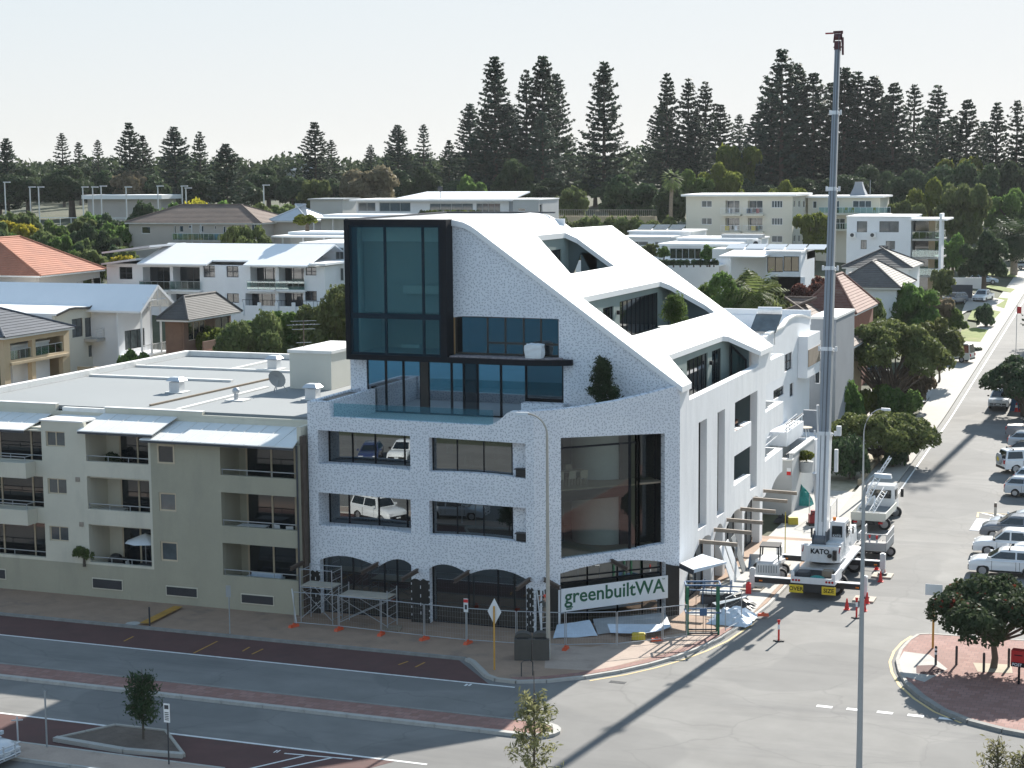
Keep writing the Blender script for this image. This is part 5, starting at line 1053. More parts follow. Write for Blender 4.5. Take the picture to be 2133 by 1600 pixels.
mb = MB(); mb.box(b.x-1.9, F+2.3, T(-36, F), b.x-1.0, F+2.38, z1-.3); mb.build('blind', 'beige_wall', H)
p, q = PY(1957, 445, F-.4), PY(1963, 595, F-.4); mb = MB(); mb.box(p.x, F-.5, q.z-1, p.x+.35, F+2.5, p.z); mb.build('blade_wall', 'white_render', H)
p, q = PY(1898, 458, F), PY(1972, 458, F); mb = MB(); mb.box(p.x-.2, F-.3, p.z-.1, q.x, F+8.5, p.z+.15); mb.build('roof_slab', 'white_roof', H)
for px in (1776, 1818):
    p = PY(px, 491, F-.4); ac = thing('air_conditioner', 'white air conditioning unit bolted to the modern white block', 'air conditioner', (p.x, F-.25, p.z-.3), 0, 'wall air conditioners'); mb = MB(); mb.box(-.45, -.22, 0, .45, .22, .75); mb.build('casing', 'white_plastic', ac, False, True); mb = MB(); mb.tube([(-.08, -.24, .38), (-.08, -.225, .38)], .28, 14); mb.build('fan_grille', 'grille', ac, False, True)
# 12 white modern terraces
F = 240; H, x0, x1, y1, z0, z1 = house('white modern house with roof terrace trees and glass doors', F, 1385, 1520, 512, 8, 'white_render', [(1395, 517, 1460, 540, 5), (1466, 516, 1512, 534, 2)], name='modern_house', fm='pole_grey'); flat(H, x0, F, x1, y1, z1, .8, 'white_roof', .3)
p, q = PY(1372, 545, F-4), PY(1497, 548, F-4); mb = MB(); mb.box(p.x-12, F-4.2, z0-2, q.x, F-3.9, p.z); mb.box(p.x-12, F-3.9, p.z-.6, q.x, F-.02, p.z-.4); mb.build('terrace_wall', 'white_render', H)
H, x0, x1, y1, z0, z1 = house('white flat roofed house with stepped parapets beside the steep white roof', 252, 1296, 1395, 496, 9, 'white_render', [(1364, 504, 1372, 516, 1), (1378, 508, 1388, 516, 1), (1310, 503, 1350, 512, 2)], name='modern_house', fm='pole_grey', gm='grey_glass'); flat(H, x0, 252, x1, y1, z1, .3, 'white_roof', .25)
H2, xa, xb, yb_, za, zb_ = house('white flat roofed house with solar panels below the cream apartments', 258, 1310, 1440, 484, 9, 'white_render', [], name='modern_house'); flat(H2, xa, 258, xb, yb_, zb_, .2, 'white_roof', .2)
for k in range(3): mb = MB(); x = xa+1+k*2.4; mb.hexa([(x, 259, zb_+.3), (x+2.2, 259, zb_+.3), (x+2.2, 261.5, zb_+1.0), (x, 261.5, zb_+1.0), (x, 259, zb_+.36), (x+2.2, 259, zb_+.36), (x+2.2, 261.5, zb_+1.06), (x, 261.5, zb_+1.06)]); mb.build('solar_panel', 'grey_glass', H2)
H3, xa, xb, yb_, za, zb_ = house('white long low flat roofed house with roof units below the cream apartments', 247, 1412, 1575, 499, 8, 'white_render', [], name='modern_house'); flat(H3, xa, 247, xb, yb_, zb_, .2, 'white_roof', .2)
p = PY(1576, 502, 246); ac = thing('air_conditioner', 'large white condenser with dark fan on a white flat roof', 'air conditioner', (p.x, 246.2, p.z-.6)); mb = MB(); mb.box(-.6, -.3, -.4, .6, .3, .75); mb.build('casing', 'white_plastic', ac, False, True); mb = MB(); mb.tube([(-.1, -.33, .2), (-.1, -.305, .2)], .38, 14); mb.build('fan_grille', 'grille', ac, False, True)
mb = MB(); mb.box(xa+6, 248.5, zb_+.21, xa+12, 250, zb_+.7); mb.build('roof_unit', 'galvanised', H3)
F = 221; H, x0, x1, y1, z0, z1 = house('white two storey box house with big dark windows and roof solar panels', F, 1596, 1668, 527, 9, 'white_render', [(1598, 535, 1631, 567, 2), (1632, 534, 1664, 566, 2), (1604, 576, 1676, 600, 3)], [(1698, 532, 1708, 550)], name='modern_house', fm='black_metal'); flat(H, x0, F, x1, y1, z1, .05, 'white_roof', .25)
p, q = PY(1497, 534, F-2), PY(1592, 534, F-2); mb = MB(); mb.hexa([(p.x, F-2, p.z-.1), (q.x, F-2, p.z-.1), (q.x+1, F+4, p.z+.6), (p.x+1, F+4, p.z+.6), (p.x, F-2, p.z+.05), (q.x, F-2, p.z+.05), (q.x+1, F+4, p.z+.75), (p.x+1, F+4, p.z+.75)]); mb.build('awning_roof', 'white_roof', H)
mb = MB(); mb.box(p.x+.6, F+2, z0, x0-.05, F+8, p.z+.4); mb.build('side_wing', 'white_render', H)
for k in range(5): mb = MB(); x = x0-6+k*2.6; mb.hexa([(x, F+3, z1+.3), (x+2.4, F+3, z1+.3), (x+2.4, F+5.5, z1+.8), (x, F+5.5, z1+.8), (x, F+3, z1+.36), (x+2.4, F+3, z1+.36), (x+2.4, F+5.5, z1+.86), (x, F+5.5, z1+.86)]); mb.build('solar_panel', 'paint_silver', H)
mb = MB(); mb.box(x0-8, F+4, z1-1, x1, F+9, z1+.24); mb.build('rear_roof', 'white_roof', H)
# 13 tiled houses on the right
def tiled(label, F, xl, xr, ye, dep, ht, wm, tm, ridge, run, courses=14, chim=None, dz=3.2, wins=()):
    H, x0, x1, y1, z0, z1 = house(label, F, xl, xr, ye, dep, wm, wins, name='tiled_house'); hip(H, x0, F, x1, y1, z1, ht, .5, tm, ridge, courses, run)
    if chim: p = PY(chim[0], chim[1], F+dep*.3); mb = MB(); mb.box(p.x-.6, F+dep*.3-.5, p.z-2.2, p.x+.6, F+dep*.3+.5, p.z); mb.box(p.x-.7, F+dep*.3-.6, p.z, p.x+.7, F+dep*.3+.6, p.z+.15); mb.build('chimney', 'cream_wall', H)
    return H
tiled('house with maroon tiled hip roof above red brick walls', 178, 1670, 1775, 652, 13, 3.5, 'brick_red', 'tile_maroon', 'y', 5, 14)
tiled('white house with grey-brown tiled hip roof and pale chimney', 206, 1738, 1868, 598, 12, 2.7, 'white_render', 'tile_grey', 'y', 5, 14, (1782, 570))
tiled('white house with dark tiled roof in front of the modern white block', 228, 1762, 1893, 557, 10, 2.4, 'white_render', 'tile_dark', 'x', 5, 13)
tiled('small house with brown tiled pyramid roof behind the curved parapet', 172, 1610, 1690, 663, 8, 1.7, 'brown_wall', 'tile_brown', 'x', 4, 8)
# 14 neighbours along the side street
H = thing('curved_parapet_house', 'white rendered three storey house with curved parapet next to the construction site', 'house', (-33, 136, 1))
X1 = -28.6; yz = lambda px, py, X=X1: (PX(px, py, X).y, PX(px, py, X).z)
pr = [yz(1602, 698), yz(1632, 682), yz(1642, 668), yz(1656, 660), yz(1672, 659), yz(1688, 664)]
yL, yR = 126.2, pr[-1][0]; zt = pr[0][1]
hs = [fix(rect(*yz(a, d), *yz(c, b))) for a, b, c, d in ((1634, 732, 1650, 776), (1645, 796, 1653, 828), (1611, 802, 1633, 834), (1610, 900, 1632, 935), (1643, 870, 1652, 895))]
mb = MB(); mb.plate([(yL, .2), (yR, .2), (yR, pr[-1][1])]+pr[::-1][1:]+[(yL, zt)], hs, xface(X1), .3); mb.build('street_wall', 'white_render', H)
for r in hs: window(H, 'x', X1, r[0][0], r[0][1], r[2][0], r[2][1], cols=2, rows=2, inset=.1, gm='grey_glass')
mb = MB()
for (a, za), (b, zb_) in zip(pr, pr[1:]): mb.hexa([(X1-.35, a, za), (X1+.08, a, za), (X1+.08, b, zb_), (X1-.35, b, zb_), (X1-.35, a, za+.15), (X1+.08, a, za+.15), (X1+.08, b, zb_+.15), (X1-.35, b, zb_+.15)])
mb.build('parapet_coping', 'parapet', H)
p, q = yz(1662, 720), yz(1688, 720); zo, zu = yz(1675, 695)[1], yz(1675, 780)[1]; mb = MB(); mb.box(X1+.02, p[0], zu, X1+.8, q[0], zo); ob = mb.build('oriel_window', 'white_render', H)
mb = MB(); mb.box(X1+.81, p[0]+.15, zu+.9, X1+.85, q[0]-.1, zo-1.1); mb.build('slatted_blind', 'timber', ob)
mb = MB(); mb.box(X1-8, yL, .2, X1-.35, yL+.3, zt); mb.box(X1-8, yL+.3, zt-1.2, X1-.35, yR, zt-.9); mb.box(X1-8, yR-.3, .2, X1-.35, yR, pr[-1][1]+.2); mb.build('flank_wall', 'white_render', H)
mb = MB(); mb.box(X1-8.2, yR, zt-.6, X1+.0, yR+.3, zt+.6); mb.build('rear_parapet', 'white_render', H)
for z0_, p_ in ((yz(1640, 870)[1], (1604, 1640)), (yz(1640, 930)[1], (1604, 1636))):
    ya, yb = yz(p_[0], 870)[0], yz(p_[1], 870)[0]; mb = MB(); mb.box(X1, max(ya, 126.5), z0_-1.3, X1+1.3, yb, z0_-.2); mb.build('balcony', 'white_render', H); balus(H, 'x', X1+1.25, max(ya, 126.5), yb, z0_-.2, z0_+.4, 'dark_trim', None, 6)
wh = thing('solar_water_heater', 'white solar water heater tank on the neighbouring flat roof', 'water heater', (PY(1603, 680, 134).x, 134, zt-.9)); mb = MB(); mb.tube([(-.9, 0, 2.4), (.9, .2, 2.4)], .32, 12); mb.build('tank', 'crane_white', wh, True, True)
mb = MB(); mb.hexa([(-1.1, -2.0, .9), (.9, -2, .9), (1, -.2, 2.1), (-1, -.2, 2.1), (-1.1, -2.0, 1.0), (.9, -2, 1.0), (1, -.2, 2.2), (-1, -.2, 2.2)]); mb.build('panel', 'grey_glass', wh, False, True)
for q in ((-.7, 0), (.7, .1), (-1, -1.8), (.8, -1.8)): mb = MB(); mb.bar((q[0], q[1], 0), (q[0], q[1], 1.0 if q[1] < -1 else 2.2), .05); mb.build('leg', 'pole_grey', wh, False, True)
ac = thing('air_conditioner', 'white air conditioner with fan grille on the neighbouring flat roof', 'air conditioner', (PY(1591, 672, 138).x, 138, zt-.9)); mb = MB(); mb.box(-.55, -.25, .1, .55, .25, 1.9); mb.build('casing', 'white_plastic', ac, False, True); mb = MB()
for z in (.6, 1.4): mb.tube([(-.1, -.28, z), (-.1, -.255, z)], .35, 14)
mb.build('fan_grille', 'pole_grey', ac, False, True)
# slate blue house and beige house behind the boom
H, x0, x1, y1, z0, z1 = house('slate blue two storey house with white framed windows behind the crane boom', 150.5, 1688, 1742, 665, 9, 'slate_wall', [(1696, 708, 1709, 749, 1, 2), (1696, 772, 1708, 800, 1)], name='house', gm='dark_glass'); flat(H, x0, 150.5, x1, y1, z1, .05, 'parapet', .2)
mb = MB(); p = PY(1640, 870, 150.2); q = PY(1700, 870, 150.2); mb.box(p.x, 146.5, p.z-3.2, q.x+2, 150.4, p.z-3); mb.build('carport_roof', 'grey_metal_roof', H)
H, x0, x1, y1, z0, z1 = house('beige two storey house with brown tiled roof beside the spreading tree', 156, 1735, 1744, 735, 13, 'beige_wall', [], [(1746, 735, 1752, 750), (1746, 785, 1752, 805), (1756, 765, 1766, 790)], name='house'); hip(H, x0-6, 156, x1, y1, z1, 2.6, .5, 'tile_brown', 'y', 10)
# walls and stairs between the site and the neighbour
gw3 = thing('boundary_wall', 'grey rendered boundary wall with stairs and small red notice beside the site', 'wall', (-29, 128, .2))
mb = MB(); a, b = PY(1608, 960, 127.5), PY(1650, 960, 127.5); mb.box(-33, 127.5, 0, b.x, 127.8, b.z); mb.box(b.x-.3, 127.81, 0, b.x, 136, b.z+.4); mb.build('wall_panel', 'grey_wall', gw3)
mb = MB(); mb.box(-33, 127.4, b.z, b.x+.05, 127.9, b.z+.12); mb.box(b.x-.35, 127.9, b.z+.41, b.x+.05, 136, b.z+.53); mb.build('coping', 'parapet', gw3)
p = PY(1643, 983, 127.45); mb = MB(); mb.box(p.x-.15, 127.44, p.z-.25, p.x+.15, 127.46, p.z+.02); mb.build('notice_red', 'red_plastic', gw3); mb = MB(); mb.box(p.x-.15, 127.44, p.z+.02, p.x+.15, 127.46, p.z+.28); mb.build('notice_white', 'sign_white', gw3)
for k in range(7): mb = MB(); mb.box(b.x-3+.01*k, 128.5+k*.7, b.z-.4, b.x-1.4, 129.2+k*.7, b.z-.2+k*.22); mb.build('stair_step', 'concrete', gw3)
mb = MB()
for d_ in (0, .5): mb.bar((b.x-3+d_, 128.3, b.z+.6), (b.x-1.2+d_, 135, b.z+2.4), .07)
mb.build('stair_rail', 'white_plastic', gw3)
p = PY(1675, 890, 138); tb = thing('round_table', 'round timber table on a raised white courtyard', 'table', (p.x, 138, p.z-.75)); mb = MB(); mb.cyl(0, 0, .7, .76, .65, 18); mb.build('table_top', 'plank', tb, False, True)
for k in range(4): a = k*math.pi/2+.6; mb = MB(); mb.bar((.5*math.cos(a), .5*math.sin(a), 0), (.3*math.cos(a), .3*math.sin(a), .7), .06); mb.build('leg', 'white_plastic', tb, False, True)
ct = thing('courtyard_wall', 'white raised courtyard wall in front of the slate blue house', 'wall', (p.x, 138, .5)); mb = MB(); mb.box(p.x-3, 136.6, .2, p.x+1.2, 140.5, p.z-.76); mb.build('wall_block', 'white_render', ct); mb = MB(); mb.box(p.x-.6, 140.6, .2, p.x+1.4, 141, p.z+1.0); mb.build('screen_wall', 'slate_wall', ct)
# stone wall far behind, tennis courts
sw = thing('stone_wall', 'dark stone retaining wall with picket railing on the far slope', 'wall', (PY(1250, 470, 300).x, 300, T(-100, 300))); a, b = PY(1130, 450, 300), PY(1365, 450, 300); mb = MB(); mb.box(a.x, 300, a.z-5, b.x, 301, a.z); mb.build('wall_panel', 'limestone', sw); balus(sw, 'y', 300.4, a.x, b.x, a.z, a.z+1.1, 'pole_weathered', None, 60)
def fast_mesh(name, V, F4, m):
    me = bpy.data.meshes.new(name); n = len(V); k = len(F4)
    me.vertices.add(n); me.vertices.foreach_set('co', np.asarray(V, 'f').ravel())
    me.loops.add(k*4); me.loops.foreach_set('vertex_index', np.asarray(F4, 'i').ravel())
    me.polygons.add(k); me.polygons.foreach_set('loop_start', np.arange(0, k*4, 4, dtype='i'))
    me.materials.append(MATS[m]); me.update(calc_edges=True); return me
def cards(P, N, size, rng, aspect=1.6, jit=.7):            # leaf-shaped faces at P facing about N
    n = len(P); N = N+rng.normal(size=(n, 3))*jit; N /= np.linalg.norm(N, axis=1)[:, None]+1e-9
    r = rng.normal(size=(n, 3)); U = np.cross(N, r); U /= np.linalg.norm(U, axis=1)[:, None]+1e-9; W_ = np.cross(N, U)
    s = size*rng.uniform(.55, 1.35, n)[:, None]; a = U*s*aspect/2; b = W_*s/2; bend = N*s*.15
    V = np.stack([P-a, P+b*.9+a*.1+bend, P+a, P-b*.9+a*.1+bend], 1).reshape(-1, 3)
    return V, np.arange(n*4).reshape(n, 4)
def lobes_cards(lobes, n, size, seed, jit=.75, inner=.72, aspect=1.5, under=-.35):
    rng = np.random.default_rng(seed); L = np.array(lobes, float); ar = (L[:, 3]*L[:, 4]+L[:, 3]*L[:, 5]+L[:, 4]*L[:, 5]); idx = rng.choice(len(L), n, p=ar/ar.sum())
    d = rng.normal(size=(n, 3)); d /= np.linalg.norm(d, axis=1)[:, None]
    low = d[:, 2] < under; d[low, 2] *= -.6
    q = L[idx]; r = rng.uniform(inner, 1.04, n)**.7
    bump = 1+.13*np.sin(d[:, 0]*7+q[:, 0]*3)*np.sin(d[:, 1]*6+q[:, 1])*np.cos(d[:, 2]*7)
    P = q[:, :3]+d*q[:, 3:]*(r*bump)[:, None]
    return cards(P, d, size, rng, aspect, jit)
def rand_lobes(k, R_, H_, base, seed, flat=.75, sub=.45):
    r = random.Random(seed); out = []
    for i in range(k):
        a = r.random()*6.283; rr = R_*math.sqrt(r.random())*.68; t = r.random(); z = base+H_*(.22+.6*t)*(1-.35*(rr/R_)**2)
        s = R_*sub*(.7+.5*r.random()); out.append((rr*math.cos(a), rr*math.sin(a), z, s, s, s*flat*(.8+.4*r.random())))
    return out
def trunk_mesh(name, h, r, limbs, seed, m='bark', lean=0):
    rd = random.Random(seed); mb = MB(); top = (lean, rd.uniform(-.1, .1)*h, h)
    mb.tube([(0, 0, -.4), (lean*.1, 0, h*.3), (lean*.5, top[1]*.5, h*.65), top], [r*1.25, r, r*.8, r*.5], 8)
    for (x, y, z) in limbs:
        b = h*rd.uniform(.45, .9); s = Vector((lean*b/h, top[1]*b/h, b)); e = Vector((x, y, z)); mid = s.lerp(e, .5)+Vector((0, 0, .12*(e-s).length))
        mb.tube([s, mid, e], [r*.5, r*.32, r*.1], 6)
    return mb.mesh(name, m, True)
def make_tree(loc, crown, trunk, label, cat='tree', name='tree', rz=0, scale=1, group=None):
    t = thing(name, label, cat, loc, rz, group); t.scale = scale if isinstance(scale, tuple) else (scale,)*3
    for nm, me in (('trunk', trunk), ('crown', crown)):
        if me is None: continue
        o = bpy.data.objects.new(nm, me); COL.objects.link(o); o.parent = t
    return t
# ---- Norfolk pines, unit built 30 m tall
def pine(seed, H_=30., wid=.17, gap=1.0, dens=1.0, bare=.12):
    rng = np.random.default_rng(seed); P = []; N = []; S = []; z = H_*bare; mb = MB()
    mb.tube([(0, 0, -1), (0, 0, H_*.5), (.1, 0, H_*.99)], [.5, .32, .05], 8)
    while z < H_*.995:
        t = z/H_; L = wid*H_*(1.12*(1-t)**.62+.03)*rng.uniform(.8, 1.12)
        if t < .3: L *= .75+.8*t
        k = rng.integers(5, 8); a0 = rng.uniform(0, 6.28)
        for i in range(k):
            a = a0+i*6.283/k+rng.normal()*.12; l = L*rng.uniform(.72, 1.1); n = max(5, int(l*8.5*dens)); s = rng.uniform(.12, 1, n)**.8
            up = .10*l*s+.22*l*s**3-(.12*l*s if t < .5 else 0); side = rng.normal(size=n)*.12*l*(.35+.8*s)*(1.05-s*.6)
            p = np.stack([np.cos(a)*l*s-np.sin(a)*side, np.sin(a)*l*s+np.cos(a)*side, z+up+rng.normal(size=n)*.13], 1); P.append(p)
            N.append(np.tile([math.cos(a)*.3, math.sin(a)*.3, 1.], (n, 1)))
            if l > 1.5: mb.tube([(0, 0, z), (math.cos(a)*l*.5, math.sin(a)*l*.5, z+.06*l), (math.cos(a)*l*.95, math.sin(a)*l*.95, z+.28*l-(.1*l if t < .5 else 0))], [.09, .06, .02], 4, False)
        z += gap*rng.uniform(.75, 1.2)*(1 if t < .75 else .75)
    P = np.concatenate(P); N = np.concatenate(N); V, F_ = cards(P, N, .56, rng, 1.6, .6)
    return fast_mesh('crown', V, F_, 'pine_leaf'), mb.mesh('trunk', 'bark', True)
PN = [pine(1, wid=.205, gap=1.15, dens=1.25), pine(2, wid=.24, gap=1.25, dens=1.25), pine(3, wid=.185, gap=1.25, dens=1.1), pine(4, wid=.27, gap=1.15, dens=1.3), pine(5, wid=.19, gap=1.4, dens=.75, bare=.2)]
PL = [(12, 285, 400, 0), (128, 276, 440, 4), (163, 295, 445, 4), (203, 290, 440, 4), (268, 253, 410, 1), (296, 280, 415, 1), (362, 262, 405, 3), (415, 270, 410, 2), (470, 297, 350, 3), (655, 252, 410, 1), (690, 290, 420, 4), (772, 298, 440, 2), (828, 258, 420, 3), (882, 258, 425, 4), (935, 290, 430, 1), (978, 213, 420, 0), (1030, 114, 400, 0), (1096, 140, 410, 2), (1130, 113, 405, 0), (1158, 150, 415, 0), (1258, 125, 390, 0), (1215, 300, 420, 4), (1390, 147, 405, 2), (1434, 158, 410, 2), (1470, 165, 412, 2), (1500, 215, 420, 1), (1540, 237, 430, 4),
      (1630, 100, 400, 1), (1662, 128, 405, 0), (1695, 150, 402, 1), (1608, 180, 410, 0), (1732, 170, 415, 1), (1760, 137, 400, 0), (1787, 143, 404, 2), (1822, 155, 402, 0), (1862, 170, 398, 1), (1905, 175, 408, 4), (1955, 172, 395, 2), (2015, 205, 392, 1), (2078, 208, 385, 2), (2120, 208, 380, 4), (1845, 200, 425, 3), (1935, 230, 425, 3), (1985, 240, 420, 1), (2050, 250, 415, 0), (2150, 230, 380, 1), (1575, 235, 425, 1), (1350+30, 215, 425, 3), (1448, 240, 400, 3), (1060, 215, 430, 3), (1130, 230, 392, 1), (1010, 235, 405, 1)]
GP = 'tall pines along the ridge'
for i, (px, py, d, k) in enumerate(PL):
    top = DD(px, py, d); z0 = T(top.x, top.y); h_ = (top.z-z0)/30.
    sx = h_*(1.0 if h_ > .8 else 1.18)*R.uniform(.92, 1.12)*(1.12 if px > 1560 else 1)
    lab = 'tall dark Norfolk pine with dense layered branches on the ridge' if k in (0, 1, 3) else ('slender Norfolk pine with sparse open branches on the ridge' if k == 4 else 'narrow columnar Norfolk pine on the ridge')
    make_tree((top.x, top.y, z0-.2), *PN[k], lab, 'tree', 'pine_tree', R.random()*6.28, (sx, sx, h_), GP+(' (open)' if k == 4 else ' (narrow)' if k == 2 else ''))
# nearby pine branches at the right edge
p = GT(2165, 720); make_tree((p.x, p.y, p.z), *PN[4], 'young Norfolk pine with spaced upswept branches by the far kerb', 'tree', 'pine_tree', 1.2, (.42, .42, .36))
# ---- broadleaf crowns
BR = {}
def variant(key, m, k, R_, H_, base, n, size, seed, flat=.75, sub=.45, jit=.75, tr=.28, tm='bark', aspect=1.5):
    lb = rand_lobes(k, R_, H_, base, seed, flat, sub); tk = trunk_mesh('trunk', base+H_*.45, tr, [l[:3] for l in lb[:7]], seed, tm); BR[key] = []
    for mul, sz in ((1, 1), (2.6, .6), (6, .38)):
        V, F_ = lobes_cards(lb, int(n*mul), size*sz, seed, jit, .74, aspect); BR[key].append((fast_mesh('crown', V, F_, m), tk))
for i, m_ in enumerate(('olive_leaf', 'green_leaf', 'bright_leaf', 'dark_leaf', 'brown_leaf', 'gold_leaf', 'maroon_leaf')):
    for j in range(2): variant(m_+str(j), m_, 34, 3.2, 4.6, .8, 4600, .42, 31+i*7+j, .8, .27)
for j in range(2): variant('shrub'+str(j), 'green_leaf', 16, 2.2, 2.4, .1, 2600, .3, 80+j, .8, .34)
for j, m_ in enumerate(('olive_leaf', 'dark_leaf', 'bright_leaf', 'brown_leaf', 'gold_leaf')): variant('bush_'+m_, m_, 16, 2.2, 2.4, .1, 2600, .3, 90+j, .8, .34)
def plant(key, px, yb, wpx, hpx, dep, label, group=None, cat='tree', name='tree', R0=None, H0=None, z=None):
    q = DD(px, yb, dep); s = FPX/dep; z0 = T(q.x, q.y) if z is None else z
    bush = key.startswith('bush') or key.startswith('shrub'); R0 = 2.2 if bush else 3.4; H0 = 2.5 if bush else 5.4
    zt = DD(px, yb-hpx, dep).z; hs = max((zt-z0)/H0, .2); ws = max(wpx/s/2/R0, hs*.6)
    lod = 0 if ws*(1 if not bush else .8)*185/dep < .75 else (1 if ws*185/dep < 1.25 else 2)
    return make_tree((q.x, q.y, z0-.05), *BR[key][lod], label, cat, name, R.random()*6.28, (ws, ws, hs), group)
G1 = 'trees behind the tennis courts'
for key, px, yb, w, h, d in (('dark_leaf0', 60, 430, 150, 85, 400), ('dark_leaf1', 150, 430, 170, 95, 395), ('dark_leaf0', 225, 430, 120, 78, 400), ('brown_leaf0', 268, 425, 90, 75, 392), ('dark_leaf1', 320, 425, 100, 70, 395), ('dark_leaf0', 560, 425, 130, 82, 390), ('dark_leaf1', 610, 420, 90, 60, 385), ('dark_leaf0', 420, 425, 120, 70, 390), ('dark_leaf1', 510, 430, 90, 60, 380), ('dark_leaf0', 0, 430, 110, 70, 405)):
    plant(key, px, yb, w, h, d, 'dark rounded tree forming the backdrop of the tennis courts', G1)
for key, px, yb, w, h, d, lab in (('brown_leaf1', 760, 420, 165, 85, 350, 'large grey-brown rounded tree behind the modern pavilion'), ('dark_leaf0', 880, 425, 110, 80, 360, 'dark tree between the brown tree and the tall pines'), ('green_leaf0', 980, 420, 90, 60, 352, 'green tree at the foot of the tall pines'), ('dark_leaf1', 1070, 420, 120, 100, 365, 'dark tree below the twin tall pines'), ('dark_leaf0', 1310, 455, 150, 95, 330, 'dark spreading tree above the stone retaining wall'), ('olive_leaf0', 1190, 450, 90, 70, 335, 'olive tree behind the ridge of the white roof'), ('dark_leaf1', 1400, 455, 80, 80, 325, 'dark tree beside the fan palm'), ('olive_leaf1', 660, 430, 90, 70, 345, 'olive tree left of the brown rounded tree'),
        ('bright_leaf0', 1500, 400, 110, 75, 345, 'bright green tree in front of the pines behind the cream apartments'), ('bright_leaf1', 1535, 360, 60, 80, 380, 'sunlit yellow-green tree among the pines'), ('bright_leaf0', 1640, 408, 90, 45, 330, 'low bright green tree above the cream apartment roof'), ('green_leaf0', 1450, 405, 80, 60, 340, 'green tree at the left end of the cream apartments'), ('bright_leaf1', 1695, 500, 55, 75, 288, 'light green tree between the two cream apartment blocks'), ('bright_leaf0', 1945, 430, 90, 75, 320, 'bright green tree beyond the modern white block'), ('olive_leaf1', 2010, 470, 120, 110, 300, 'brownish shrubby tree beyond the modern white block'), ('olive_leaf0', 1880, 455, 70, 50, 305, 'olive tree beside the long railed balcony'), ('dark_leaf1', 2020, 430, 100, 110, 340, 'dark tree at the end of the side street'), ('green_leaf1', 2105, 470, 70, 90, 320, 'green tree above the date palm'), ('bright_leaf1', 2000, 335+60, 70, 90, 370, 'tall pale green tree among the right-hand pines'), ('green_leaf0', 1985, 560, 60, 80, 275, 'leafy green tree behind the blade wall'),
        ('dark_leaf0', 2050, 575, 125, 100, 262, 'dense dark round tree over the far driveway'), ('olive_leaf1', 1960, 640, 60, 90, 250, 'thin olive tree in front of the modern block blade wall'),
        ('green_leaf1', 1900, 740, 130, 165, 205, 'dense green street tree behind the spreading tree'), ('brown_leaf1', 1962, 735, 80, 130, 222, 'brown-green tree beside the grassy verge'), ('green_leaf0', 1985, 705, 75, 70, 222, 'small rounded tree on the sunlit lawn verge'), ('green_leaf0', 1930, 690, 110, 95, 225, 'leafy tree behind the dense green street tree'), ('olive_leaf1', 1800, 690, 90, 90, 196, 'olive tree beside the maroon tiled roof'), ('green_leaf1', 1760, 900, 70, 120, 158, 'shaded tree between the driveway and the boom')):
    if w: plant(key, px, yb, w, h, d, lab)
for px, yb, w, h, d, k in ((1560, 440, 150, 70, 372, 'dark_leaf0'), (1680, 440, 170, 80, 370, 'dark_leaf1'), (1800, 440, 180, 100, 368, 'dark_leaf0'), (1890, 450, 150, 110, 360, 'dark_leaf1'), (2090, 450, 130, 120, 355, 'dark_leaf0'), (1970, 450, 150, 120, 358, 'dark_leaf1'), (1130, 430, 150, 60, 380, 'dark_leaf0'), (950, 430, 140, 60, 385, 'dark_leaf1'), (1280, 430, 140, 60, 380, 'dark_leaf1'), (820, 420, 120, 70, 375, 'dark_leaf0'), (1240, 400, 110, 40, 395, 'dark_leaf1'), (700, 420, 110, 50, 392, 'dark_leaf0')):
    plant(k, px, yb, w, h, d, 'dark understorey tree in the shade beneath the ridge pines', 'understorey trees beneath the pines')
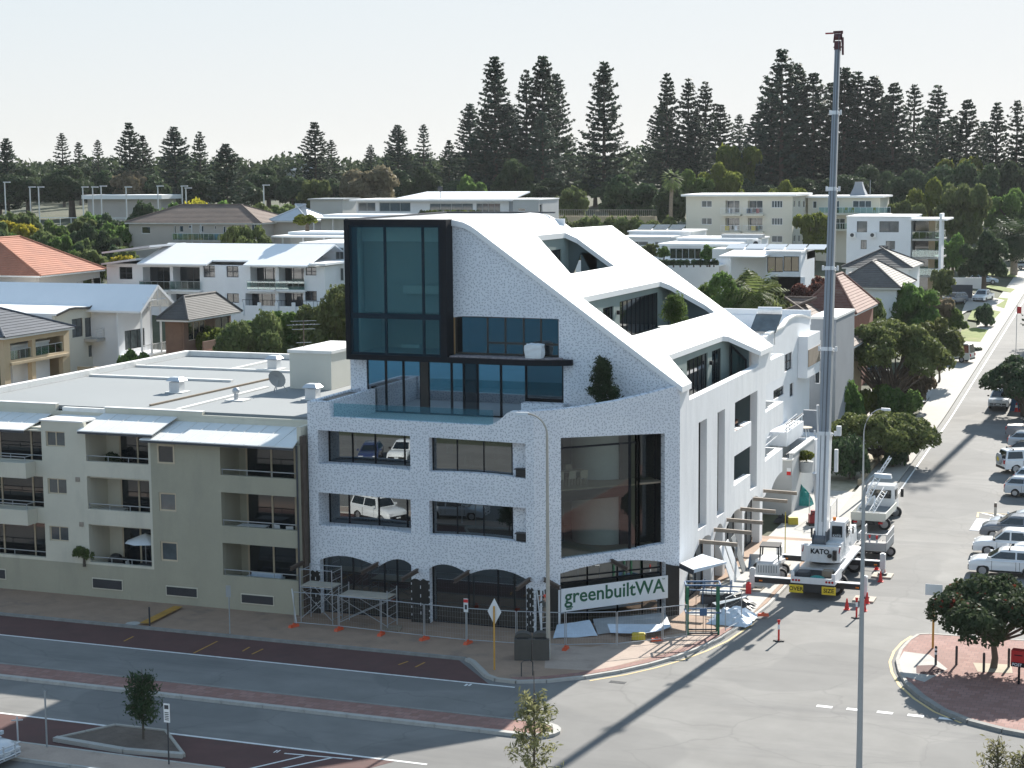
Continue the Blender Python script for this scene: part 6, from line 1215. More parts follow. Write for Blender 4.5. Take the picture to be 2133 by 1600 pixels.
# shrubs on the slope at the left
sh = random.Random(11); SK = ['olive_leaf0', 'green_leaf1', 'dark_leaf0', 'olive_leaf1', 'gold_leaf0', 'green_leaf0']
for i in range(40):
    px = sh.uniform(-10, 265); t = sh.random(); yb = 470+t*90
    if yb > 545 and px > 60 and False: continue
    plant(SK[i % 6] if i % 6 != 4 or sh.random() < .7 else 'olive_leaf0', px, yb, sh.uniform(50, 85), sh.uniform(32, 50), 300-t*75, 'rounded green shrub in the dense planting behind the orange roof', 'shrubs on the left slope', 'shrub', 'shrub')
for key, px, yb, w, h, d, lab in (('gold_leaf1', 415, 445, 50, 40, 285, 'yellow-green shrub above the brown roofed flats'), ('dark_leaf1', 300, 460, 60, 50, 290, 'dark conifer-like shrub left of the brown roof'), ('olive_leaf0', 535, 455, 70, 45, 275, 'olive shrub right of the brown roofed flats'), ('olive_leaf1', 600, 450, 60, 40, 280, 'olive shrub behind the small grey roof'), ('green_leaf0', 350, 455, 80, 40, 300, 'green shrub behind the brown roof'), ('green_leaf1', 470, 455, 70, 45, 295, 'green shrub beneath the near ridge pine'),
        ('olive_leaf1', 510, 510, 50, 60, 228, 'drooping olive tree in front of the flats walkway'), ('green_leaf0', 560, 712, 135, 70, 188, 'dense dark green shrub behind the flat pale roof'), ('green_leaf1', 640, 705, 140, 74, 186, 'large green shrub behind the stair housing'), ('olive_leaf0', 690, 690, 120, 72, 184, 'green shrub against the black glass box'), ('bush_bright_leaf', 448, 705, 55, 24, 186, 'bright green bush beside the brick fence'), ('green_leaf1', 278, 752, 84, 32, 178, 'dark rounded bush beyond the pale roof edge'), ('bush_olive_leaf', 535, 690, 50, 30, 176, 'small olive bush at the bungalow corner'), ('bush_bright_leaf', 640, 468, 60, 22, 214, 'clipped bright hedge plant below the thin white roof'), ('dark_leaf1', 520, 715, 70, 50, 186, 'green shrub between bungalow and flat pale roof'),
        ('bush_olive_leaf', 690, 625, 50, 25, 180, 'silvery shrub by the townhouse wall'), ('green_leaf0', 1535, 665, 150, 115, 178, 'large grey-green tree beside the steep white roof'), ('olive_leaf0', 1580, 640, 90, 100, 182, 'olive toned tree behind the tree fern'), ('green_leaf1', 1480, 650, 70, 75, 185, 'green tree at the edge of the steep white roof'), ('green_leaf0', 1478, 548, 45, 42, 238, 'clipped round tree on the white roof terrace'), ('olive_leaf1', 1352, 540, 50, 38, 240, 'olive shrub on the white roof terrace'), ('green_leaf1', 1383, 540, 34, 30, 239, 'small green shrub on the white roof terrace'), ('maroon_leaf0', 1702, 612, 36, 50, 205, 'maroon leaved shrub beside the boom'), ('gold_leaf0', 1690, 635, 40, 28, 196, 'golden shrub behind the maroon roof'),
        ('bush_dark_leaf', 2055, 652, 30, 18, 230, 'clipped dark round bush on the far lawn'), ('bush_dark_leaf', 1775, 965, 80, 60, 142, 'dark green shrub beside the boom foot'), ('shrub1', 1850, 770+60, 80, 34, 165, 'leafy bright shrub under the spreading tree'), ('bush_bright_leaf', 1800, 835, 46, 26, 162, 'bright strappy plant beside the driveway'), ('shrub0', 1870, 838, 50, 32, 160, 'bright green shrub under the spreading tree edge'), ('bush_olive_leaf', 1890, 930, 70, 30, 148, 'low olive shrub along the footpath garden'), ('bush_dark_leaf', 1860, 950, 60, 30, 146, 'dark low shrub in the roadside garden'), ('bush_brown_leaf', 1905, 800, 60, 40, 172, 'brown shrub beside the van'), ('bush_dark_leaf', 2028, 742, 36, 20, 210, 'dark hedge beside the parked van')):
    zz_ = None
    if 'roof terrace' in lab: zz_ = PY(px, yb, 237).z
    if 'thin white roof' in lab: zz_ = PY(px, yb, 205).z
    plant(key, px, yb, w, h, d, lab, None, 'shrub' if ('bush' in key or 'shrub' in lab) else 'tree', 'shrub' if ('bush' in key or 'shrub' in lab) else 'tree', z=zz_)
for i in range(9): plant('bush_dark_leaf', 1375+i*14, 550, 22, 10, 236.5, 'clipped hedge plant along the white terrace edge', 'terrace hedge', 'hedge', 'hedge_plant', z=PY(1430, 548, 236.2).z)
for i in range(10): plant('bush_bright_leaf' if i % 3 else 'bush_dark_leaf', 878+i*13, 447, 20, 10, 246, 'low planter box plant below the pavilion windows', 'pavilion planter', 'hedge', 'hedge_plant', z=PY(930, 448, 246).z)
for i in range(8): plant('bush_olive_leaf', 1190+i*26, 478, 40, 22, 292, 'low scrub on the slope below the stone wall', 'scrub below the stone wall', 'shrub', 'shrub')
# ---- spreading trees by the side street
def spreading(loc, R_, H_, base, n, size, m, label, seed, k=16, flat=.42, tr=.3, stems=3, sub=.36, flowers=None, jit=.75, name='tree', tm='bark', inner=.7):
    rd = random.Random(seed); lb = []
    for i in range(k):
        a = i*2.4+rd.random(); rr = R_*.84*math.sqrt((i+.5)/k); z = base+H_*(1-.55*(rr/R_)**2)*rd.uniform(.72, .98); s = R_*sub*rd.uniform(.75, 1.2)
        lb.append((rr*math.cos(a), rr*math.sin(a), z-s*flat, s, s, s*flat*1.5))
    t = thing(name, label, 'tree', loc); V, F_ = lobes_cards(lb, n, size, seed, jit, inner, 1.5, -.5)
    o = bpy.data.objects.new('crown', fast_mesh('crown', V, F_, m)); COL.objects.link(o); o.parent = t
    if flowers:
        up = [l for l in lb]; V, F_ = lobes_cards(rd.sample(up, max(3, k//2)), flowers, size*1.1, seed+5, jit, .98, 1.2, .1); V = np.asarray(V); V *= np.array([1.03, 1.03, 1.01])
        o = bpy.data.objects.new('flowers', fast_mesh('flowers', V, F_, 'red_flower')); COL.objects.link(o); o.parent = t; o['kind'] = 'stuff'
    mb = MB()
    for s_ in range(stems):
        a = s_*6.283/stems+.5; b = Vector((.25*math.cos(a), .25*math.sin(a), -.3)) if stems > 1 else Vector((0, 0, -.3)); f = Vector((math.cos(a)*R_*.12*(stems > 1), math.sin(a)*R_*.12*(stems > 1), base*.75))
        mb.tube([b, b.lerp(f, .5)+Vector((.1, .05, 0)), f], [tr, tr*.85, tr*.7], 8)
        for l in lb[s_::stems]:
            e = Vector(l[:3]); mid = f.lerp(e, .5)+Vector((rd.uniform(-.2, .2), rd.uniform(-.2, .2), -.02)); mb.tube([f, mid, e], [tr*.5, tr*.3, tr*.1], 6)
    mb.build('trunk', tm, t, True, True); return t
q = GT(1850, 868); spreading(q, 6.3, 7.0, 2.4, 27000, .24, 'melaleuca_leaf', 'large spreading umbrella-shaped tree with dark leaning trunks beside the side street', 5, 46, .6, .26, 4, .2, inner=.8)
q = GT(1965, 800); spreading((q.x-.8, q.y, q.z), 3.2, 5.4, 1.6, 9000, .24, 'melaleuca_leaf', 'drooping street tree at the right of the umbrella-shaped tree', 8, 20, .8, .14, 2, .26, inner=.8)
q = GT(1830, 965); spreading((q.x, q.y, q.z), 5.0, 3.6, .8, 18000, .22, 'melaleuca_leaf', 'low spreading tree over the footpath beyond the parked truck', 6, 40, .6, .16, 3, .2, inner=.8)
q = GT(2120, 905); spreading((-13.2, 172.5, T(0, 172)), 4.6, 4.2, 1.6, 14000, .24, 'dark_leaf', 'dark spreading street tree over the parked white ute', 9, 34, .6, .22, 3, .22, inner=.8)
spreading((-8.25, 91.6, .12), 3.35, 2.9, 1.75, 26000, .17, 'dark_leaf', 'dense rounded street tree with red flowers on the paved corner', 10, 30, .62, .2, 1, .3, 520, .8)
q = DD(2085, 700, 205)
# shadow-casting tall palm outside the frame on the right
def palm(loc, h, r, n, L, label, m='palm_leaf', fan=False, droop=.9, name='palm_tree', skirt=False, seed=1):
    rng = np.random.default_rng(seed); t = thing(name, label, 'palm', loc); mb = MB(); mb.tube([(0, 0, -.3), (0, 0, h*.5), (.02*h, 0, h)], [r*1.15, r, r*.9], 10); mb.build('trunk', 'pale_bark', t, True, True)
    V = []; F_ = []; k = 0
    for i in range(n):
        a = i*2.39996; el = (1.3-2.0*(i/n)) if not skirt else (1.2-2.5*(i/n)); prev = Vector((.02*h, 0, h)); d = Vector((math.cos(a)*math.cos(el), math.sin(a)*math.cos(el), math.sin(el))); sg = 9
        for s_ in range(sg):
            nx = prev+d*(L/sg); d = (d+Vector((0, 0, -droop/sg*(1.2 if el > -.5 else .5)))).normalized(); sd = d.cross(Vector((0, 0, 1))).normalized(); wl = L*(.30 if not fan else .16)*math.sin(math.pi*min(.95, (s_+1.2)/(sg+.6)))
            if fan and s_ < 4: prev = nx; continue
            for sgn in (-1, 1):
                for j in range(2 if not fan else 3):
                    b = prev.lerp(nx, .2+.5*j/2); tip = b+sd*sgn*wl*rng.uniform(.8, 1.1)+d*wl*.55+Vector((0, 0, -wl*.35)); w_ = d*(L/sg*.16); V += [b-w_, b+w_, tip+w_*.3, tip-w_*.3]; F_.append((k, k+1, k+2, k+3)); k += 4
            prev = nx
    o = bpy.data.objects.new('fronds', fast_mesh('fronds', [tuple(v) for v in V], F_, m)); COL.objects.link(o); o.parent = t; return t
palm((-12.9, 204, T(0, 204)), 33, .36, 40, 2.4, 'very tall slim palm beyond the parked cars', 'palm_leaf', True, .9, seed=2)
q = DD(1397, 480, 322); top = DD(1397, 372, 322); palm((q.x, q.y, T(q.x, q.y)), top.z-T(q.x, q.y), .35, 60, 2.6, 'fan palm with shaggy crown rising beside the cream apartments', 'olive_leaf', True, 1.0, skirt=True, seed=3)
q = DD(1572, 690, 176); top = DD(1572, 615, 176); palm((q.x, q.y, T(q.x, q.y)), top.z-T(q.x, q.y), .25, 26, 3.6, 'arching tree fern beside the flat roof air conditioner', 'palm_leaf', False, 1.1, 'tree_fern', seed=4)
q = DD(2112, 560, 292); top = DD(2112, 492, 292); palm((q.x, q.y, T(q.x, q.y)), top.z-T(q.x, q.y), .55, 80, 4.6, 'thick trunked date palm at the end of the side street', 'dark_leaf', False, .9, skirt=True, seed=5)
# ---- young gums near the camera
def sapling(loc, h, R_, n, size, m, label, seed, name='young_tree', z0=.28, tap=.45):
    rd = random.Random(seed); rng = np.random.default_rng(seed); t = thing(name, label, 'tree', loc); mb = MB(); mb.tube([(0, 0, -.1), (.05, 0, h*.5), (.02, .05, h*.93)], [.055, .04, .012], 6); P = []
    for i in range(26):
        a = i*2.4; zb = h*(z0-.08+.6*i/26); l = R_*rd.uniform(.6, 1.1)*(1-tap*i/26); e = Vector((l*math.cos(a), l*math.sin(a), zb+l*rd.uniform(.3, .9))); mb.tube([(0, 0, zb), (e.x*.5, e.y*.5, zb+l*.4), e], [.02, .013, .005], 4, False)
        for j in range(n//26): tt = rd.random()**.6; P.append((e.x*tt+rd.gauss(0, .12), e.y*tt+rd.gauss(0, .12), zb+(e.z-zb)*tt+rd.gauss(0, .14)))
    mb.build('trunk', 'bark', t, True, True); P = np.array(P); N = np.tile([0., 0, .4], (len(P), 1)); V, F_ = cards(P, N, size, rng, 3.2, 1.0); V = V.copy()
    o = bpy.data.objects.new('crown', fast_mesh('crown', V, F_, m)); COL.objects.link(o); o.parent = t; return t
sapling((IS[0].x*.2+G(307, 1545).x*.8+.6, G(307, 1545).y, .1), 3.5, 1.05, 1900, .08, 'dark_leaf', 'small dark leafed tree planted in the kerbed triangular island', 21)
q = G(1112, 1652); sapling((q.x, q.y, .02), 5.6, 1.25, 1500, .085, 'gum_leaf', 'young gum tree with thin drooping leaves in front of the median end', 22, z0=.2)
q = G(2075, 1640); sapling((q.x, q.y, .02), 2.2, .9, 420, .08, 'gum_leaf', 'wispy sapling at the lower right beside the road', 23); q = G(2128, 1640); sapling((q.x, q.y, .02), 1.6, .7, 260, .08, 'gum_leaf', 'smaller wispy sapling right of the first roadside sapling', 24)
# trees on the white building
sapling((PY(1256, 838, 95.6).x, 95.6, 11.14), 4.2, 1.15, 3800, .085, 'dark_leaf', 'small conical olive tree on the corner terrace of the white building', 25, z0=.36, tap=.85)
plant_ = sapling((-30.9, yx(1405, 668, -30.9), 14.9), 2.7, .95, 3000, .08, 'green_leaf', 'small olive tree in the middle roof terrace', 26, z0=.3)
for i, x in enumerate((-32.6, -31.9, -31.2, -30.6)): plant('bush_dark_leaf', 1066, 800, 40, 0, 100, 'low dark plant in the corner terrace planting bed', 'corner terrace plants', 'shrub', 'shrub').location = (x, 95.2+i*.25, 11.14)
for o in [o for o in bpy.data.objects if o.get('group') == 'corner terrace plants']: o.scale = (.17, .17, .22)
plant('bush_olive_leaf', 160, 1165, 30, 18, 108, 'leafy plant spilling over the lowest balcony edge', None, 'plant', 'balcony_plant', z=2.2).location = (-61.6, 89.5, 2.15)
plant('bush_dark_leaf', 220, 940, 30, 18, 108, 'potted palm-like plant on the top balcony', None, 'plant', 'balcony_plant', z=7.6).location = (-60.3, 90.8, 7.7)
for o in [o for o in bpy.data.objects if o.name.startswith('balcony_plant')]: o.scale = (.3, .25, .45)
pt = thing('planter_bowl', 'shallow dark planter bowl under the roof terrace olive tree', 'planter', (-30.9, yx(1405, 668, -30.9), 14.9)); mb = MB(); mb.tube([(0, 0, 0), (0, 0, .45)], [.7, 1.1], 20); mb.build('bowl', 'interior_pale', pt, True, True)
# tennis court lights, fence and pavilion
for i, (px, yt, yb) in enumerate(((12, 380, 440), (64, 390, 440), (82, 390, 440), (174, 390, 440), (195, 390, 455), (213, 388, 465), (264, 390, 440), (330, 388, 440), (380, 388, 425), (388, 392, 425), (550, 386, 430))):
    q = DD(px, yb, 310); z0 = T(q.x, q.y); h_ = DD(px, yt, 310).z-z0; t = thing('floodlight_pole', 'slim pale floodlight pole at the tennis courts', 'light pole', (q.x, q.y, z0), 0, 'tennis floodlights')
    mb = MB(); mb.tube([(0, 0, 0), (0, 0, h_)], .11, 6); mb.build('pole', 'pale_steel', t, False, True); mb = MB(); mb.box(-.1, -.3, h_-.05, 1.2, .1, h_+.12); mb.build('lamp_head', 'pale_steel', t, False, True)
tc = thing('court_fence', 'tall wire tennis court fence with pale top rail', 'fence', (DD(140, 440, 312).x, DD(140, 440, 312).y, T(-190, 275)))
for y_ in (262, 292):
    xs_ = [PY(px, 440, y_).x for px in (-30, 285)]; z = T(xs_[0], y_); mb = MB(); mb.bar((xs_[0], y_, z+3.4), (xs_[1], y_, z+3.4), .12); mb.bar((xs_[0], y_, z+1.7), (xs_[1], y_, z+1.7), .06); mb.build('rail', 'pale_steel', tc)
    for k in range(15): x = xs_[0]+(xs_[1]-xs_[0])*k/14; mb = MB(); mb.bar((x, y_, z-.3), (x, y_, z+3.35), .08); mb.build('post', 'pale_steel', tc)
xs_ = [PY(px, 440, 275).x for px in (-60, 280)]; mb = MB(); mb.add([(xs_[0]-8, 263, T(-190, 263)+.3), (xs_[1], 263, T(-190, 263)+.3), (xs_[1]-10, 291, T(-190, 291)+.3), (xs_[0]-20, 291, T(-190, 291)+.3)], [(0, 1, 2, 3)]); struct('tennis_court', mb, 'court')
a, b = PY(182, 412, 330), PY(335, 412, 330); pv = thing('club_pavilion', 'long low white roofed club pavilion behind the tennis courts', 'building', ((a.x+b.x)/2, 332, T(-190, 332))); mb = MB(); mb.box(a.x, 330, T(-200, 330)-1, b.x, 336, a.z-.3); mb.build('wall', 'fawn_wall', pv); mb = MB(); mb.box(a.x-.8, 329, a.z-.3, b.x+.8, 337, a.z+.6); mb.build('roof', 'white_roof', pv)
p = PY(625, 355, 420); h = thing('distant_house', 'distant grey roofed house glimpsed between the trees on the horizon', 'house', (p.x, 422, T(p.x, 420))); mb = MB(); mb.box(p.x-4, 420, T(p.x, 420), p.x+4, 428, p.z); mb.build('wall', 'grey_wall', h); hip(h, p.x-4, 420, p.x+4, 428, p.z, 1.6, .5, 'grey_metal_roof', 'x', 1)

# far wood closing the horizon behind the pines
rw = np.random.default_rng(77); nl = 520; lb = []
for i in range(nl):
    px = rw.uniform(-60, 2200); d_ = rw.uniform(455, 540); q = DD(px, 400, d_); z0 = T(q.x, q.y); r_ = rw.uniform(3, 6.5); lb.append((q.x, q.y, z0+rw.uniform(1.0, 5.5), r_, r_, r_*.85))
V, F_ = lobes_cards(lb, 60000, 1.1, 78, .8, .85); o = bpy.data.objects.new('far_wood', fast_mesh('far_wood', V, F_, 'dark_leaf')); COL.objects.link(o); tag(o, 'dark far wood closing the horizon behind the pines', 'trees', kind='stuff')
def loft(mb, poly, ys, ins):                               # side profile lofted across the width
    n = len(poly); cx = sum(p[0] for p in poly)/n; k0 = len(mb.v); vs = []
    for y, i in zip(ys, ins):
        for x, z in poly: vs.append((x-(i if x > cx else -i)*.8 if abs(x-cx) > 1.2 else x, y, z-(i if z > .7 else 0)))
    fs = [(j*n+a, j*n+(a+1) % n, (j+1)*n+(a+1) % n, (j+1)*n+a) for j in range(len(ys)-1) for a in range(n)]
    tri = tessellate_polygon([[Vector((x, z, 0)) for x, z in poly]])
    fs += [tuple(t) for t in tri]+[tuple(i+(len(ys)-1)*n for i in t)[::-1] for t in tri]; mb.add(vs, fs)
def wheel_meshes(r, w):
    mb = MB(); prof = [(.62, -w/2), (.93, -w/2), (1, -w/2+.04), (1, w/2-.04), (.93, w/2), (.62, w/2)]; n = 18
    vs = [(r*a*math.cos(k*2*math.pi/n), y, r*a*math.sin(k*2*math.pi/n)) for a, y in prof for k in range(n)]
    mb.add(vs, [(i*n+k, i*n+(k+1) % n, (i+1)*n+(k+1) % n, (i+1)*n+k) for i in range(5) for k in range(n)]); t = mb.mesh('tyre', 'rubber', True)
    mb = MB(); mb.tube([(0, -w/2+.04, 0), (0, w/2-.04, 0)], r*.64, 16)
    for k in range(5): a = k*1.2566; mb.bar((0, -w/2+.03, 0), (r*.58*math.cos(a), -w/2+.03, r*.58*math.sin(a)), .05, .03, (0, 1, 0)); mb.bar((0, w/2-.03, 0), (r*.58*math.cos(a), w/2-.03, r*.58*math.sin(a)), .05, .03, (0, 1, 0))
    return t, mb.mesh('rim', 'rim')
WH = {}
def wheels(parent, r, w, spots, rim=True):
    if (r, w) not in WH: WH[(r, w)] = wheel_meshes(r, w)
    for x, y in spots:
        o = bpy.data.objects.new('wheel', WH[(r, w)][0]); COL.objects.link(o); o.parent = parent; o.location = (x, y, r)
        q = bpy.data.objects.new('rim', WH[(r, w)][1]); COL.objects.link(q); q.parent = o
CARS = dict(hatch=dict(L=3.85, W=1.68, H=1.5, wr=.30, hood=.98, belt=1.0, xc=1.1, xw=.2, xt=-1.4, xb=-1.86), suv=dict(L=4.7, W=1.88, H=1.74, wr=.38, hood=1.13, belt=1.15, xc=1.25, xw=.35, xt=-1.9, xb=-2.28),
            wagon=dict(L=4.75, W=1.82, H=1.5, wr=.34, hood=.95, belt=.98, xc=1.3, xw=.25, xt=-1.6, xb=-2.25), ute=dict(L=5.25, W=1.86, H=1.8, wr=.39, hood=1.1, belt=1.12, xc=1.4, xw=.6, xt=-.72, xb=-.9), van=dict(L=4.8, W=1.8, H=2.15, wr=.34, hood=1.0, belt=1.1, xc=1.9, xw=1.35, xt=-2.2, xb=-2.36), fwd=dict(L=4.6, W=1.86, H=1.9, wr=.4, hood=1.15, belt=1.18, xc=.95, xw=.6, xt=-2.0, xb=-2.2))
def car(kind, paint, loc, rz, label, group=None, cat='car', rack=False, bull=False, name='parked_car'):
    c = CARS[kind]; L, W, H, r = c['L'], c['W'], c['H'], c['wr']; xf, xr = L*.31, -L*.29
    t = thing(name, label, cat, loc, rz, group); z0 = .26 if kind in ('hatch', 'wagon') else .34; R_ = r+.07
    def arch(x): return [(x+R_*math.cos(a), max(z0, r+R_*math.sin(a)*.95)) for a in [math.pi*i/8 for i in range(9)]]
    poly = [(L/2-.03, z0+.02)]+[p for p in arch(xf)]+arch(xr)+[(-L/2+.05, z0+.03), (-L/2, .55), (-L/2+.03, c['belt']-.15), (-L/2+.1, c['belt'])]
    if kind == 'ute': poly += [(c['xb'], c['belt']), (c['xc'], c['belt']-.02)]
    else: poly += [(c['xb'], c['belt']), (c['xc'], c['belt']-.02)]
    poly += [(L/2-.55, c['hood']-.03), (L/2-.18, c['hood']-.13), (L/2-.05, c['hood']-.3), (L/2, .55)]
    mb = MB(); loft(mb, poly, [-W/2, -W/2+.06, -W/4, W/4, W/2-.06, W/2], [.09, .03, -.01, -.01, .03, .09]); body = mb.build('body', 'paint_'+paint, t, True, True)
    yb = lambda z: W/2-.07-.24*(z-c['belt'])/(H-c['belt'])
    cab = [(c['xc'], c['belt']-.03), (c['xw'], H-.05), (c['xw']-.25, H), (c['xt']+.2, H-.01), (c['xt'], H-.08), (c['xb'], c['belt']-.03)]
    mb = MB(); n = len(cab); vs = [(x, -yb(z), z) for x, z in cab]+[(x, 0, z+(.03 if z > H-.1 else 0)) for x, z in cab]+[(x, yb(z), z) for x, z in cab]
    fs = [(j*n+a, j*n+a+1, (j+1)*n+a+1, (j+1)*n+a) for j in range(2) for a in range(n-1)]+[tuple(range(n)), tuple(range(2*n, 3*n))]; mb.add(vs, fs); mb.build('cabin', 'paint_'+paint, t, True, True)
    def lerp(a, b, s): return (a[0]+(b[0]-a[0])*s, a[1]+(b[1]-a[1])*s)
    zl, zh = c['belt']+.04, H-.14
    def xa(z): s = (z-c['belt'])/(H-c['belt']); return c['xc']+(c['xw']-c['xc'])*s
    def xe(z): s = (z-c['belt'])/(H-c['belt']); return c['xb']+(c['xt']-c['xb'])*s
    xm = (c['xc']+c['xb'])/2-.05 if kind != 'van' else .9
    for sg in (-1, 1):
        segs = [(lambda z: xm+.05, lambda z: xa(z)-.16), (lambda z: xe(z)+.14, lambda z: xm-.05)]
        for k, (fa, fb) in enumerate(segs):
            mb = MB(); e = .012
            mb.add([(fa(zl), sg*(yb(zl)+e), zl), (fb(zl), sg*(yb(zl)+e), zl), (fb(zh), sg*(yb(zh)+e), zh), (fa(zh), sg*(yb(zh)+e), zh)], [(0, 1, 2, 3)]); mb.build('side_window', 'car_glass', t, False, True)
    for nm, fx, sg in (('windscreen', xa, 1), ('rear_window', xe, -1)):
        mb = MB(); a, b = zl, zh+.02; e = .018*sg
        mb.add([(fx(a)+e, -yb(a)+.1, a), (fx(a)+e, yb(a)-.1, a), (fx(b)+e, yb(b)-.08, b), (fx(b)+e, -yb(b)+.08, b)], [(0, 1, 2, 3)]); mb.build(nm, 'car_glass', t, False, True)
    for sg in (-1, 1):
        mb = MB(); mb.box(L/2-.3, sg*(W/2-.3)-.19, c['hood']-.42, L/2-.03, sg*(W/2-.3)+.19, c['hood']-.24); mb.build('headlight', 'lamp_clear', t, False, True)
        mb = MB(); mb.box(-L/2-.012, sg*(W/2-.2)-.12, c['belt']-.38, -L/2+.2, sg*(W/2-.2)+.12, c['belt']-.08); mb.build('tail_light', 'lamp_red', t, False, True)
        mb = MB(); mb.box(c['xc']-.25, sg*(W/2+.1)-.09, c['belt']+.02, c['xc']-.12, sg*(W/2+.1)+.09, c['belt']+.18); mb.build('mirror', 'paint_'+paint if kind != 'ute' else 'black_plastic', t, False, True)
    mb = MB(); mb.box(L/2-.08, -W/2+.16, .38, L/2+.02, W/2-.16, c['hood']-.45); mb.build('front_grille', 'black_plastic', t, False, True)
    mb = MB(); mb.box(-L/2-.02, -W/2+.14, .36, -L/2+.06, W/2-.14, .56); mb.build('rear_bumper', 'black_plastic', t, False, True)
    mb = MB(); mb.box(L/2+.021, -.19, .5, L/2+.03, .19, .61); mb.box(-L/2-.03, -.19, .6, -L/2-.021, .19, .71); mb.build('number_plate', 'sign_white', t, False, True)
    mb = MB()
    for sg in (-1, 1):
        for x in (c['xc']-.35, xm, xr+R_+.12 if kind != 'ute' else c['xb']): mb.add([(x-.012, sg*(W/2+.004), .45), (x+.012, sg*(W/2+.004), .45), (x+.012, sg*(W/2+.004), c['belt']-.12), (x-.012, sg*(W/2+.004), c['belt']-.12)], [(0, 1, 2, 3)])
        mb.add([(xr+R_, sg*(W/2+.005), z0), (xf-R_, sg*(W/2+.005), z0), (xf-R_, sg*(W/2+.005), z0+.12), (xr+R_, sg*(W/2+.005), z0+.12)], [(0, 1, 2, 3)])
    mb.build('door_seam', 'black_plastic', t, False, True)['kind'] = 'stuff'
    wheels(t, r, .22, [(x, s*(W/2-.13)) for x in (xf, xr) for s in (-1, 1)])
    if kind == 'ute':
        mb = MB(); mb.plate(rect(-L/2+.12, -W/2+.14, c['xb']-.06, W/2-.14), [], lambda u, v, w: (u, v, c['belt']+.012+w), .02); mb.build('tray_bed', 'black_plastic', t, False, True)
        mb = MB(); mb.tube([(c['xb']-.15, -W/2+.12, c['belt']), (c['xb']-.2, -W/2+.2, H-.12), (c['xb']-.2, W/2-.2, H-.12), (c['xb']-.15, W/2-.12, c['belt'])], .04, 6); mb.build('sports_bar', 'black_metal', t, True, True)
    if rack:
        for x in (c['xw']-.5, c['xt']+.5): mb = MB(); mb.bar((x, -W/2+.28, H+.1), (x, W/2-.28, H+.1), .06, .04); mb.box(x-.04, -W/2+.25, H-.04, x+.04, -W/2+.33, H+.09); mb.box(x-.04, W/2-.33, H-.04, x+.04, W/2-.25, H+.09); mb.build('roof_bar', 'black_metal', t, False, True)
    if bull:
        mb = MB()
        for z in (.5, .72, .95): mb.tube([(L/2+.1, -W/2+.2, z), (L/2+.16, 0, z), (L/2+.1, W/2-.2, z)], .04, 6)
        for y in (-.35, .35): mb.bar((L/2+.14, y, .4), (L/2+.14, y, 1.05), .06)
        mb.build('bull_bar', 'pale_steel', t, True, True)
    return t
PI = math.pi
def gt(x, y): return (x, y, T(x, y)+.01)
GC = 'cars parked nose-out on the right'
car('suv', 'grey', gt(-9.9, 124.4), PI+.02, 'dark grey hatchback-style four wheel drive parked beside the concrete pad')
car('wagon', 'silver', gt(-9.6, 127.0-.2), PI, 'silver wagon parked behind the dark grey four wheel drive')
car('ute', 'white', gt(-9.6, 119.5), PI+.03, 'white ute with ladder-framed tray in the perpendicular bays', cat='ute')
car('hatch', 'white', gt(-8.9, 116.5), PI, 'small white hatchback between the white ute and the white four wheel drive')
car('suv', 'white', gt(-9.5, 113.6), PI+.02, 'white four wheel drive with black roof bars behind the red-flowered tree', rack=True)
car('hatch', 'silver', gt(-10.0, 138.4), .0, 'pale silver hatchback with red tail lights beside the hatched panel')
car('hatch', 'pale_blue', gt(-9.6, 142.0), .0, 'pale blue hatchback between the silver hatchback and the four wheel drive with spare wheel')
sp = car('fwd', 'white', gt(-11.0, 147.4), .5, 'white four wheel drive with covered spare wheel on its tail door', rack=True)
mb = MB(); mb.tube([(-2.34, 0, 1.15), (-2.5, 0, 1.15)], .46, 20); sw_ = mb.build('spare_wheel_cover', 'grey_wall', sp, True, True); mb = MB(); mb.prism([(-.2, 1.0), (.0, .95), (.18, 1.02), (.2, 1.2), (.08, 1.33), (-.12, 1.25), (-.22, 1.15)], 'x', -2.51, -2.505); mb.build('yellow_motif', 'yellow_plate', sw_, False, True).location = (0, 0, 0)
car('wagon', 'black', gt(-10.5, 152.6), 0, 'black sedan in the shade of the dark street tree')
car('wagon', 'silver', gt(-11.0, 157.2), 0, 'silver sedan beyond the black sedan')
car('ute', 'grey', gt(-11.3, 161.8), 0, 'grey tray-backed ute under the dark street tree', cat='ute')
car('ute', 'white', gt(-15.9, 177.2), -PI/2, 'white ute facing down the side street at the far kerb', cat='ute', bull=True)
car('van', 'cream', (GT(1990, 757).x-.4, 205, T(-24, 205)+.15), 2.9, 'cream camper van parked on a driveway beside the footpath', cat='van')
car('ute', 'white', GT(2058, 634)+Vector((-1.0, 3, .15)), -1.75, 'white ute reversed onto the far concrete driveway', cat='ute', bull=True)
car('suv', 'grey', GT(2020, 640)+Vector((-2.5, 3, .1)), -2.0, 'dark grey wagon beside the white ute on the far driveway')
car('suv', 'black', GT(1805, 795)+Vector((0, 1.5, .1)), .15, 'black four wheel drive on the driveway behind the umbrella-shaped tree')
car('wagon', 'silver', GT(2118, 562)+Vector((2, 0, .05)), .05, 'silver wagon crossing the top of the side street')
car('wagon', 'pale_blue', GT(2058, 594)+Vector((-1, 1, .1)), .3, 'pale blue car beside the white garden wall at the far driveway')
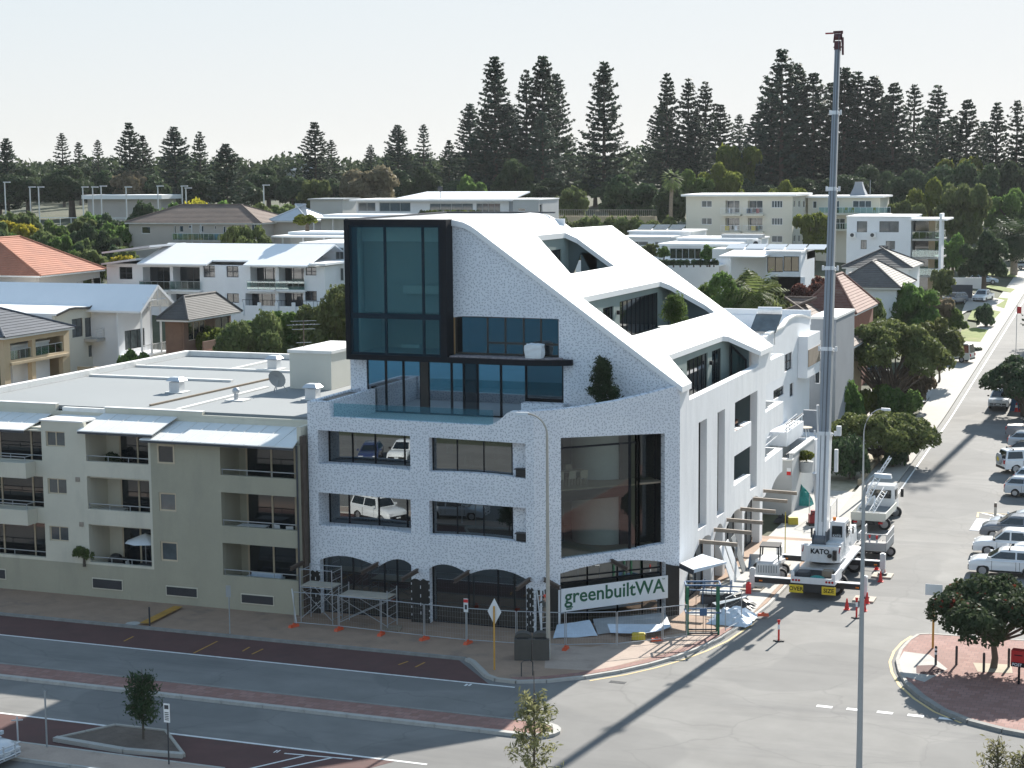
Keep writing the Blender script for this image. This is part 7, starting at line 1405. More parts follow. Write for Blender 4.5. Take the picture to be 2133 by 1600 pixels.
bt = GT(2121, 856); tn = thing('tent', 'small blue tent or cover beside the white ute', 'tent', (bt.x+.6, bt.y+.5, bt.z)); mb = MB(); mb.hexa([(-1.4, -1, 0), (1.4, -1, 0), (1.4, 1, 0), (-1.4, 1, 0), (-1.1, -.5, 1.7), (1.3, -.5, 1.9), (1.2, .6, 1.8), (-1.1, .6, 1.7)]); mb.build('cover', 'blue_steel', tn, False, True); mb = MB(); mb.add([(-.5, -1.03, .3), (1.2, -1.03, .2), (1.1, -.6, 1.7), (-.2, -.62, 1.65)], [(0, 1, 2, 3)]); mb.build('pale_panel', 'paint_pale_blue', tn, False, True)
car('wagon', 'silver', (G(10, 1592).x-2.0, G(10, 1592).y, .01), -.12, 'silver car with purple flank and bull bar at the near kerb', bull=True)
car('wagon', 'white', (G(235, 1690).x, G(235, 1690).y, .01), .02, 'white car whose roof shows at the near footpath')
# cars across the road, seen in the window reflections
car('fwd', 'white', (-54.6, 66.9, .01), .45, 'white four wheel drive seen reflected in the lower left window', rack=True)
car('wagon', 'blue', (-66.8, 42.2, .01), 1.25, 'dark blue car seen reflected in the upper left window')
car('ute', 'white', (-63.9, 41.2, .01), 1.45, 'white ute seen reflected at the right of the upper left window', cat='ute')
# ------------------------------------------------------------------ mobile crane
K = thing('mobile_crane', 'white truck crane with tall telescopic boom, outriggers down beside the white building', 'crane', (-19.85, 103.3, 0))
def kb(name, fn, m, parent=K, smooth=False): mb = MB(); fn(mb); return mb.build(name, m, parent, smooth, True)
kb('chassis_rail', lambda mb: mb.box(-1.0, .2, .75, 1.0, 12.0, 1.2), 'chassis')
kb('deck', lambda mb: mb.box(-1.3, 2.6, 1.22, 1.3, 9.6, 1.34), 'crane_white')
def tray(mb):
    mb.box(-1.33, .0, .95, 1.33, .1, 1.32); mb.box(-1.33, .11, .95, -1.25, 2.3, 1.62); mb.box(1.25, .11, .95, 1.33, 2.3, 1.62); mb.box(-1.33, 0.01, 1.33, -1.12, .1, 1.62); mb.box(1.12, .01, 1.33, 1.33, .1, 1.62)
kb('rear_tray', tray, 'crane_white'); kb('tray_floor', lambda mb: mb.box(-1.24, .12, .96, 1.24, 2.3, 1.05), 'chassis')
kb('rear_bumper', lambda mb: mb.box(-1.28, -.03, .45, 1.28, .15, .94), 'chassis')
for sx in (-1, 1):
    kb('tail_light', lambda mb: [mb.tube([(sx*1.0+d, -.03, 1.13), (sx*1.0+d, -.001, 1.13)], .07, 10) for d in (-.18, 0, .18)], 'lamp_red')
    pl = kb('oversize_plate', lambda mb: mb.box(sx*.98-.42, -.08, .38, sx*.98+.42, -.05, .86), 'yellow_plate'); text('lettering', 'OVER' if sx < 0 else 'SIZE', 'black_metal', pl, .34, frame4((sx*.98, -.085, .62), (1, 0, 0), (0, 0, 1)), .003, .006)
kb('toolbox', lambda mb: mb.box(-1.1, .5, 1.06, -.4, 1.4, 1.5), 'dark_trim'); kb('tarpaulin', lambda mb: mb.sphere((.15, .7, 1.12), .5, 10, 6, (1, .6, .45)), 'teal_cloth', K, True); kb('load_box', lambda mb: mb.box(.35, 1.0, 1.06, .95, 1.7, 1.55), 'timber')
kb('side_deck', lambda mb: mb.box(1.0, 2.5, 1.36, 1.36, 8.0, 1.44), 'crane_white')
wheels(K, .5, .34, [(sx*1.1, y) for sx in (-1, 1) for y in (1.6, 2.9, 8.0, 9.4)])
kb('mudguard', lambda mb: [mb.box(sx*1.1-.22, 1.0, 1.06, sx*1.1+.22, 3.5, 1.1) for sx in (-1, 1)], 'chassis')
kb('carrier_cab', lambda mb: mb.hexa([(-1.3, 10.0, .6), (.6, 10.0, .6), (.6, 12.2, .6), (-1.3, 12.2, .6), (-1.25, 10.0, 2.3), (.55, 10.0, 2.3), (.55, 11.9, 2.3), (-1.25, 11.9, 2.3)]), 'crane_white')
# superstructure
kb('turntable', lambda mb: mb.cyl(-.1, 4.6, 1.35, 1.65, .95, 24), 'chassis')
def sup(mb):
    mb.box(-1.25, 2.7, 1.75, 1.15, 3.0, 2.75); mb.hexa([(-1.2, 3.01, 1.7), (1.1, 3.01, 1.7), (1.1, 6.6, 1.7), (-1.2, 6.6, 1.7), (-1.1, 3.01, 2.55), (1.0, 3.01, 2.55), (1.0, 6.2, 2.4), (-1.1, 6.2, 2.4)])
    pts = [(-1.25, 2.7), (-.9, 2.5), (0, 2.42), (.8, 2.5), (1.15, 2.7)]
    mb.prism(pts, 'z', 1.75, 2.74)
kb('counterweight', sup, 'crane_white')
for x0_, x1_ in ((-1.22, -.72), (.68, 1.12)):
    pan_ = kb('hazard_panel', lambda mb: mb.hexa([(x0_, 2.66 if x0_ < 0 else 2.52, 2.3), (x1_, 2.5 if x0_ < 0 else 2.68, 2.3), (x1_, 2.52 if x0_ < 0 else 2.7, 2.3), (x0_, 2.68 if x0_ < 0 else 2.54, 2.3), (x0_, 2.66 if x0_ < 0 else 2.52, 2.72), (x1_, 2.5 if x0_ < 0 else 2.68, 2.72), (x1_, 2.52 if x0_ < 0 else 2.7, 2.72), (x0_, 2.68 if x0_ < 0 else 2.54, 2.72)]), 'sign_white')
    def strp(mb):
        for k in range(3):
            a = x0_+.02+k*.16; f = lambda x: (2.655+(x-x0_)/(x1_-x0_)*(-.16) if x0_ < 0 else 2.515+(x-x0_)/(x1_-x0_)*.16)-.006
            mb.add([(a, f(a), 2.31), (a+.08, f(a+.08), 2.31), (a+.16, f(a+.16), 2.71), (a+.08, f(a+.08), 2.71)], [(0, 1, 2, 3)])
    kb('red_stripes', strp, 'crane_red', pan_)
text('lettering', 'KATO', 'black_metal', K, .42, frame4((-.05, 2.405, 2.42), (1, 0, 0), (0, 0, 1)), .005, .012)
kb('exhaust_unit', lambda mb: [mb.box(.75, 2.25, 1.95, .98, 2.5, 2.55), mb.tube([(.55, 2.46, 2.2), (.55, 2.3, 2.2)], .13, 12)], 'black_plastic')
kb('operator_cab', lambda mb: mb.hexa([(.22, 4.0, 2.45), (1.2, 4.0, 2.45), (1.2, 6.0, 2.45), (.22, 6.0, 2.45), (.25, 4.05, 4.0), (1.15, 4.05, 4.0), (1.15, 5.4, 4.0), (.25, 5.4, 4.0)]), 'crane_white')
kb('cab_base', lambda mb: mb.box(.2, 3.1, 2.45, 1.15, 3.98, 2.85), 'crane_white')
wn = kb('cab_rear_window', lambda mb: mb.box(.38, 4.0, 3.05, 1.02, 4.03, 3.75), 'car_glass'); wn.location = (0, -.0, 0)
text('lettering', 'KATO', 'sign_white', K, .19, frame4((.7, 3.985, 3.14), (1, 0, 0), (0, 0, 1)), .003, .004)
kb('cab_side_window', lambda mb: mb.box(1.19, 4.5, 2.95, 1.21, 5.6, 3.8), 'car_glass')
kb('beacon', lambda mb: mb.cyl(.45, 4.5, 4.0, 4.2, .11, 10), 'lamp_amber')
kb('winch_drum', lambda mb: [mb.tube([(-.55, 3.2, 2.95), (.15, 3.2, 2.95)], .3, 14), mb.box(-.65, 2.9, 2.6, -.58, 3.5, 3.3), mb.box(.16, 2.9, 2.6, .2, 3.5, 3.3)], 'boom_dark')
kb('boom_bracket', lambda mb: [mb.box(-.62, 3.3, 2.5, -.5, 4.4, 3.5), mb.box(.1, 3.3, 2.5, .2, 4.4, 3.5), mb.box(-.5, 3.5, 2.9, .1, 3.9, 3.3)], 'boom_dark')
kb('mirror', lambda mb: [mb.box(1.35, 5.6, 3.0, 1.42, 5.8, 3.5), mb.bar((1.2, 5.6, 3.3), (1.38, 5.7, 3.3), .04), mb.box(-.95, 4.1, 2.9, -.86, 4.3, 3.5)], 'black_plastic')
# boom
foot = Vector((-20.05, 107.0, 3.0)); lo, hi = 20., 45.
for _ in range(60):
    z = (lo+hi)/2; Yt = foot.y+.19*(z-foot.z); p = PY(1745, 95, Yt)
    if p.z > z: lo = z
    else: hi = z
tip = PY(1745, 95, foot.y+.19*(z-foot.z)); BD = (tip-foot); BL = BD.length; BD = BD/BL
def boom_t(py):                                            # distance along the boom at a photo row
    a, b = 0, 1
    for _ in range(50):
        m_ = (a+b)/2; v = foot+BD*BL*m_-CAM; yy = 800-FPX*v.dot(UP)/v.dot(FW)
        if yy > py: a = m_
        else: b = m_
    return a*BL
kl = wloc(K); bk = [0, boom_t(904), boom_t(728), boom_t(560), boom_t(395), boom_t(236), BL]; wd = [.74, .62, .54, .46, .38, .31]; perp = BD.cross(Vector((1, 0, 0))).normalized(); bx_ = perp.cross(BD)
for i in range(6):
    a, b = foot+BD*(bk[i]-(.3 if i else 0))-kl, foot+BD*bk[i+1]-kl; w = wd[i]
    o = kb('boom_section', lambda mb: mb.bar(a, b, w, w*1.15, perp), 'crane_white' if i == 0 else 'boom_grey')
    def ribs(mb):
        for k in (-.22, .2): mb.bar(a+bx_*w*k-perp*(w*.585), b+bx_*w*k-perp*(w*.585), .035, .012, perp); mb.bar(a+bx_*w*k+perp*(w*.585), b+bx_*w*k+perp*(w*.585), .035, .012, perp)
    kb('boom_rib', ribs, 'boom_dark', o)
    if i < 5:
        e = foot+BD*bk[i+1]-kl; kb('boom_collar', lambda mb: [mb.bar(e-BD*.12, e+BD*.12, w*1.12, w*1.28, perp), mb.bar(e-bx_*w*.85, e+bx_*w*.85, .09, .09), mb.box(e.x-w*.85-.06, e.y-.06, e.z-.1, e.x-w*.85+.06, e.y+.06, e.z+.2), mb.box(e.x+w*.85-.06, e.y-.06, e.z-.1, e.x+w*.85+.06, e.y+.06, e.z+.2)], 'crane_white', o)
tp_ = tip-kl
def head(mb):
    mb.bar(tp_-BD*.3, tp_+BD*.25, .38, .38, perp); mb.bar(tp_+BD*.2-bx_*.26, tp_+BD*.9-bx_*.2, .07); mb.bar(tp_+BD*.2+bx_*.26, tp_+BD*.9+bx_*.2, .07); mb.bar(tp_+BD*.85-bx_*.3, tp_+BD*.85+bx_*.3, .1, .16); mb.bar(tp_+BD*.3-bx_*.26, tp_+BD*.8+bx_*.3, .07); mb.tube([tp_+BD*.55-bx_*.2, tp_+BD*.55+bx_*.2], .2, 12)
    mb.bar(tp_+BD*.5+bx_*.3, tp_-BD*.6+bx_*.34, .12); mb.bar(tp_-BD*.1-bx_*.26, tp_-BD*.1+bx_*.34, .08)
kb('boom_head', head, 'head_red'); kb('aircraft_flag', lambda mb: mb.bar(tp_+BD*.8-bx_*.8, tp_+BD*.8-bx_*.3, .03, .1), 'crane_red')
kb('lift_cylinder', lambda mb: mb.tube([(-.65, 6.0, 2.4), foot+BD*4.0-kl+perp*.0-bx_*.55], .16, 10), 'pale_steel'); kb('lift_cylinder', lambda mb: mb.tube([(-.65, 6.0, 2.4), foot+BD*8.2-kl-bx_*.5], .09, 10), 'crane_white')
kb('hoist_rope', lambda mb: [mb.tube([foot+BD*1-kl-perp*.55+bx_*.1, tp_+BD*.6-perp*.2+bx_*.1], .018, 4)], 'boom_dark')
kb('hose_reel', lambda mb: [mb.box(foot.x-kl.x+.55, foot.y-kl.y+.9, 7.0, foot.x-kl.x+.75, foot.y-kl.y+1.2, 8.4), mb.box(foot.x-kl.x+.58, foot.y-kl.y+1.3, 9.2, foot.x-kl.x+.85, foot.y-kl.y+1.6, 9.8)], 'crane_white')
# outriggers
for y, xl, xr in ((.9, -3.85, 2.95), (7.4, -3.6, 3.0)):
    kb('outrigger_beam', lambda mb: mb.box(xl, y-.16, .62, xr, y+.16, .96), 'chassis'); kb('outrigger_cap', lambda mb: mb.box(xl, y-.18, .962, xr, y+.18, 1.0), 'crane_white')
    for x in (xl, xr):
        kb('outrigger_jack', lambda mb: [mb.cyl(x, y, .22, 1.5, .12, 12), mb.box(x-.16, y-.17, .5, x+.16, y+.17, 1.45)], 'pale_steel'); kb('outrigger_foot', lambda mb: mb.cyl(x, y, .16, .24, .3, 14), 'chassis')
        kb('outrigger_lamp', lambda mb: mb.box(x*.86-.1, y-.19, .72, x*.86+.1, y-.165, .8), 'lamp_amber')
def pad(x, y, z, label, g=None):
    t = thing('timber_pad', label, 'timber pad', (x, y, z), 0, g)
    for k in range(4): mb = MB(); mb.box(-.62, -.62+k*.31, 0, .62, -.33+k*.31, .1); mb.build('plank', 'plank', t, False, True)
for x, y, l in ((-16.9, 104.2, 'timber pad under the rear right crane outrigger'), (-16.85, 110.7, 'timber pad under the front right crane outrigger')): pad(x, y, .01, l)
pad(-23.7, 104.2, .14, 'timber pad under the rear left crane outrigger on the footpath'); pad(-23.45, 110.7, .14, 'timber pad under the front left crane outrigger on the footpath')
# cage trailer ahead of the crane
ct_ = thing('cage_trailer', 'grey steel cage trailer beside the crane cab', 'trailer', (-18.2, 116.6, 0)); 
mb = MB(); mb.box(-.9, -1.6, .55, .9, 1.6, .65); mb.build('floor', 'chassis', ct_, False, True)
for x in (-.9, .9):
    mb = MB()
    for k in range(9): y = -1.6+k*.4; mb.bar((x, y, .65), (x, y, 1.75), .04)
    for z in (1.2, 1.75): mb.bar((x, -1.6, z), (x, 1.6, z), .05)
    mb.build('side_frame', 'galvanised', ct_, False, True); mb = MB(); mb.box(x-.01, -1.6, .66, x+.01, 1.6, 1.2); mb.build('side_panel', 'pole_grey', ct_, False, True)
mb = MB(); mb.bar((-.9, -1.6, 1.75), (.9, -1.6, 1.75), .05); mb.box(-.9, -1.62, .66, .9, -1.59, 1.2); mb.build('tailgate', 'pole_grey', ct_, False, True); wheels(ct_, .34, .22, [(-.95, 0), (.95, 0)])
mb = MB(); mb.bar((0, 1.6, .55), (0, 2.6, .5), .08); mb.build('drawbar', 'chassis', ct_, False, True)
# ------------------------------------------------------------------ flatbed truck
Q = thing('flatbed_truck', 'white flatbed truck carrying a white lattice frame at the left kerb', 'truck', (-19.9, 123.6, .05), -.02)
def qb(name, fn, m, parent=Q, smooth=False): mb = MB(); fn(mb); return mb.build(name, m, parent, smooth, True)
qb('tray_floor', lambda mb: mb.box(-1.15, 0, .95, 1.15, 4.6, 1.05), 'interior_grey')
qb('tailgate', lambda mb: mb.box(-1.2, -.05, .85, 1.2, 0, 1.42), 'cream_block')
for sx in (-1, 1): qb('side_gate', lambda mb: mb.box(sx*1.2-.03, .01, .95, sx*1.2+.03, 4.6, 1.42), 'cream_block'); qb('tail_lamp', lambda mb: mb.box(sx*.9-.15, -.08, .66, sx*.9+.15, -.02, .8), 'lamp_red')
qb('cab', lambda mb: mb.hexa([(-1.05, 4.9, .6), (1.05, 4.9, .6), (1.05, 6.7, .6), (-1.05, 6.7, .6), (-.98, 4.95, 2.5), (.98, 4.95, 2.5), (.98, 6.3, 2.5), (-.98, 6.3, 2.5)]), 'paint_white', Q, True)
qb('cab_rear_window', lambda mb: mb.box(-.75, 4.88, 1.6, .75, 4.92, 2.2), 'car_glass'); qb('cab_side_window', lambda mb: mb.box(1.0, 5.2, 1.5, 1.05, 6.0, 2.2), 'car_glass'); qb('mirror', lambda mb: [mb.box(1.2, 6.3, 1.5, 1.42, 6.38, 2.1), mb.box(-1.42, 6.3, 1.5, -1.2, 6.38, 2.1)], 'black_plastic')
qb('chassis_rail', lambda mb: mb.box(-.5, .1, .55, .5, 6.5, .8), 'chassis'); wheels(Q, .45, .28, [(sx*.95, y) for sx in (-1, 1) for y in (1.2, 5.8)])
LT = thing('lattice_frame', 'white steel lattice frame lying on the flatbed truck', 'steel frame', (-20.2, 124.4, 1.1), -.02)
def tri(a, b, wd_, nm):
    mb = MB(); a, b = Vector(a), Vector(b); d = (b-a).normalized(); s = d.cross(Vector((0, 0, 1))).normalized()*wd_/2; u = s.cross(d).normalized()*wd_*.8
    for o in (s, -s, u): mb.bar(a+o, b+o, .05)
    n = max(3, int((b-a).length/.4))
    for k in range(n):
        p, q = a.lerp(b, k/n), a.lerp(b, (k+1)/n); mb.bar(p+s, q-s, .03); mb.bar(p-s, q+u, .03); mb.bar(p+u, q+s, .03)
    mb.build(nm, 'white_plastic', LT, False, True)
tri((-.5, .1, .1), (.2, 4.0, 2.3), .45, 'lattice_arm'); tri((.3, .2, .1), (.7, 3.4, 1.2), .4, 'lattice_arm'); tri((.2, 4.0, 2.3), (.7, 5.6, 3.3), .2, 'lattice_tip')
mb = MB(); mb.bar((-.5, .4, 0), (.1, 1.6, 1.0), .08); mb.bar((.5, .4, 0), (.3, 1.8, 1.1), .08); mb.bar((.3, 1.8, 1.1), (.1, 1.6, 1.0), .08); mb.build('bracket', 'white_plastic', LT, False, True)
# skid-steer loader beside the crane
S = thing('skid_steer_loader', 'small skid steer loader with a wide steel bucket beside the crane outrigger', 'loader', (-23.4, 107.6, .14), .1)
def sb_(name, fn, m, parent=S, smooth=False): mb = MB(); fn(mb); return mb.build(name, m, parent, smooth, True)
sb_('body', lambda mb: mb.hexa([(-.75, -.9, .3), (.75, -.9, .3), (.75, 1.4, .3), (-.75, 1.4, .3), (-.7, -.9, 1.05), (.7, -.9, 1.05), (.65, 1.2, 1.2), (-.65, 1.2, 1.2)]), 'crane_white')
sb_('engine_grille', lambda mb: [mb.box(-.62+k*.16, -.93, .5, -.55+k*.16, -.9, .95) for k in range(8)], 'pole_grey')
sb_('cab_frame', lambda mb: [mb.bar((x, y, 1.0), (x*.9, y, 1.95), .08) for x in (-.6, .6) for y in (-.2, 1.1)]+[mb.box(-.62, -.25, 1.95, .62, 1.15, 2.03)], 'black_metal')
wheels(S, .36, .26, [(sx*.8, y) for sx in (-1, 1) for y in (-.5, .9)]); sb_('lift_arm', lambda mb: [mb.bar((sx*.72, -.8, 1.2), (sx*.72, 1.9, .75), .14, .2) for sx in (-1, 1)], 'crane_white')
bk_ = thing('loader_bucket', 'wide dark steel bucket with blue lip standing on the footpath by the crane', 'bucket', (-24.1, 109.6, .16), .1)
mb = MB(); pr_ = [(-.1, 0), (.55, .05), (.75, .35), (.72, .8), (.62, .82), (.6, .42), (.45, .2), (-.1, .1)]
mb.prism(pr_, 'x', -1.05, 1.05); mb.build('scoop', 'pole_grey', bk_, False, True)
for sx in (-1, 1): mb = MB(); mb.prism([(-.1, 0), (.55, .05), (.75, .35), (.72, .8), (.3, .45)], 'x', sx*1.05-.03+.03*sx, sx*1.05+.03+.03*sx); mb.build('cheek_plate', 'blue_steel', bk_, False, True)
mb = MB(); mb.bar((-1.05, -.15, .06), (1.05, -.15, .06), .12, .08); mb.build('cutting_edge', 'blue_steel', bk_, False, True)
# ------------------------------------------------------------------ street lamps
def lamp(base, top_px, head_px, label, r=.11, m='pole_grey', dep=None):
    b = Vector(base); Yp = b.y; tp = PY(top_px[0], top_px[1], Yp); h = tp.z-b.z; hd = PY(head_px[0], head_px[1], Yp); dx = hd.x-b.x; hz = hd.z-b.z
    t = thing('street_lamp', label, 'street lamp', base); mb = MB(); mb.tube([(0, 0, 0), (0, 0, 1.2), (0, 0, h)], [r*1.15, r, r*.55], 12); mb.build('pole', m, t, True, True)
    mb = MB(); pts = [(dx*(1-math.cos(a)), 0, h+(hz-h)*math.sin(a)) for a in [math.pi/2*i/8 for i in range(9)]]; mb.tube(pts, [r*.55]+[r*.42]*8, 8); mb.build('arm', m, t, True, True)
    s = 1 if dx > 0 else -1; mb = MB(); mb.hexa([(dx-.08*s, -.12, hz-.08), (dx+.62*s, -.15, hz-.1), (dx+.62*s, .15, hz-.1), (dx-.08*s, .12, hz-.08), (dx-.08*s, -.08, hz+.08), (dx+.58*s, -.1, hz+.06), (dx+.58*s, .1, hz+.06), (dx-.08*s, .08, hz+.08)]); hh = mb.build('lamp_head', 'pale_steel', t, False, True)
    mb = MB(); mb.box(min(dx+.1*s, dx+.55*s), -.1, hz-.12, max(dx+.1*s, dx+.55*s), .1, hz-.1); mb.build('lens', 'lamp_clear', hh, False, True); return t
lamp(G(1142, 1372, .12), (1138, 905), (1098, 862), 'tall weathered street lamp in front of the white speckled corner', .12, 'pole_weathered')
lamp(G(1789, 1640), (1800, 1045), (1826, 990), 'grey street lamp standing at the near kerb in front of the crane', .13)
lamp(GT(1797, 1045), (1799, 905), (1838, 852), 'dark street lamp rising behind the flatbed truck', .09, 'pole_grey')
p = GT(2116, 735); t = thing('sign_pole', 'thin pole with a red sign on the far footpath', 'sign', p); mb = MB(); mb.tube([(0, 0, 0), (0, 0, 5.6)], .04, 6); mb.build('pole', 'pole_grey', t, False, True); mb = MB(); mb.box(.0, -.03, 4.6, .5, .0, 5.4); mb.build('plate', 'postbox_red', t, False, True)
# ------------------------------------------------------------------ signs and small street furniture
def post_sign(base, h, label, plate=None, pm='pole_grey', r=.035, name='sign_post'):
    t = thing(name, label, 'sign', base); mb = MB(); mb.tube([(0, 0, 0), (0, 0, h)], r, 8); mb.build('post', pm, t, False, True)
    if plate:
        w, z0, z1, m = plate; mb = MB(); mb.box(-w/2, -r-.02, z0, w/2, -r-.004, z1); pl = mb.build('plate', m, t, False, True); return t, pl
    return t, None
ds_, _ = post_sign(G(1030, 1395, .12), 3.35, 'white diamond sign seen from behind on an amber post', None, 'sign_amber_post', .05)
mb = MB(); mb.prism([(0, 2.35), (.38, 3.05), (0, 3.75), (-.38, 3.05)], 'y', .06, .08); mb.build('diamond_plate', 'sign_white', ds_, False, True)
t, pl = post_sign(G(972, 1340, .12), 2.5, 'narrow parking sign on a grey post inside the temporary fence', (.26, 1.75, 2.5, 'sign_white')); mb = MB(); mb.box(-.13, -.06, 2.28, .13, -.056, 2.46); mb.build('red_band', 'red_plastic', pl, False, True)
mb = MB(); mb.box(-.07, -.06, 1.9, .07, -.056, 2.16); mb.build('green_mark', 'grille', pl, False, True)
t, pl = post_sign(G(352, 1592, .1), 2.75, 'tall white parking sign on a dark post by the kerbed island', (.3, 1.9, 2.75, 'sign_white'), 'grille'); mb = MB(); mb.box(-.11, -.06, 2.5, .1, -.056, 2.68); [mb.box(-.1, -.06, 2.0+k*.08, .1, -.056, 2.04+k*.08) for k in range(5)]; mb.build('print', 'grille', pl, False, True)
post_sign(G(479, 1320, .12), 2.75, 'grey sign plate seen from behind on a post against the apartment wall', (.3, 2.1, 2.75, 'pole_grey'))
post_sign(G(312, 1304, .12), 1.1, 'slim low post at the end of the amber strip', None, 'grille', .05, 'low_post'); post_sign(G(98, 1556, .1), 2.6, 'slim grey pole beside the near red parking lane', None, 'pole_grey', .04, 'slim_pole')
t, pl = post_sign(G(38, 1556, .1), 1.4, 'short pale post with a crossbar near the silver car', None, 'pale_steel', .04, 'short_post'); mb = MB(); mb.bar((-.3, 0, 1.2), (.3, 0, 1.3), .05); mb.build('crossbar', 'pale_steel', t, False, True)
t, pl = post_sign(G(1943, 1350, .12), 2.3, 'amber post on the paved corner under the red-flowered tree', (.9, 2.9, 3.5, 'sign_white'), 'sign_amber_post', .06)
for px, py, lab in ((1949, 1385, 'black and white striped bollard on the paved corner'), (1992, 1385, 'plain dark bollard on the paved corner'), (2049, 1400, 'dark bollard behind the tree trunk on the paved corner'), (2101, 1390, 'dark bollard near the red post box')):
    b = thing('bollard', lab, 'bollard', G(px, py, .12)); mb = MB(); mb.cyl(0, 0, 0, .95, .065, 12); mb.sphere((0, 0, .95), .065, 12, 6); mb.build('post', 'grille', b, True, True)
    if 'striped' in lab: mb = MB(); mb.cyl(0, 0, .55, .68, .069, 12); mb.cyl(0, 0, .78, .88, .069, 12); mb.build('white_band', 'sign_white', b, False, True)
bl_ = thing('bollard', 'short weathered bollard at the edge of the hatched panel', 'bollard', (-11.9, 131.0, T(0, 131))); mb = MB(); mb.cyl(0, 0, 0, 1.05, .1, 10); mb.build('post', 'pole_weathered', bl_, False, True); mb = MB(); mb.cyl(0, 0, .7, .95, .106, 10); mb.build('brown_band', 'rusty_steel', bl_, False, True)
pb = thing('post_box', 'red post box on a black stand at the paved corner', 'post box', G(2122, 1425, .12), -.15); mb = MB(); mb.box(-.36, -.25, .95, .36, .25, 1.75); mb.build('box', 'postbox_red', pb, False, True); mb = MB(); mb.box(-.05, -.05, 0, .05, .05, .95); mb.build('stand', 'black_metal', pb, False, True)
mb = MB(); mb.box(-.34, -.262, .93, .34, -.252, 1.16); sp_ = mb.build('name_panel', 'black_metal', pb, False, True); text('lettering', 'POST', 'sign_white', sp_, .2, frame4((-.05, -.265, 1.04), (1, 0, 0), (0, 0, 1)), .002, .004)
mb = MB(); mb.box(-.2, -.262, 1.5, .2, -.252, 1.55); mb.build('slot', 'black_metal', pb, False, True)
bn = thing('litter_bin', 'twin dark litter bin enclosure with arched hoods at the foot of the lamp', 'bin', (-31.25, 85.55, .12), .32)
for sx in (-1, 1):
    mb = MB(); mb.box(sx*.47-.45, -.45, 0, sx*.47+.45, .45, 1.12); o = mb.build('cabinet', 'bin_grey', bn, False, True); mb = MB(); n = 8
    pts = [(.45*math.cos(math.pi*i/n), 1.12+.28*math.sin(math.pi*i/n)) for i in range(n+1)]; mb.prism([(sx*.47+u, v) for u, v in pts], 'y', -.1, .45); mb.build('hood', 'bin_grey', o, True, True)
    mb = MB(); mb.box(sx*.47-.3, -.3, 1.122, sx*.47+.3, -.11, 1.16); mb.build('opening', 'black_plastic', o, False, True)
mb = MB(); mb.box(.925, -.36, .15, .935, .36, .98); ps_ = mb.build('poster', 'tarp_pale', bn, False, True); mb = MB(); mb.box(.936, -.34, .17, .94, .34, .4); mb.build('poster_band', 'green_steel', ps_, False, True)
mb = MB(); mb.box(.936, -.2, .55, .94, .25, .85); mb.build('poster_mark', 'sign_white', ps_, False, True)
br = thing('bicycle_rail', 'low green hoop rail on the shaded corner footpath', 'rail', G(1098, 1408, .12), .6); mb = MB(); mb.tube([(-.3, 0, 0), (-.3, 0, .7), (-.15, 0, .82), (.15, 0, .82), (.3, 0, .7), (.3, 0, 0)], .03, 6); mb.build('hoop', 'grille', br, True, True)
# ------------------------------------------------------------------ traffic cones and delineators
def make_del():
    t = thing('delineator', '', 'delineator'); mb = MB(); mb.cyl(0, 0, 0, .06, .24, 12, .18); mb.bar((-.3, 0, .03), (.3, 0, .03), .12, .05); mb.build('base', 'rubber', t, False, True)
    mb = MB(); mb.cyl(0, 0, .06, 1.1, .055, 10); mb.box(-.08, -.02, 1.08, .08, .02, 1.22); mb.build('post', 'red_plastic', t, False, True); mb = MB(); mb.cyl(0, 0, .68, .95, .058, 10); mb.build('reflective_band', 'sign_white', t, False, True); return t
d0 = make_del(); d0['label'] = 'red and white delineator standing alone on the sunlit road'; d0.location = G(1622, 1336)
dup(d0, G(1784, 1288), 0, 'red and white delineator beside the rear timber pad'); dup(d0, G(1811, 1150), 0, 'red and white delineator beside the cage trailer', group='delineators ahead of the crane'); dup(d0, G(1826, 1153), 0, 'red and white delineator beside the cage trailer', group='delineators ahead of the crane')
def make_cone():
    t = thing('traffic_cone', '', 'traffic cone'); mb = MB(); mb.box(-.17, -.17, 0, .17, .17, .04); mb.build('base', 'red_plastic', t, False, True); mb = MB(); mb.tube([(0, 0, .04), (0, 0, .68)], [.14, .035], 12); mb.build('cone', 'red_plastic', t, True, True); return t
c0 = make_cone(); c0['label'] = 'small red traffic cone around the front right outrigger pad'; c0['group'] = 'cones at the front outrigger'; c0.location = G(1826, 1187)
for q in ((1841, 1200), (1834, 1212)): dup(c0, G(*q))
for k, q in enumerate(((1764, 1270), (1806, 1257), (1800, 1273))): dup(c0, G(*q), 0, 'small red traffic cone around the rear right outrigger pad', group='cones at the rear outrigger')
for q in ((2117, 858), (2126, 858)):
    c1 = dup(c0, GT(*q), 0, 'red and white traffic cone beside the blue tent', group='cones by the tent'); c1.scale = (1.3,)*3; mb = MB(); mb.tube([(0, 0, .32), (0, 0, .5)], [.105, .07], 12); mb.build('white_band', 'sign_white', c1, False, True)
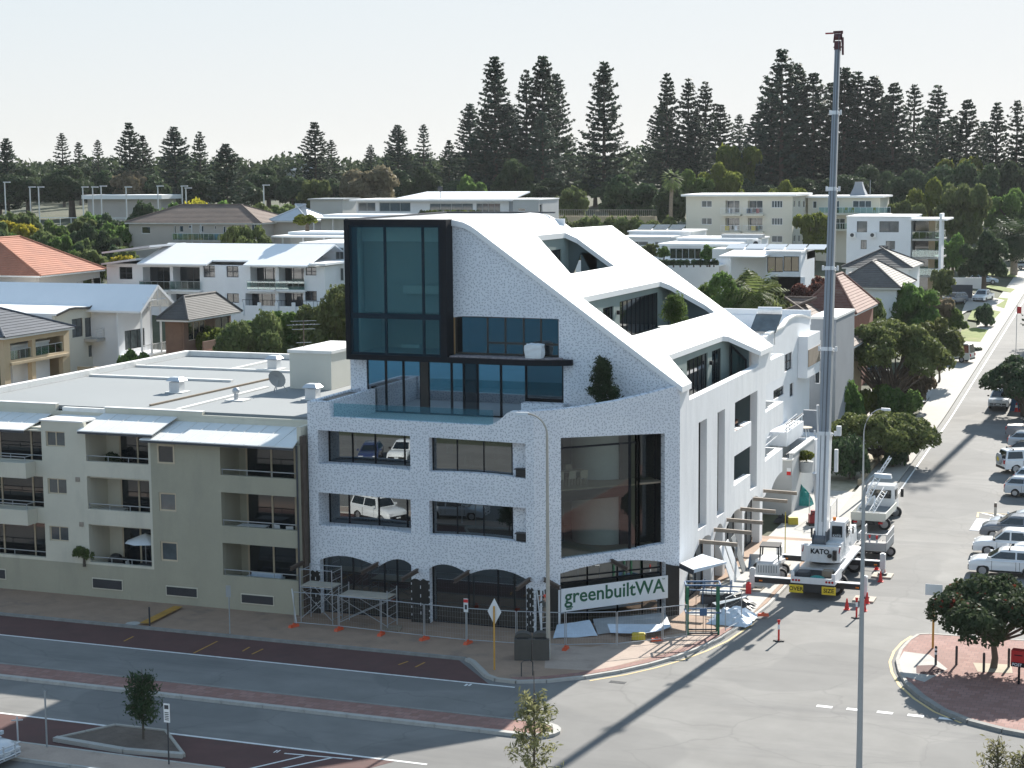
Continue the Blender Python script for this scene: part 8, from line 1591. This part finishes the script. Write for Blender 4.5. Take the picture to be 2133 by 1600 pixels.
# ------------------------------------------------------------------ temporary fence
def fence_panel(a, b, label, group):
    a, b = Vector(a), Vector(b); L = (b-a).length; t = thing('temporary_fence', label, 'fence', a, math.atan2(b.y-a.y, b.x-a.x), group); h = 1.95
    mb = MB(); mb.tube([(.04, 0, .1), (.04, 0, h)], .024, 6); mb.tube([(L-.04, 0, .1), (L-.04, 0, h)], .024, 6); mb.tube([(.04, 0, h), (L-.04, 0, h)], .024, 6); mb.tube([(.04, 0, .2), (L-.04, 0, .2)], .02, 6); mb.build('frame', 'galvanised', t, False, True)
    mb = MB(); n = int(L/.15)
    for i in range(1, n): x = .04+(L-.08)*i/n; mb.bar((x, 0, .2), (x, 0, h), .0035)
    for i in range(1, 6): mb.bar((.04, 0, .2+i*.3), (L-.04, 0, .2+i*.3), .0035)
    mb.build('wire_mesh', 'galvanised', t, False, True); return t
fx = [G(612, 1303, .12), G(706, 1311, .12), G(794, 1321, .12), G(884, 1331, .12), G(972, 1340, .12), G(1076, 1347, .12), G(1178, 1350, .12), G(1285, 1348, .12)]
for a, b in zip(fx, fx[1:]): fence_panel(a, b, 'temporary wire fence panel in front of the shaded shopfronts', 'temporary fence panels along the shopfronts')
fy = [G(1285, 1348, .12), G(1380, 1338, .12), G(1432, 1332, .12)]
for a, b in zip(fy, fy[1:]): fence_panel(a, b, 'temporary wire fence panel before the sheet pile at the sunlit corner', 'temporary fence panels at the corner')
fence_panel(G(1510, 1318, .12), G(1545, 1300, .12), 'narrow temporary fence panel beside the white tarpaulin heap', None); fence_panel((-24.6, 126.2, .2), (-22.3, 124.8, .2), 'temporary fence panel closing the far end of the site', None); fence_panel((-22.3, 124.8, .2), (-22.2, 121.6, .2), 'temporary fence panel along the kerb beside the truck', None)
f0 = None
for i, (px, py) in enumerate(((612, 1306), (706, 1313), (794, 1323), (884, 1333), (975, 1341), (1178, 1353))):
    if f0 is None:
        f0 = thing('ballast_block', 'orange block foot holding a fence panel upright', 'ballast', G(px, py, .12), 1.2, 'orange fence feet'); mb = MB(); mb.hexa([(-.33, -.12, 0), (.33, -.12, 0), (.33, .12, 0), (-.33, .12, 0), (-.28, -.09, .15), (.28, -.09, .15), (.28, .09, .15), (-.28, .09, .15)]); mb.build('block', 'orange_plastic', f0, False, True); mb = MB(); mb.cyl(0, 0, .15, .22, .07); mb.build('socket', 'orange_plastic', f0, False, True)
    else: dup(f0, G(px, py, .12), 1.2+.2*(i % 3))
dup(f0, G(1590, 1283, .13), .3, 'loose orange fence foot lying on the sunlit paving'); dup(f0, G(1368, 1335, .13), .6, 'orange fence foot beside the curved pale sheet')
# ------------------------------------------------------------------ scaffolds
def scaffold(loc, w, d, zp, zt, label, rz=0):
    t = thing('scaffold_tower', label, 'scaffold', loc, rz)
    for x in (0, w):
        for y in (0, d): mb = MB(); mb.tube([(x, y, 0), (x, y, zt)], .03, 6); mb.build('standard', 'galvanised', t, False, True)
    for x in (0, w):
        mb = MB()
        for k in range(int(zt/.45)): mb.tube([(x, 0, .3+k*.45), (x, d, .3+k*.45)], .02, 5, False)
        mb.build('ladder_frame', 'galvanised', t, False, True)
    for y in (0, d):
        mb = MB(); mb.tube([(0, y, .2), (w, y, zp-.1)], .02, 5); mb.tube([(w, y, .2), (0, y, zp-.1)], .02, 5); mb.build('brace', 'galvanised', t, False, True)
        if zt > zp+.5: mb = MB(); mb.tube([(0, y, zt-.05), (w, y, zt-.05)], .022, 5); mb.build('guard_rail', 'galvanised', t, False, True)
        mb = MB(); mb.tube([(0, y, zp-.05), (w, y, zp-.05)], .025, 5); mb.build('ledger', 'galvanised', t, False, True)
    for k in range(4): mb = MB(); mb.box(.02, .02+k*(d-.04)/4, zp, w-.02, .02+(k+1)*(d-.04)/4-.02, zp+.05); mb.build('plank', 'plank', t, False, True)
    return t
s1 = scaffold((-46.3, 88.3, .12), 2.0, 1.25, 2.1, 3.15, 'aluminium scaffold tower with guard rails against the left pier'); mb = MB(); mb.tube([(-.1, -.4, 0), (-.55, .0, 1.9)], .035, 6); mb.build('outrigger_prop', 'pale_steel', s1, False, True)
scaffold((-43.85, 88.25, .12), 3.0, 1.3, 1.75, 2.25, 'low wide aluminium scaffold platform before the left arches')
ld = thing('ladder', 'aluminium ladder leaning on the stripped corner pier', 'ladder', (-32.15, 89.7, .12), .75)
for sx in (-.2, .2): mb = MB(); mb.bar((sx, -.45, 0), (sx, .25, 2.6), .05); mb.build('stile', 'pale_steel', ld, False, True)
mb = MB(); [mb.bar((-.2, -.45+.7*k/9, 2.6*k/9), (.2, -.45+.7*k/9, 2.6*k/9), .03) for k in range(1, 9)]; mb.build('rungs', 'pale_steel', ld, False, True)
# ------------------------------------------------------------------ site clutter
def sheet_thing(name, label, pts, m, cat='sheet', th=.02, corr=0):
    c = sum((Vector(p) for p in pts), Vector())/4; t = thing(name, label, cat, (c.x, c.y, min(p[2] for p in pts))); a, b, cc, d = [Vector(p) for p in pts]; n = 14; mb = MB(); vs = []; nr = (b-a).cross(d-a).normalized()
    for j in range(n+1):
        for i in range(n+1):
            u, v = i/n, j/n; p = a.lerp(b, u).lerp(d.lerp(cc, u), v)+nr*(corr*math.sin(u*9+v*3)*math.sin(v*5+1)); vs.append(p)
    k = n+1; vs2 = [v+nr*th for v in vs]; N_ = len(vs)
    fs = [(j*k+i, j*k+i+1, (j+1)*k+i+1, (j+1)*k+i) for j in range(n) for i in range(n)]; mb.add(vs+vs2, fs+[tuple(q+N_ for q in f)[::-1] for f in fs]+[(i, i+1, i+1+N_, i+N_) for i in range(n)]); mb.build('sheet', m, t, True); return t
sheet_thing('metal_sheet', 'large pale blue cladding sheet leaning below the banner', [G(1152, 1330, .15), G(1245, 1325, .15), PY(1228, 1292, 92.2), PY(1160, 1302, 91.0)], 'tarp_pale', corr=.03)
sheet_thing('metal_sheet', 'grey corrugated sheet stack lying below the banner', [G(1245, 1322, .15), G(1400, 1310, .15), PY(1385, 1277, 95.4), PY(1235, 1290, 92.6)], 'galvanised', corr=.05)
cs = thing('curved_sheet', 'curved pale cladding sheet lying on the corner paving', 'sheet', G(1340, 1335, .13)); mb = MB(); a_, b_ = G(1265, 1318, .15), G(1395, 1308, .15); vs = []; m_ = 14
for i in range(m_+1):
    u = i/m_; c_ = Vector(a_).lerp(b_, u); dn_ = Vector((DU.y, -DU.x, 0)); w_ = 1.7*math.sin(math.pi*(.15+.8*u)); vs += [c_+Vector((0, 0, .5-.3*u)), c_+dn_*w_*.5+Vector((0, 0, .08)), c_+dn_*w_+Vector((0, 0, .18+.12*math.sin(3*u)))]
mb.add(vs, [(3*i+j, 3*i+j+1, 3*i+j+4, 3*i+j+3) for i in range(m_) for j in range(2)]); mb.build('sheet', 'tarp_pale', cs, True)
def box_thing(name, label, cat, loc, s, m, rz=0, extra=None):
    t = thing(name, label, cat, loc, rz); mb = MB(); x, y, z = s; e = .02; mb.hexa([(-x/2, -y/2, 0), (x/2, -y/2, 0), (x/2, y/2, 0), (-x/2, y/2, 0), (-x/2+e, -y/2+e, z), (x/2-e, -y/2+e, z), (x/2-e, y/2-e, z), (-x/2+e, y/2-e, z)]); mb.build('body', m, t, False, True)
    if extra: mb = MB(); extra(mb); mb.build('lid', m, t, False, True)
    return t
box_thing('carton', 'yellow and orange carton on the curved pale sheet', 'carton', G(1330, 1332, .2), (.75, .3, .3), 'yellow_box', .3, lambda mb: mb.hexa([(-.37, -.15, .31), (.37, -.15, .31), (.37, .15, .31), (-.37, .15, .31), (-.3, -.1, .38), (.3, -.1, .38), (.3, .1, .38), (-.3, .1, .38)]))
gc = thing('lifting_cage', 'green and blue steel lifting cage on the sunlit corner', 'steel cage', (-24.05, 93.4, .13), .35)
for x in (-.85, .85):
    for y in (-.4, .4): mb = MB(); mb.bar((x, y, 0), (x, y, 2.7), .11); mb.build('corner_post', 'green_steel', gc, False, True)
for z in (1.25, 2.8):
    mb = MB()
    for y in (-.45, .45): mb.bar((-.95, y, z), (.95, y, z), .08)
    for x in (-.95, .95): mb.bar((x, -.45, z), (x, .45, z), .08)
    mb.build('blue_rail', 'blue_steel', gc, False, True)
mb = MB(); [mb.bar((x, -.42, .1), (x, -.42, 2.7), .03) for x in (-.4, 0, .15, .45)]; mb.bar((-.85, -.4, .08), (.85, -.4, .08), .08); mb.bar((-.85, .4, .08), (.85, .4, .08), .08); mb.build('bars', 'grille', gc, False, True)
mb = MB(); mb.box(-.2, -.52, 1.1, .2, -.5, 1.5); mb.build('blue_plate', 'blue_steel', gc, False, True)
def heap(name, label, cat, loc, rx, ry, h, m, seed, parts=None):
    rng = np.random.default_rng(seed); t = thing(name, label, cat, loc); n = 12; mb = MB(); vs = []
    for j in range(n+1):
        for i in range(n+1):
            u, v = i/n*2-1, j/n*2-1; r = max(abs(u), abs(v)); z = h*max(0, 1-r**1.6)*(.75+.5*rng.random()); vs.append((u*rx*(1+.1*rng.normal()*.5), v*ry*(1+.1*rng.normal()*.5), z+.01))
    k = n+1; mb.add(vs, [(j*k+i, j*k+i+1, (j+1)*k+i+1, (j+1)*k+i) for j in range(n) for i in range(n)]); mb.build('cover', m, t, False, True); return t
heap('tarpaulin_heap', 'white and pale blue tarpaulin heap behind the green cage', 'tarpaulin', G(1525, 1292, .13), 1.2, 1.3, .75, 'tarp_pale', 1)
heap('black_sheet_heap', 'crumpled black plastic sheet with white battens beside the cage', 'plastic sheet', G(1525, 1262, .13), 1.3, 1.0, .7, 'black_plastic', 2)
bt_ = thing('batten_bundle', 'white battens fanned across the black plastic sheet', 'battens', G(1525, 1250, .8))
for k in range(4): mb = MB(); mb.bar((-.9, -.3-.25*k, -.3+.1*k), (.8, .25-.1*k, .25), .07, .04); mb.build('batten', 'sign_white', bt_, False, True)
gb_ = thing('gravel_bag', 'crumpled white bag standing on the gravel ledge', 'bag', (PY(1112, 750, 96.1).x, 96.25, 14.82)); mb = MB(); rb = random.Random(4); vs = []
for j in range(7):
    for i in range(16):
        a = i*math.pi/8; q_ = max(abs(math.cos(a)), abs(math.sin(a))); f_ = (.52 if j < 6 else .3)*(1+.1*math.sin(math.pi*j/6))*rb.uniform(.93, 1.07); vs.append((f_*math.cos(a)/q_**.7, .62*f_*math.sin(a)/q_**.7, .85*min(j, 5.4)/5.4+rb.uniform(-.04, .04)*(j > 4)))
mb.add(vs, [(j*16+i, j*16+(i+1) % 16, (j+1)*16+(i+1) % 16, (j+1)*16+i) for j in range(6) for i in range(16)]+[tuple(range(96, 112))]); mb.build('sack', 'sign_white', gb_, False, True)
jc = box_thing('jerry_can', 'red fuel can beside the crane outrigger', 'fuel can', G(1559, 1236, .14), (.34, .28, .62), 'red_plastic', .2, lambda mb: [mb.cyl(0, 0, .62, .72, .06), mb.bar((-.12, .05, .66), (.12, .05, .66), .04)])
fr = thing('trestle_frame', 'blue steel trestle frames lying on the side footpath', 'trestle', (-24.9, 100.2, .14), .15)
for x in (-.8, .8): mb = MB(); mb.bar((x, -.5, 0), (x, -.5, 1.5), .06); mb.bar((x, .5, 0), (x, .5, 1.3), .06); mb.bar((x, -.5, .8), (x, .5, .8), .05); mb.build('leg_frame', 'blue_steel', fr, False, True)
mb = MB(); mb.bar((-1.6, -.5, .85), (1.3, -.5, .85), .07); mb.bar((-1.2, .5, .9), (1.4, .5, .9), .07); mb.build('cross_bar', 'blue_steel', fr, False, True); mb = MB(); mb.box(-1.0, -.45, .6, 1.0, .45, .72); mb.build('stacked_boards', 'interior_pale', fr, False, True); mb = MB(); mb.box(-.95, -.5, .02, .95, .5, .45); mb.build('crate', 'dark_trim', fr, False, True)
aw = thing('awning_panel', 'pale curved awning panel fixed at the corner of the building', 'awning', (-25.6, 97.8, 3.1)); mb = MB(); mb.hexa([(-26.2, 96.6, 3.05), (-25.2, 95.7, 2.9), (-23.9, 98.3, 3.0), (-25.6, 99.2, 3.1), (-26.2, 96.6, 3.2), (-25.2, 95.7, 3.12), (-23.9, 98.3, 3.1), (-25.6, 99.2, 3.25)]); mb.build('panel', 'tarp_pale', aw); mb = MB(); mb.bar((-26.2, 96.5, 3.1), (-25.15, 95.6, 2.98), .06, .3); mb.build('edge_beam', 'dark_trim', aw)
for k, (y, l, m) in enumerate(((105.6, 'white plasterboard sheet leaning on the side arcade', 'sign_white'), (106.9, 'second white board leaning beside the side arcade piers', 'sign_white'), (108.6, 'grey board leaning between the side arcade piers', 'interior_grey'))):
    b_ = thing('leaning_board', l, 'board', (-25.2, y, .14)); mb = MB(); mb.hexa([(-.05, -.5, 0), (.0, -.5, 0), (.0, .6, 0), (-.05, .6, 0), (-.85, -.4, 2.2), (-.8, -.4, 2.2), (-.8, .5, 2.3), (-.85, .5, 2.3)]); mb.build('sheet', m, b_, False, True)
heap('debris_heap', 'heap of teal bags and wrapping at the far end of the site', 'bags', GT(1660, 1062)+Vector((0, 1.5, .1)), .9, .7, 1.3, 'teal_cloth', 4); heap('debris_heap', 'dark rubbish bags beside the teal heap', 'bags', GT(1628, 1092)+Vector((0, .3, .1)), .6, .5, .5, 'black_plastic', 5); box_thing('crate', 'yellow crate beside the rubbish bags', 'crate', GT(1652, 1095)+Vector((0, 0, .1)), (.7, .5, .5), 'yellow_box', .3); box_thing('crate', 'olive yellow crate stacked by the white site board', 'crate', GT(1640, 1068)+Vector((0, .8, .1)), (.7, .6, 1.0), 'yellow_box', -.2)
sb2 = box_thing('site_board', 'white printed site board leaning at the far end of the site', 'sign', GT(1618, 1075)+Vector((0, 1.2, .1)), (1.8, .06, 1.1), 'sign_white', .1); mb = MB(); [mb.box(-.6+.3*k, -.05, .5, -.42+.3*k, -.035, .66) for k in range(4)]; mb.build('print', 'blue_steel', sb2, False, True)
cp = thing('compactor', 'red plate compactor with handle near the boom foot', 'machine', GT(1692, 1098)+Vector((0, .3, .05)), .4); mb = MB(); mb.box(-.4, -.5, 0, .4, .5, .18); mb.build('plate', 'chassis', cp, False, True); mb = MB(); mb.box(-.3, -.3, .19, .3, .3, .8); mb.cyl(0, 0, .8, 1.1, .2); mb.build('engine', 'crane_red', cp, False, True); mb = MB(); mb.tube([(-.25, -.3, .7), (-.25, -.9, 1.2), (.25, -.9, 1.2), (.25, -.3, .7)], .03, 6); mb.build('handle', 'grille', cp, True, True)
pw = thing('pump_stand', 'yellow stand with thin pole on the concrete apron', 'stand', (-23.6, 113.2, .14)); mb = MB(); [mb.bar((0, 0, .35), (.45*math.cos(a), .45*math.sin(a), 0), .06) for a in (0, 2.1, 4.2)]; mb.tube([(0, 0, 0), (0, 0, 3.1)], .03, 6); mb.build('stand_frame', 'yellow_box', pw, False, True)
pl_ = thing('plank_pile', 'pile of old planks on the concrete apron beside the bucket', 'planks', (-24.6, 111.6, .14), .4)
for k in range(6): mb = MB(); mb.box(-.9+.1*k, -.3+.12*k, .06*(k % 3), .9-.15*k, -.2+.12*k, .055+.06*(k % 3)); mb.build('plank', 'plank', pl_, False, True)
pp = thing('pallet', 'wooden pallet lying behind the low scaffold', 'pallet', G(815, 1312, .12), .3)
for k in range(5): mb = MB(); mb.box(-.55, -.5+k*.23, .1, .55, -.36+k*.23, .13); mb.build('slat', 'timber', pp, False, True)
for k in range(3): mb = MB(); mb.box(-.55+k*.5, -.5, 0, -.45+k*.5, .5, .098); mb.build('bearer', 'timber', pp, False, True)
mc = thing('manhole_cover', 'pale round manhole cover on the shaded footpath', 'manhole cover', G(277, 1299, .125)); mb = MB(); mb.cyl(0, 0, 0, .015, .42, 20); mb.build('lid', 'concrete', mc, False, True)
mc = thing('drain_grate', 'small dark drain grate in the sunlit road', 'grate', G(1287, 1421, .003)); mb = MB(); [mb.box(-.4, -.2+.1*k, 0, .4, -.14+.1*k, .012) for k in range(4)]; mb.box(-.42, -.22, 0, -.4, .2, .013); mb.box(.4, -.22, 0, .42, .2, .013); mb.build('bars', 'grille', mc, False, True)
pot = thing('potted_plant', 'grey tub with a bright yellow-green bush beside the stairs', 'plant', PY(1679, 975, 130.5)); mb = MB(); mb.tube([(0, 0, -.3), (0, 0, .5)], [.45, .55], 14); mb.build('tub', 'grey_wall', pot, True, True); o = bpy.data.objects.new('foliage', BR['bush_bright_leaf'][0][0]); COL.objects.link(o); o.parent = pot; o.scale = (.32, .32, .42); o.location = (0, 0, .3)
# stone edging wall of the roadside garden
gw5 = thing('garden_edging', 'low limestone block wall along the roadside garden', 'wall', (-23.0, 146, T(-23, 146)))
for k in range(12): y = 139+k*1.6; mb = MB(); mb.box(-23.25, y, T(-23, y)-.2, -22.95, y+1.55, T(-23, y)+.45+.12*(k % 2)); mb.build('block', 'limestone', gw5)
wg = thing('white_garden_wall', 'white garden wall and dark fence at the far driveway', 'wall', GT(2020, 598)); yw = GT(2020, 600).y; a_, b_ = PY(1985, 578, yw), PY(2048, 578, yw); mb = MB(); mb.box(a_.x, yw, T(-28, yw)-.5, b_.x, yw+.3, a_.z); mb.build('wall_panel', 'white_render', wg); yw = GT(2005, 622).y; a_, b_ = PY(1980, 593, yw), PY(2026, 593, yw); mb = MB(); mb.box(a_.x, yw, T(-28, yw)-.5, b_.x, yw+.15, a_.z); mb.build('dark_fence', 'dark_trim', wg)
# ------------------------------------------------------------------ inside the corner window
for k in range(3):
    for sd_ in (-1, 1):
        c_ = cham(2.2+k*.75, 7.93, 1.5+.75*(1+sd_)); chair(c_, math.atan2(DU.y, DU.x)+(0 if sd_ > 0 else PI), 'pale timber chair at the long table inside the corner window', 'plank', 'chairs inside the corner window')
tb2 = table(cham(2.95, 7.93, 2.25), 2.4, .8, 'long timber table inside the corner window', 'plank', 'plank'); tb2.rotation_euler.z = math.atan2(DU.y, DU.x)
sl = thing('step_ladder', 'step ladder standing inside the upper right front window', 'ladder', (-37.4, 92.0, 8.33)); mb = MB(); [mb.bar((sx*.25, y, 0), (sx*.15, .0, 1.3), .05) for sx in (-1, 1) for y in (-.3, .4)]; [mb.bar((-.2, -.2+.06*k, .3*k+.2), (.2, -.2+.06*k, .3*k+.2), .04) for k in range(4)]; mb.build('frame', 'pale_steel', sl, False, True)
for k, (x, m, l) in enumerate(((-38.15, 'tarp_pale', 'pale shirt hanging inside the upper right front window'), (-37.75, 'hivis', 'bright yellow-green vest hanging inside the upper right front window'))):
    v_ = thing('hanging_vest', l, 'clothing', (x, 91.1, 9.85)); mb = MB(); mb.prism([(-.2, 0), (.2, 0), (.22, .55), (.12, .75), (-.12, .75), (-.22, .55)], 'y', 0, .08); mb.build('garment', m, v_, False, True)
# ------------------------------------------------------------------ people
def person(loc, rz, label, J, E, cols, extra=None):
    t = thing('person', label, 'person', loc, rz); me = bpy.data.meshes.new('body'); names = list(J)
    me.from_pydata([J[k][:3] for k in names], [(names.index(a), names.index(b)) for a, b in E], []); o = bpy.data.objects.new('body', me); COL.objects.link(o)
    sk = o.modifiers.new('skin', 'SKIN'); sk.use_smooth_shade = True; ss = o.modifiers.new('sub', 'SUBSURF'); ss.levels = 1; ss.render_levels = 1
    for i, k in enumerate(names):
        r = J[k][3]; d = me.skin_vertices[0].data[i]; d.radius = (r, r if len(J[k]) < 5 else J[k][4]); d.use_root = (k == 'hip')
    dg = bpy.context.evaluated_depsgraph_get(); m2 = bpy.data.meshes.new_from_object(o.evaluated_get(dg)); bpy.data.objects.remove(o); m2.materials.clear()
    for c in cols: m2.materials.append(MATS[c])
    pos = {k: Vector(J[k][:3]) for k in names}; lower = [k for k in names if k.startswith(('knee', 'foot', 'toe', 'hipj')) or k == 'hip']; skin_ = [k for k in names if k.startswith(('neck', 'head', 'nose', 'wrist', 'hand', 'f_'))]
    for p in m2.polygons:
        c = p.center; k = min(names, key=lambda q: (pos[q]-c).length); p.material_index = 1 if k in lower else 2 if k in skin_ else 0
    b = bpy.data.objects.new('body', m2); COL.objects.link(b); b.parent = t; return t
def figure(lean, arms, legs=None):
    s, c = math.sin(lean), math.cos(lean); H = .93
    def sp(d, y=0, f=0): return (s*d+c*f, y, H+c*d-s*f)
    J = {'hip': (0, 0, H, .13, .15), 'spine': sp(.2)+(.13, .15), 'chest': sp(.42)+(.14, .17), 'neck': sp(.56)+(.055,), 'head': sp(.66, 0, .03)+(.095,), 'headtop': sp(.76, 0, .02)+(.075,), 'nose': sp(.66, 0, .125)+(.018,)}
    E = [('hip', 'spine'), ('spine', 'chest'), ('chest', 'neck'), ('neck', 'head'), ('head', 'headtop'), ('head', 'nose')]
    for n, y in (('l', 1), ('r', -1)):
        J['sh_'+n] = sp(.46, y*.19)+(.06,); J['elb_'+n] = arms[n][0]+(.045,); J['wrist_'+n] = arms[n][1]+(.03,); w = Vector(arms[n][1]); d = (w-Vector(arms[n][0])).normalized(); J['hand_'+n] = tuple(w+d*.08)+(.035,); E += [('chest', 'sh_'+n), ('sh_'+n, 'elb_'+n), ('elb_'+n, 'wrist_'+n), ('wrist_'+n, 'hand_'+n)]
        for k in range(4): J['f_%s%d' % (n, k)] = tuple(w+d*(.15-.012*abs(k-1.3))+Vector((0, (k-1.5)*.022, -.02)))+(.009,); E.append(('hand_'+n, 'f_%s%d' % (n, k)))
        J['f_%s5' % n] = tuple(w+d*.09+Vector((0, -y*.05, .01)))+(.01,); E.append(('hand_'+n, 'f_%s5' % n))
        lg = (legs or {}).get(n, ((.02, y*.1, .5), (0, y*.11, .07), (.15, y*.12, .03))); J['hipj_'+n] = (0, y*.09, H-.06, .09); J['knee_'+n] = lg[0]+(.06,); J['foot_'+n] = lg[1]+(.045,); J['toe_'+n] = lg[2]+(.035,); E += [('hip', 'hipj_'+n), ('hipj_'+n, 'knee_'+n), ('knee_'+n, 'foot_'+n), ('foot_'+n, 'toe_'+n)]
    return J, E
def cap(t, p, m, name='hair', r=.105): mb = MB(); mb.sphere(p, r, 10, 6, (1.08, .95, .8)); return mb.build(name, m, t, True, True)
lean_arms = {'l': ((.47, .24, 1.2), (.66, .1, 1.2)), 'r': ((.47, -.24, 1.2), (.66, -.1, 1.2))}
mb = MB(); mb.box(-28.2, 109.9, 7.53, -26.83, 116.6, 7.7); mb.build('loggia_floor', 'terrace_dark', B)
J, E_ = figure(.55, lean_arms); t = person((-27.05, 110.7, 7.71), .0, 'person in a yellow high visibility top and helmet leaning over the side wall parapet', J, E_, ('hivis', 'cloth_dark', 'skin')); cap(t, (.44, 0, 1.55), 'cloth_dark', 'helmet', .13)
J, E_ = figure(.5, lean_arms); t = person((-27.05, 112.3, 7.71), .1, 'person in dark clothes leaning on the side wall parapet', J, E_, ('cloth_dark', 'cloth_dark', 'skin')); cap(t, (.37, 0, 1.62), 'hair_brown', 'hair', .1)
J, E_ = figure(.12, {'l': ((.3, .25, 1.25), (.45, .15, 1.5)), 'r': ((.3, -.25, 1.2), (.45, -.12, 1.35))}, {'l': ((.18, .1, .6), (.1, .1, .28), (.24, .1, .25)), 'r': ((.1, -.1, .52), (.05, -.1, .05), (.2, -.1, .03))})
t = person((-31.95, 89.75, .75), 2.35, 'worker in brown clothes and red-orange cap standing on the ladder', J, E_, ('bin_grey', 'timber', 'skin')); cap(t, (.08, 0, 1.68), 'hat_orange', 'cap', .12)
mb = MB(); mb.box(-1500, -300, -4, 900, 1500, 42); hz = mb.build('haze', 'asphalt'); hz['kind'] = 'stuff'; hm_ = bpy.data.materials.new('haze_air'); hm_.use_nodes = True; t_ = hm_.node_tree
t_.nodes.remove(t_.nodes['Principled BSDF']); pv_ = t_.nodes.new('ShaderNodeVolumePrincipled'); pv_.inputs['Color'].default_value = (.86, .91, .97, 1); pv_.inputs['Density'].default_value = .00005; pv_.inputs['Anisotropy'].default_value = .3
t_.links.new(pv_.outputs[0], t_.nodes['Material Output'].inputs['Volume']); hz.data.materials.clear(); hz.data.materials.append(hm_)
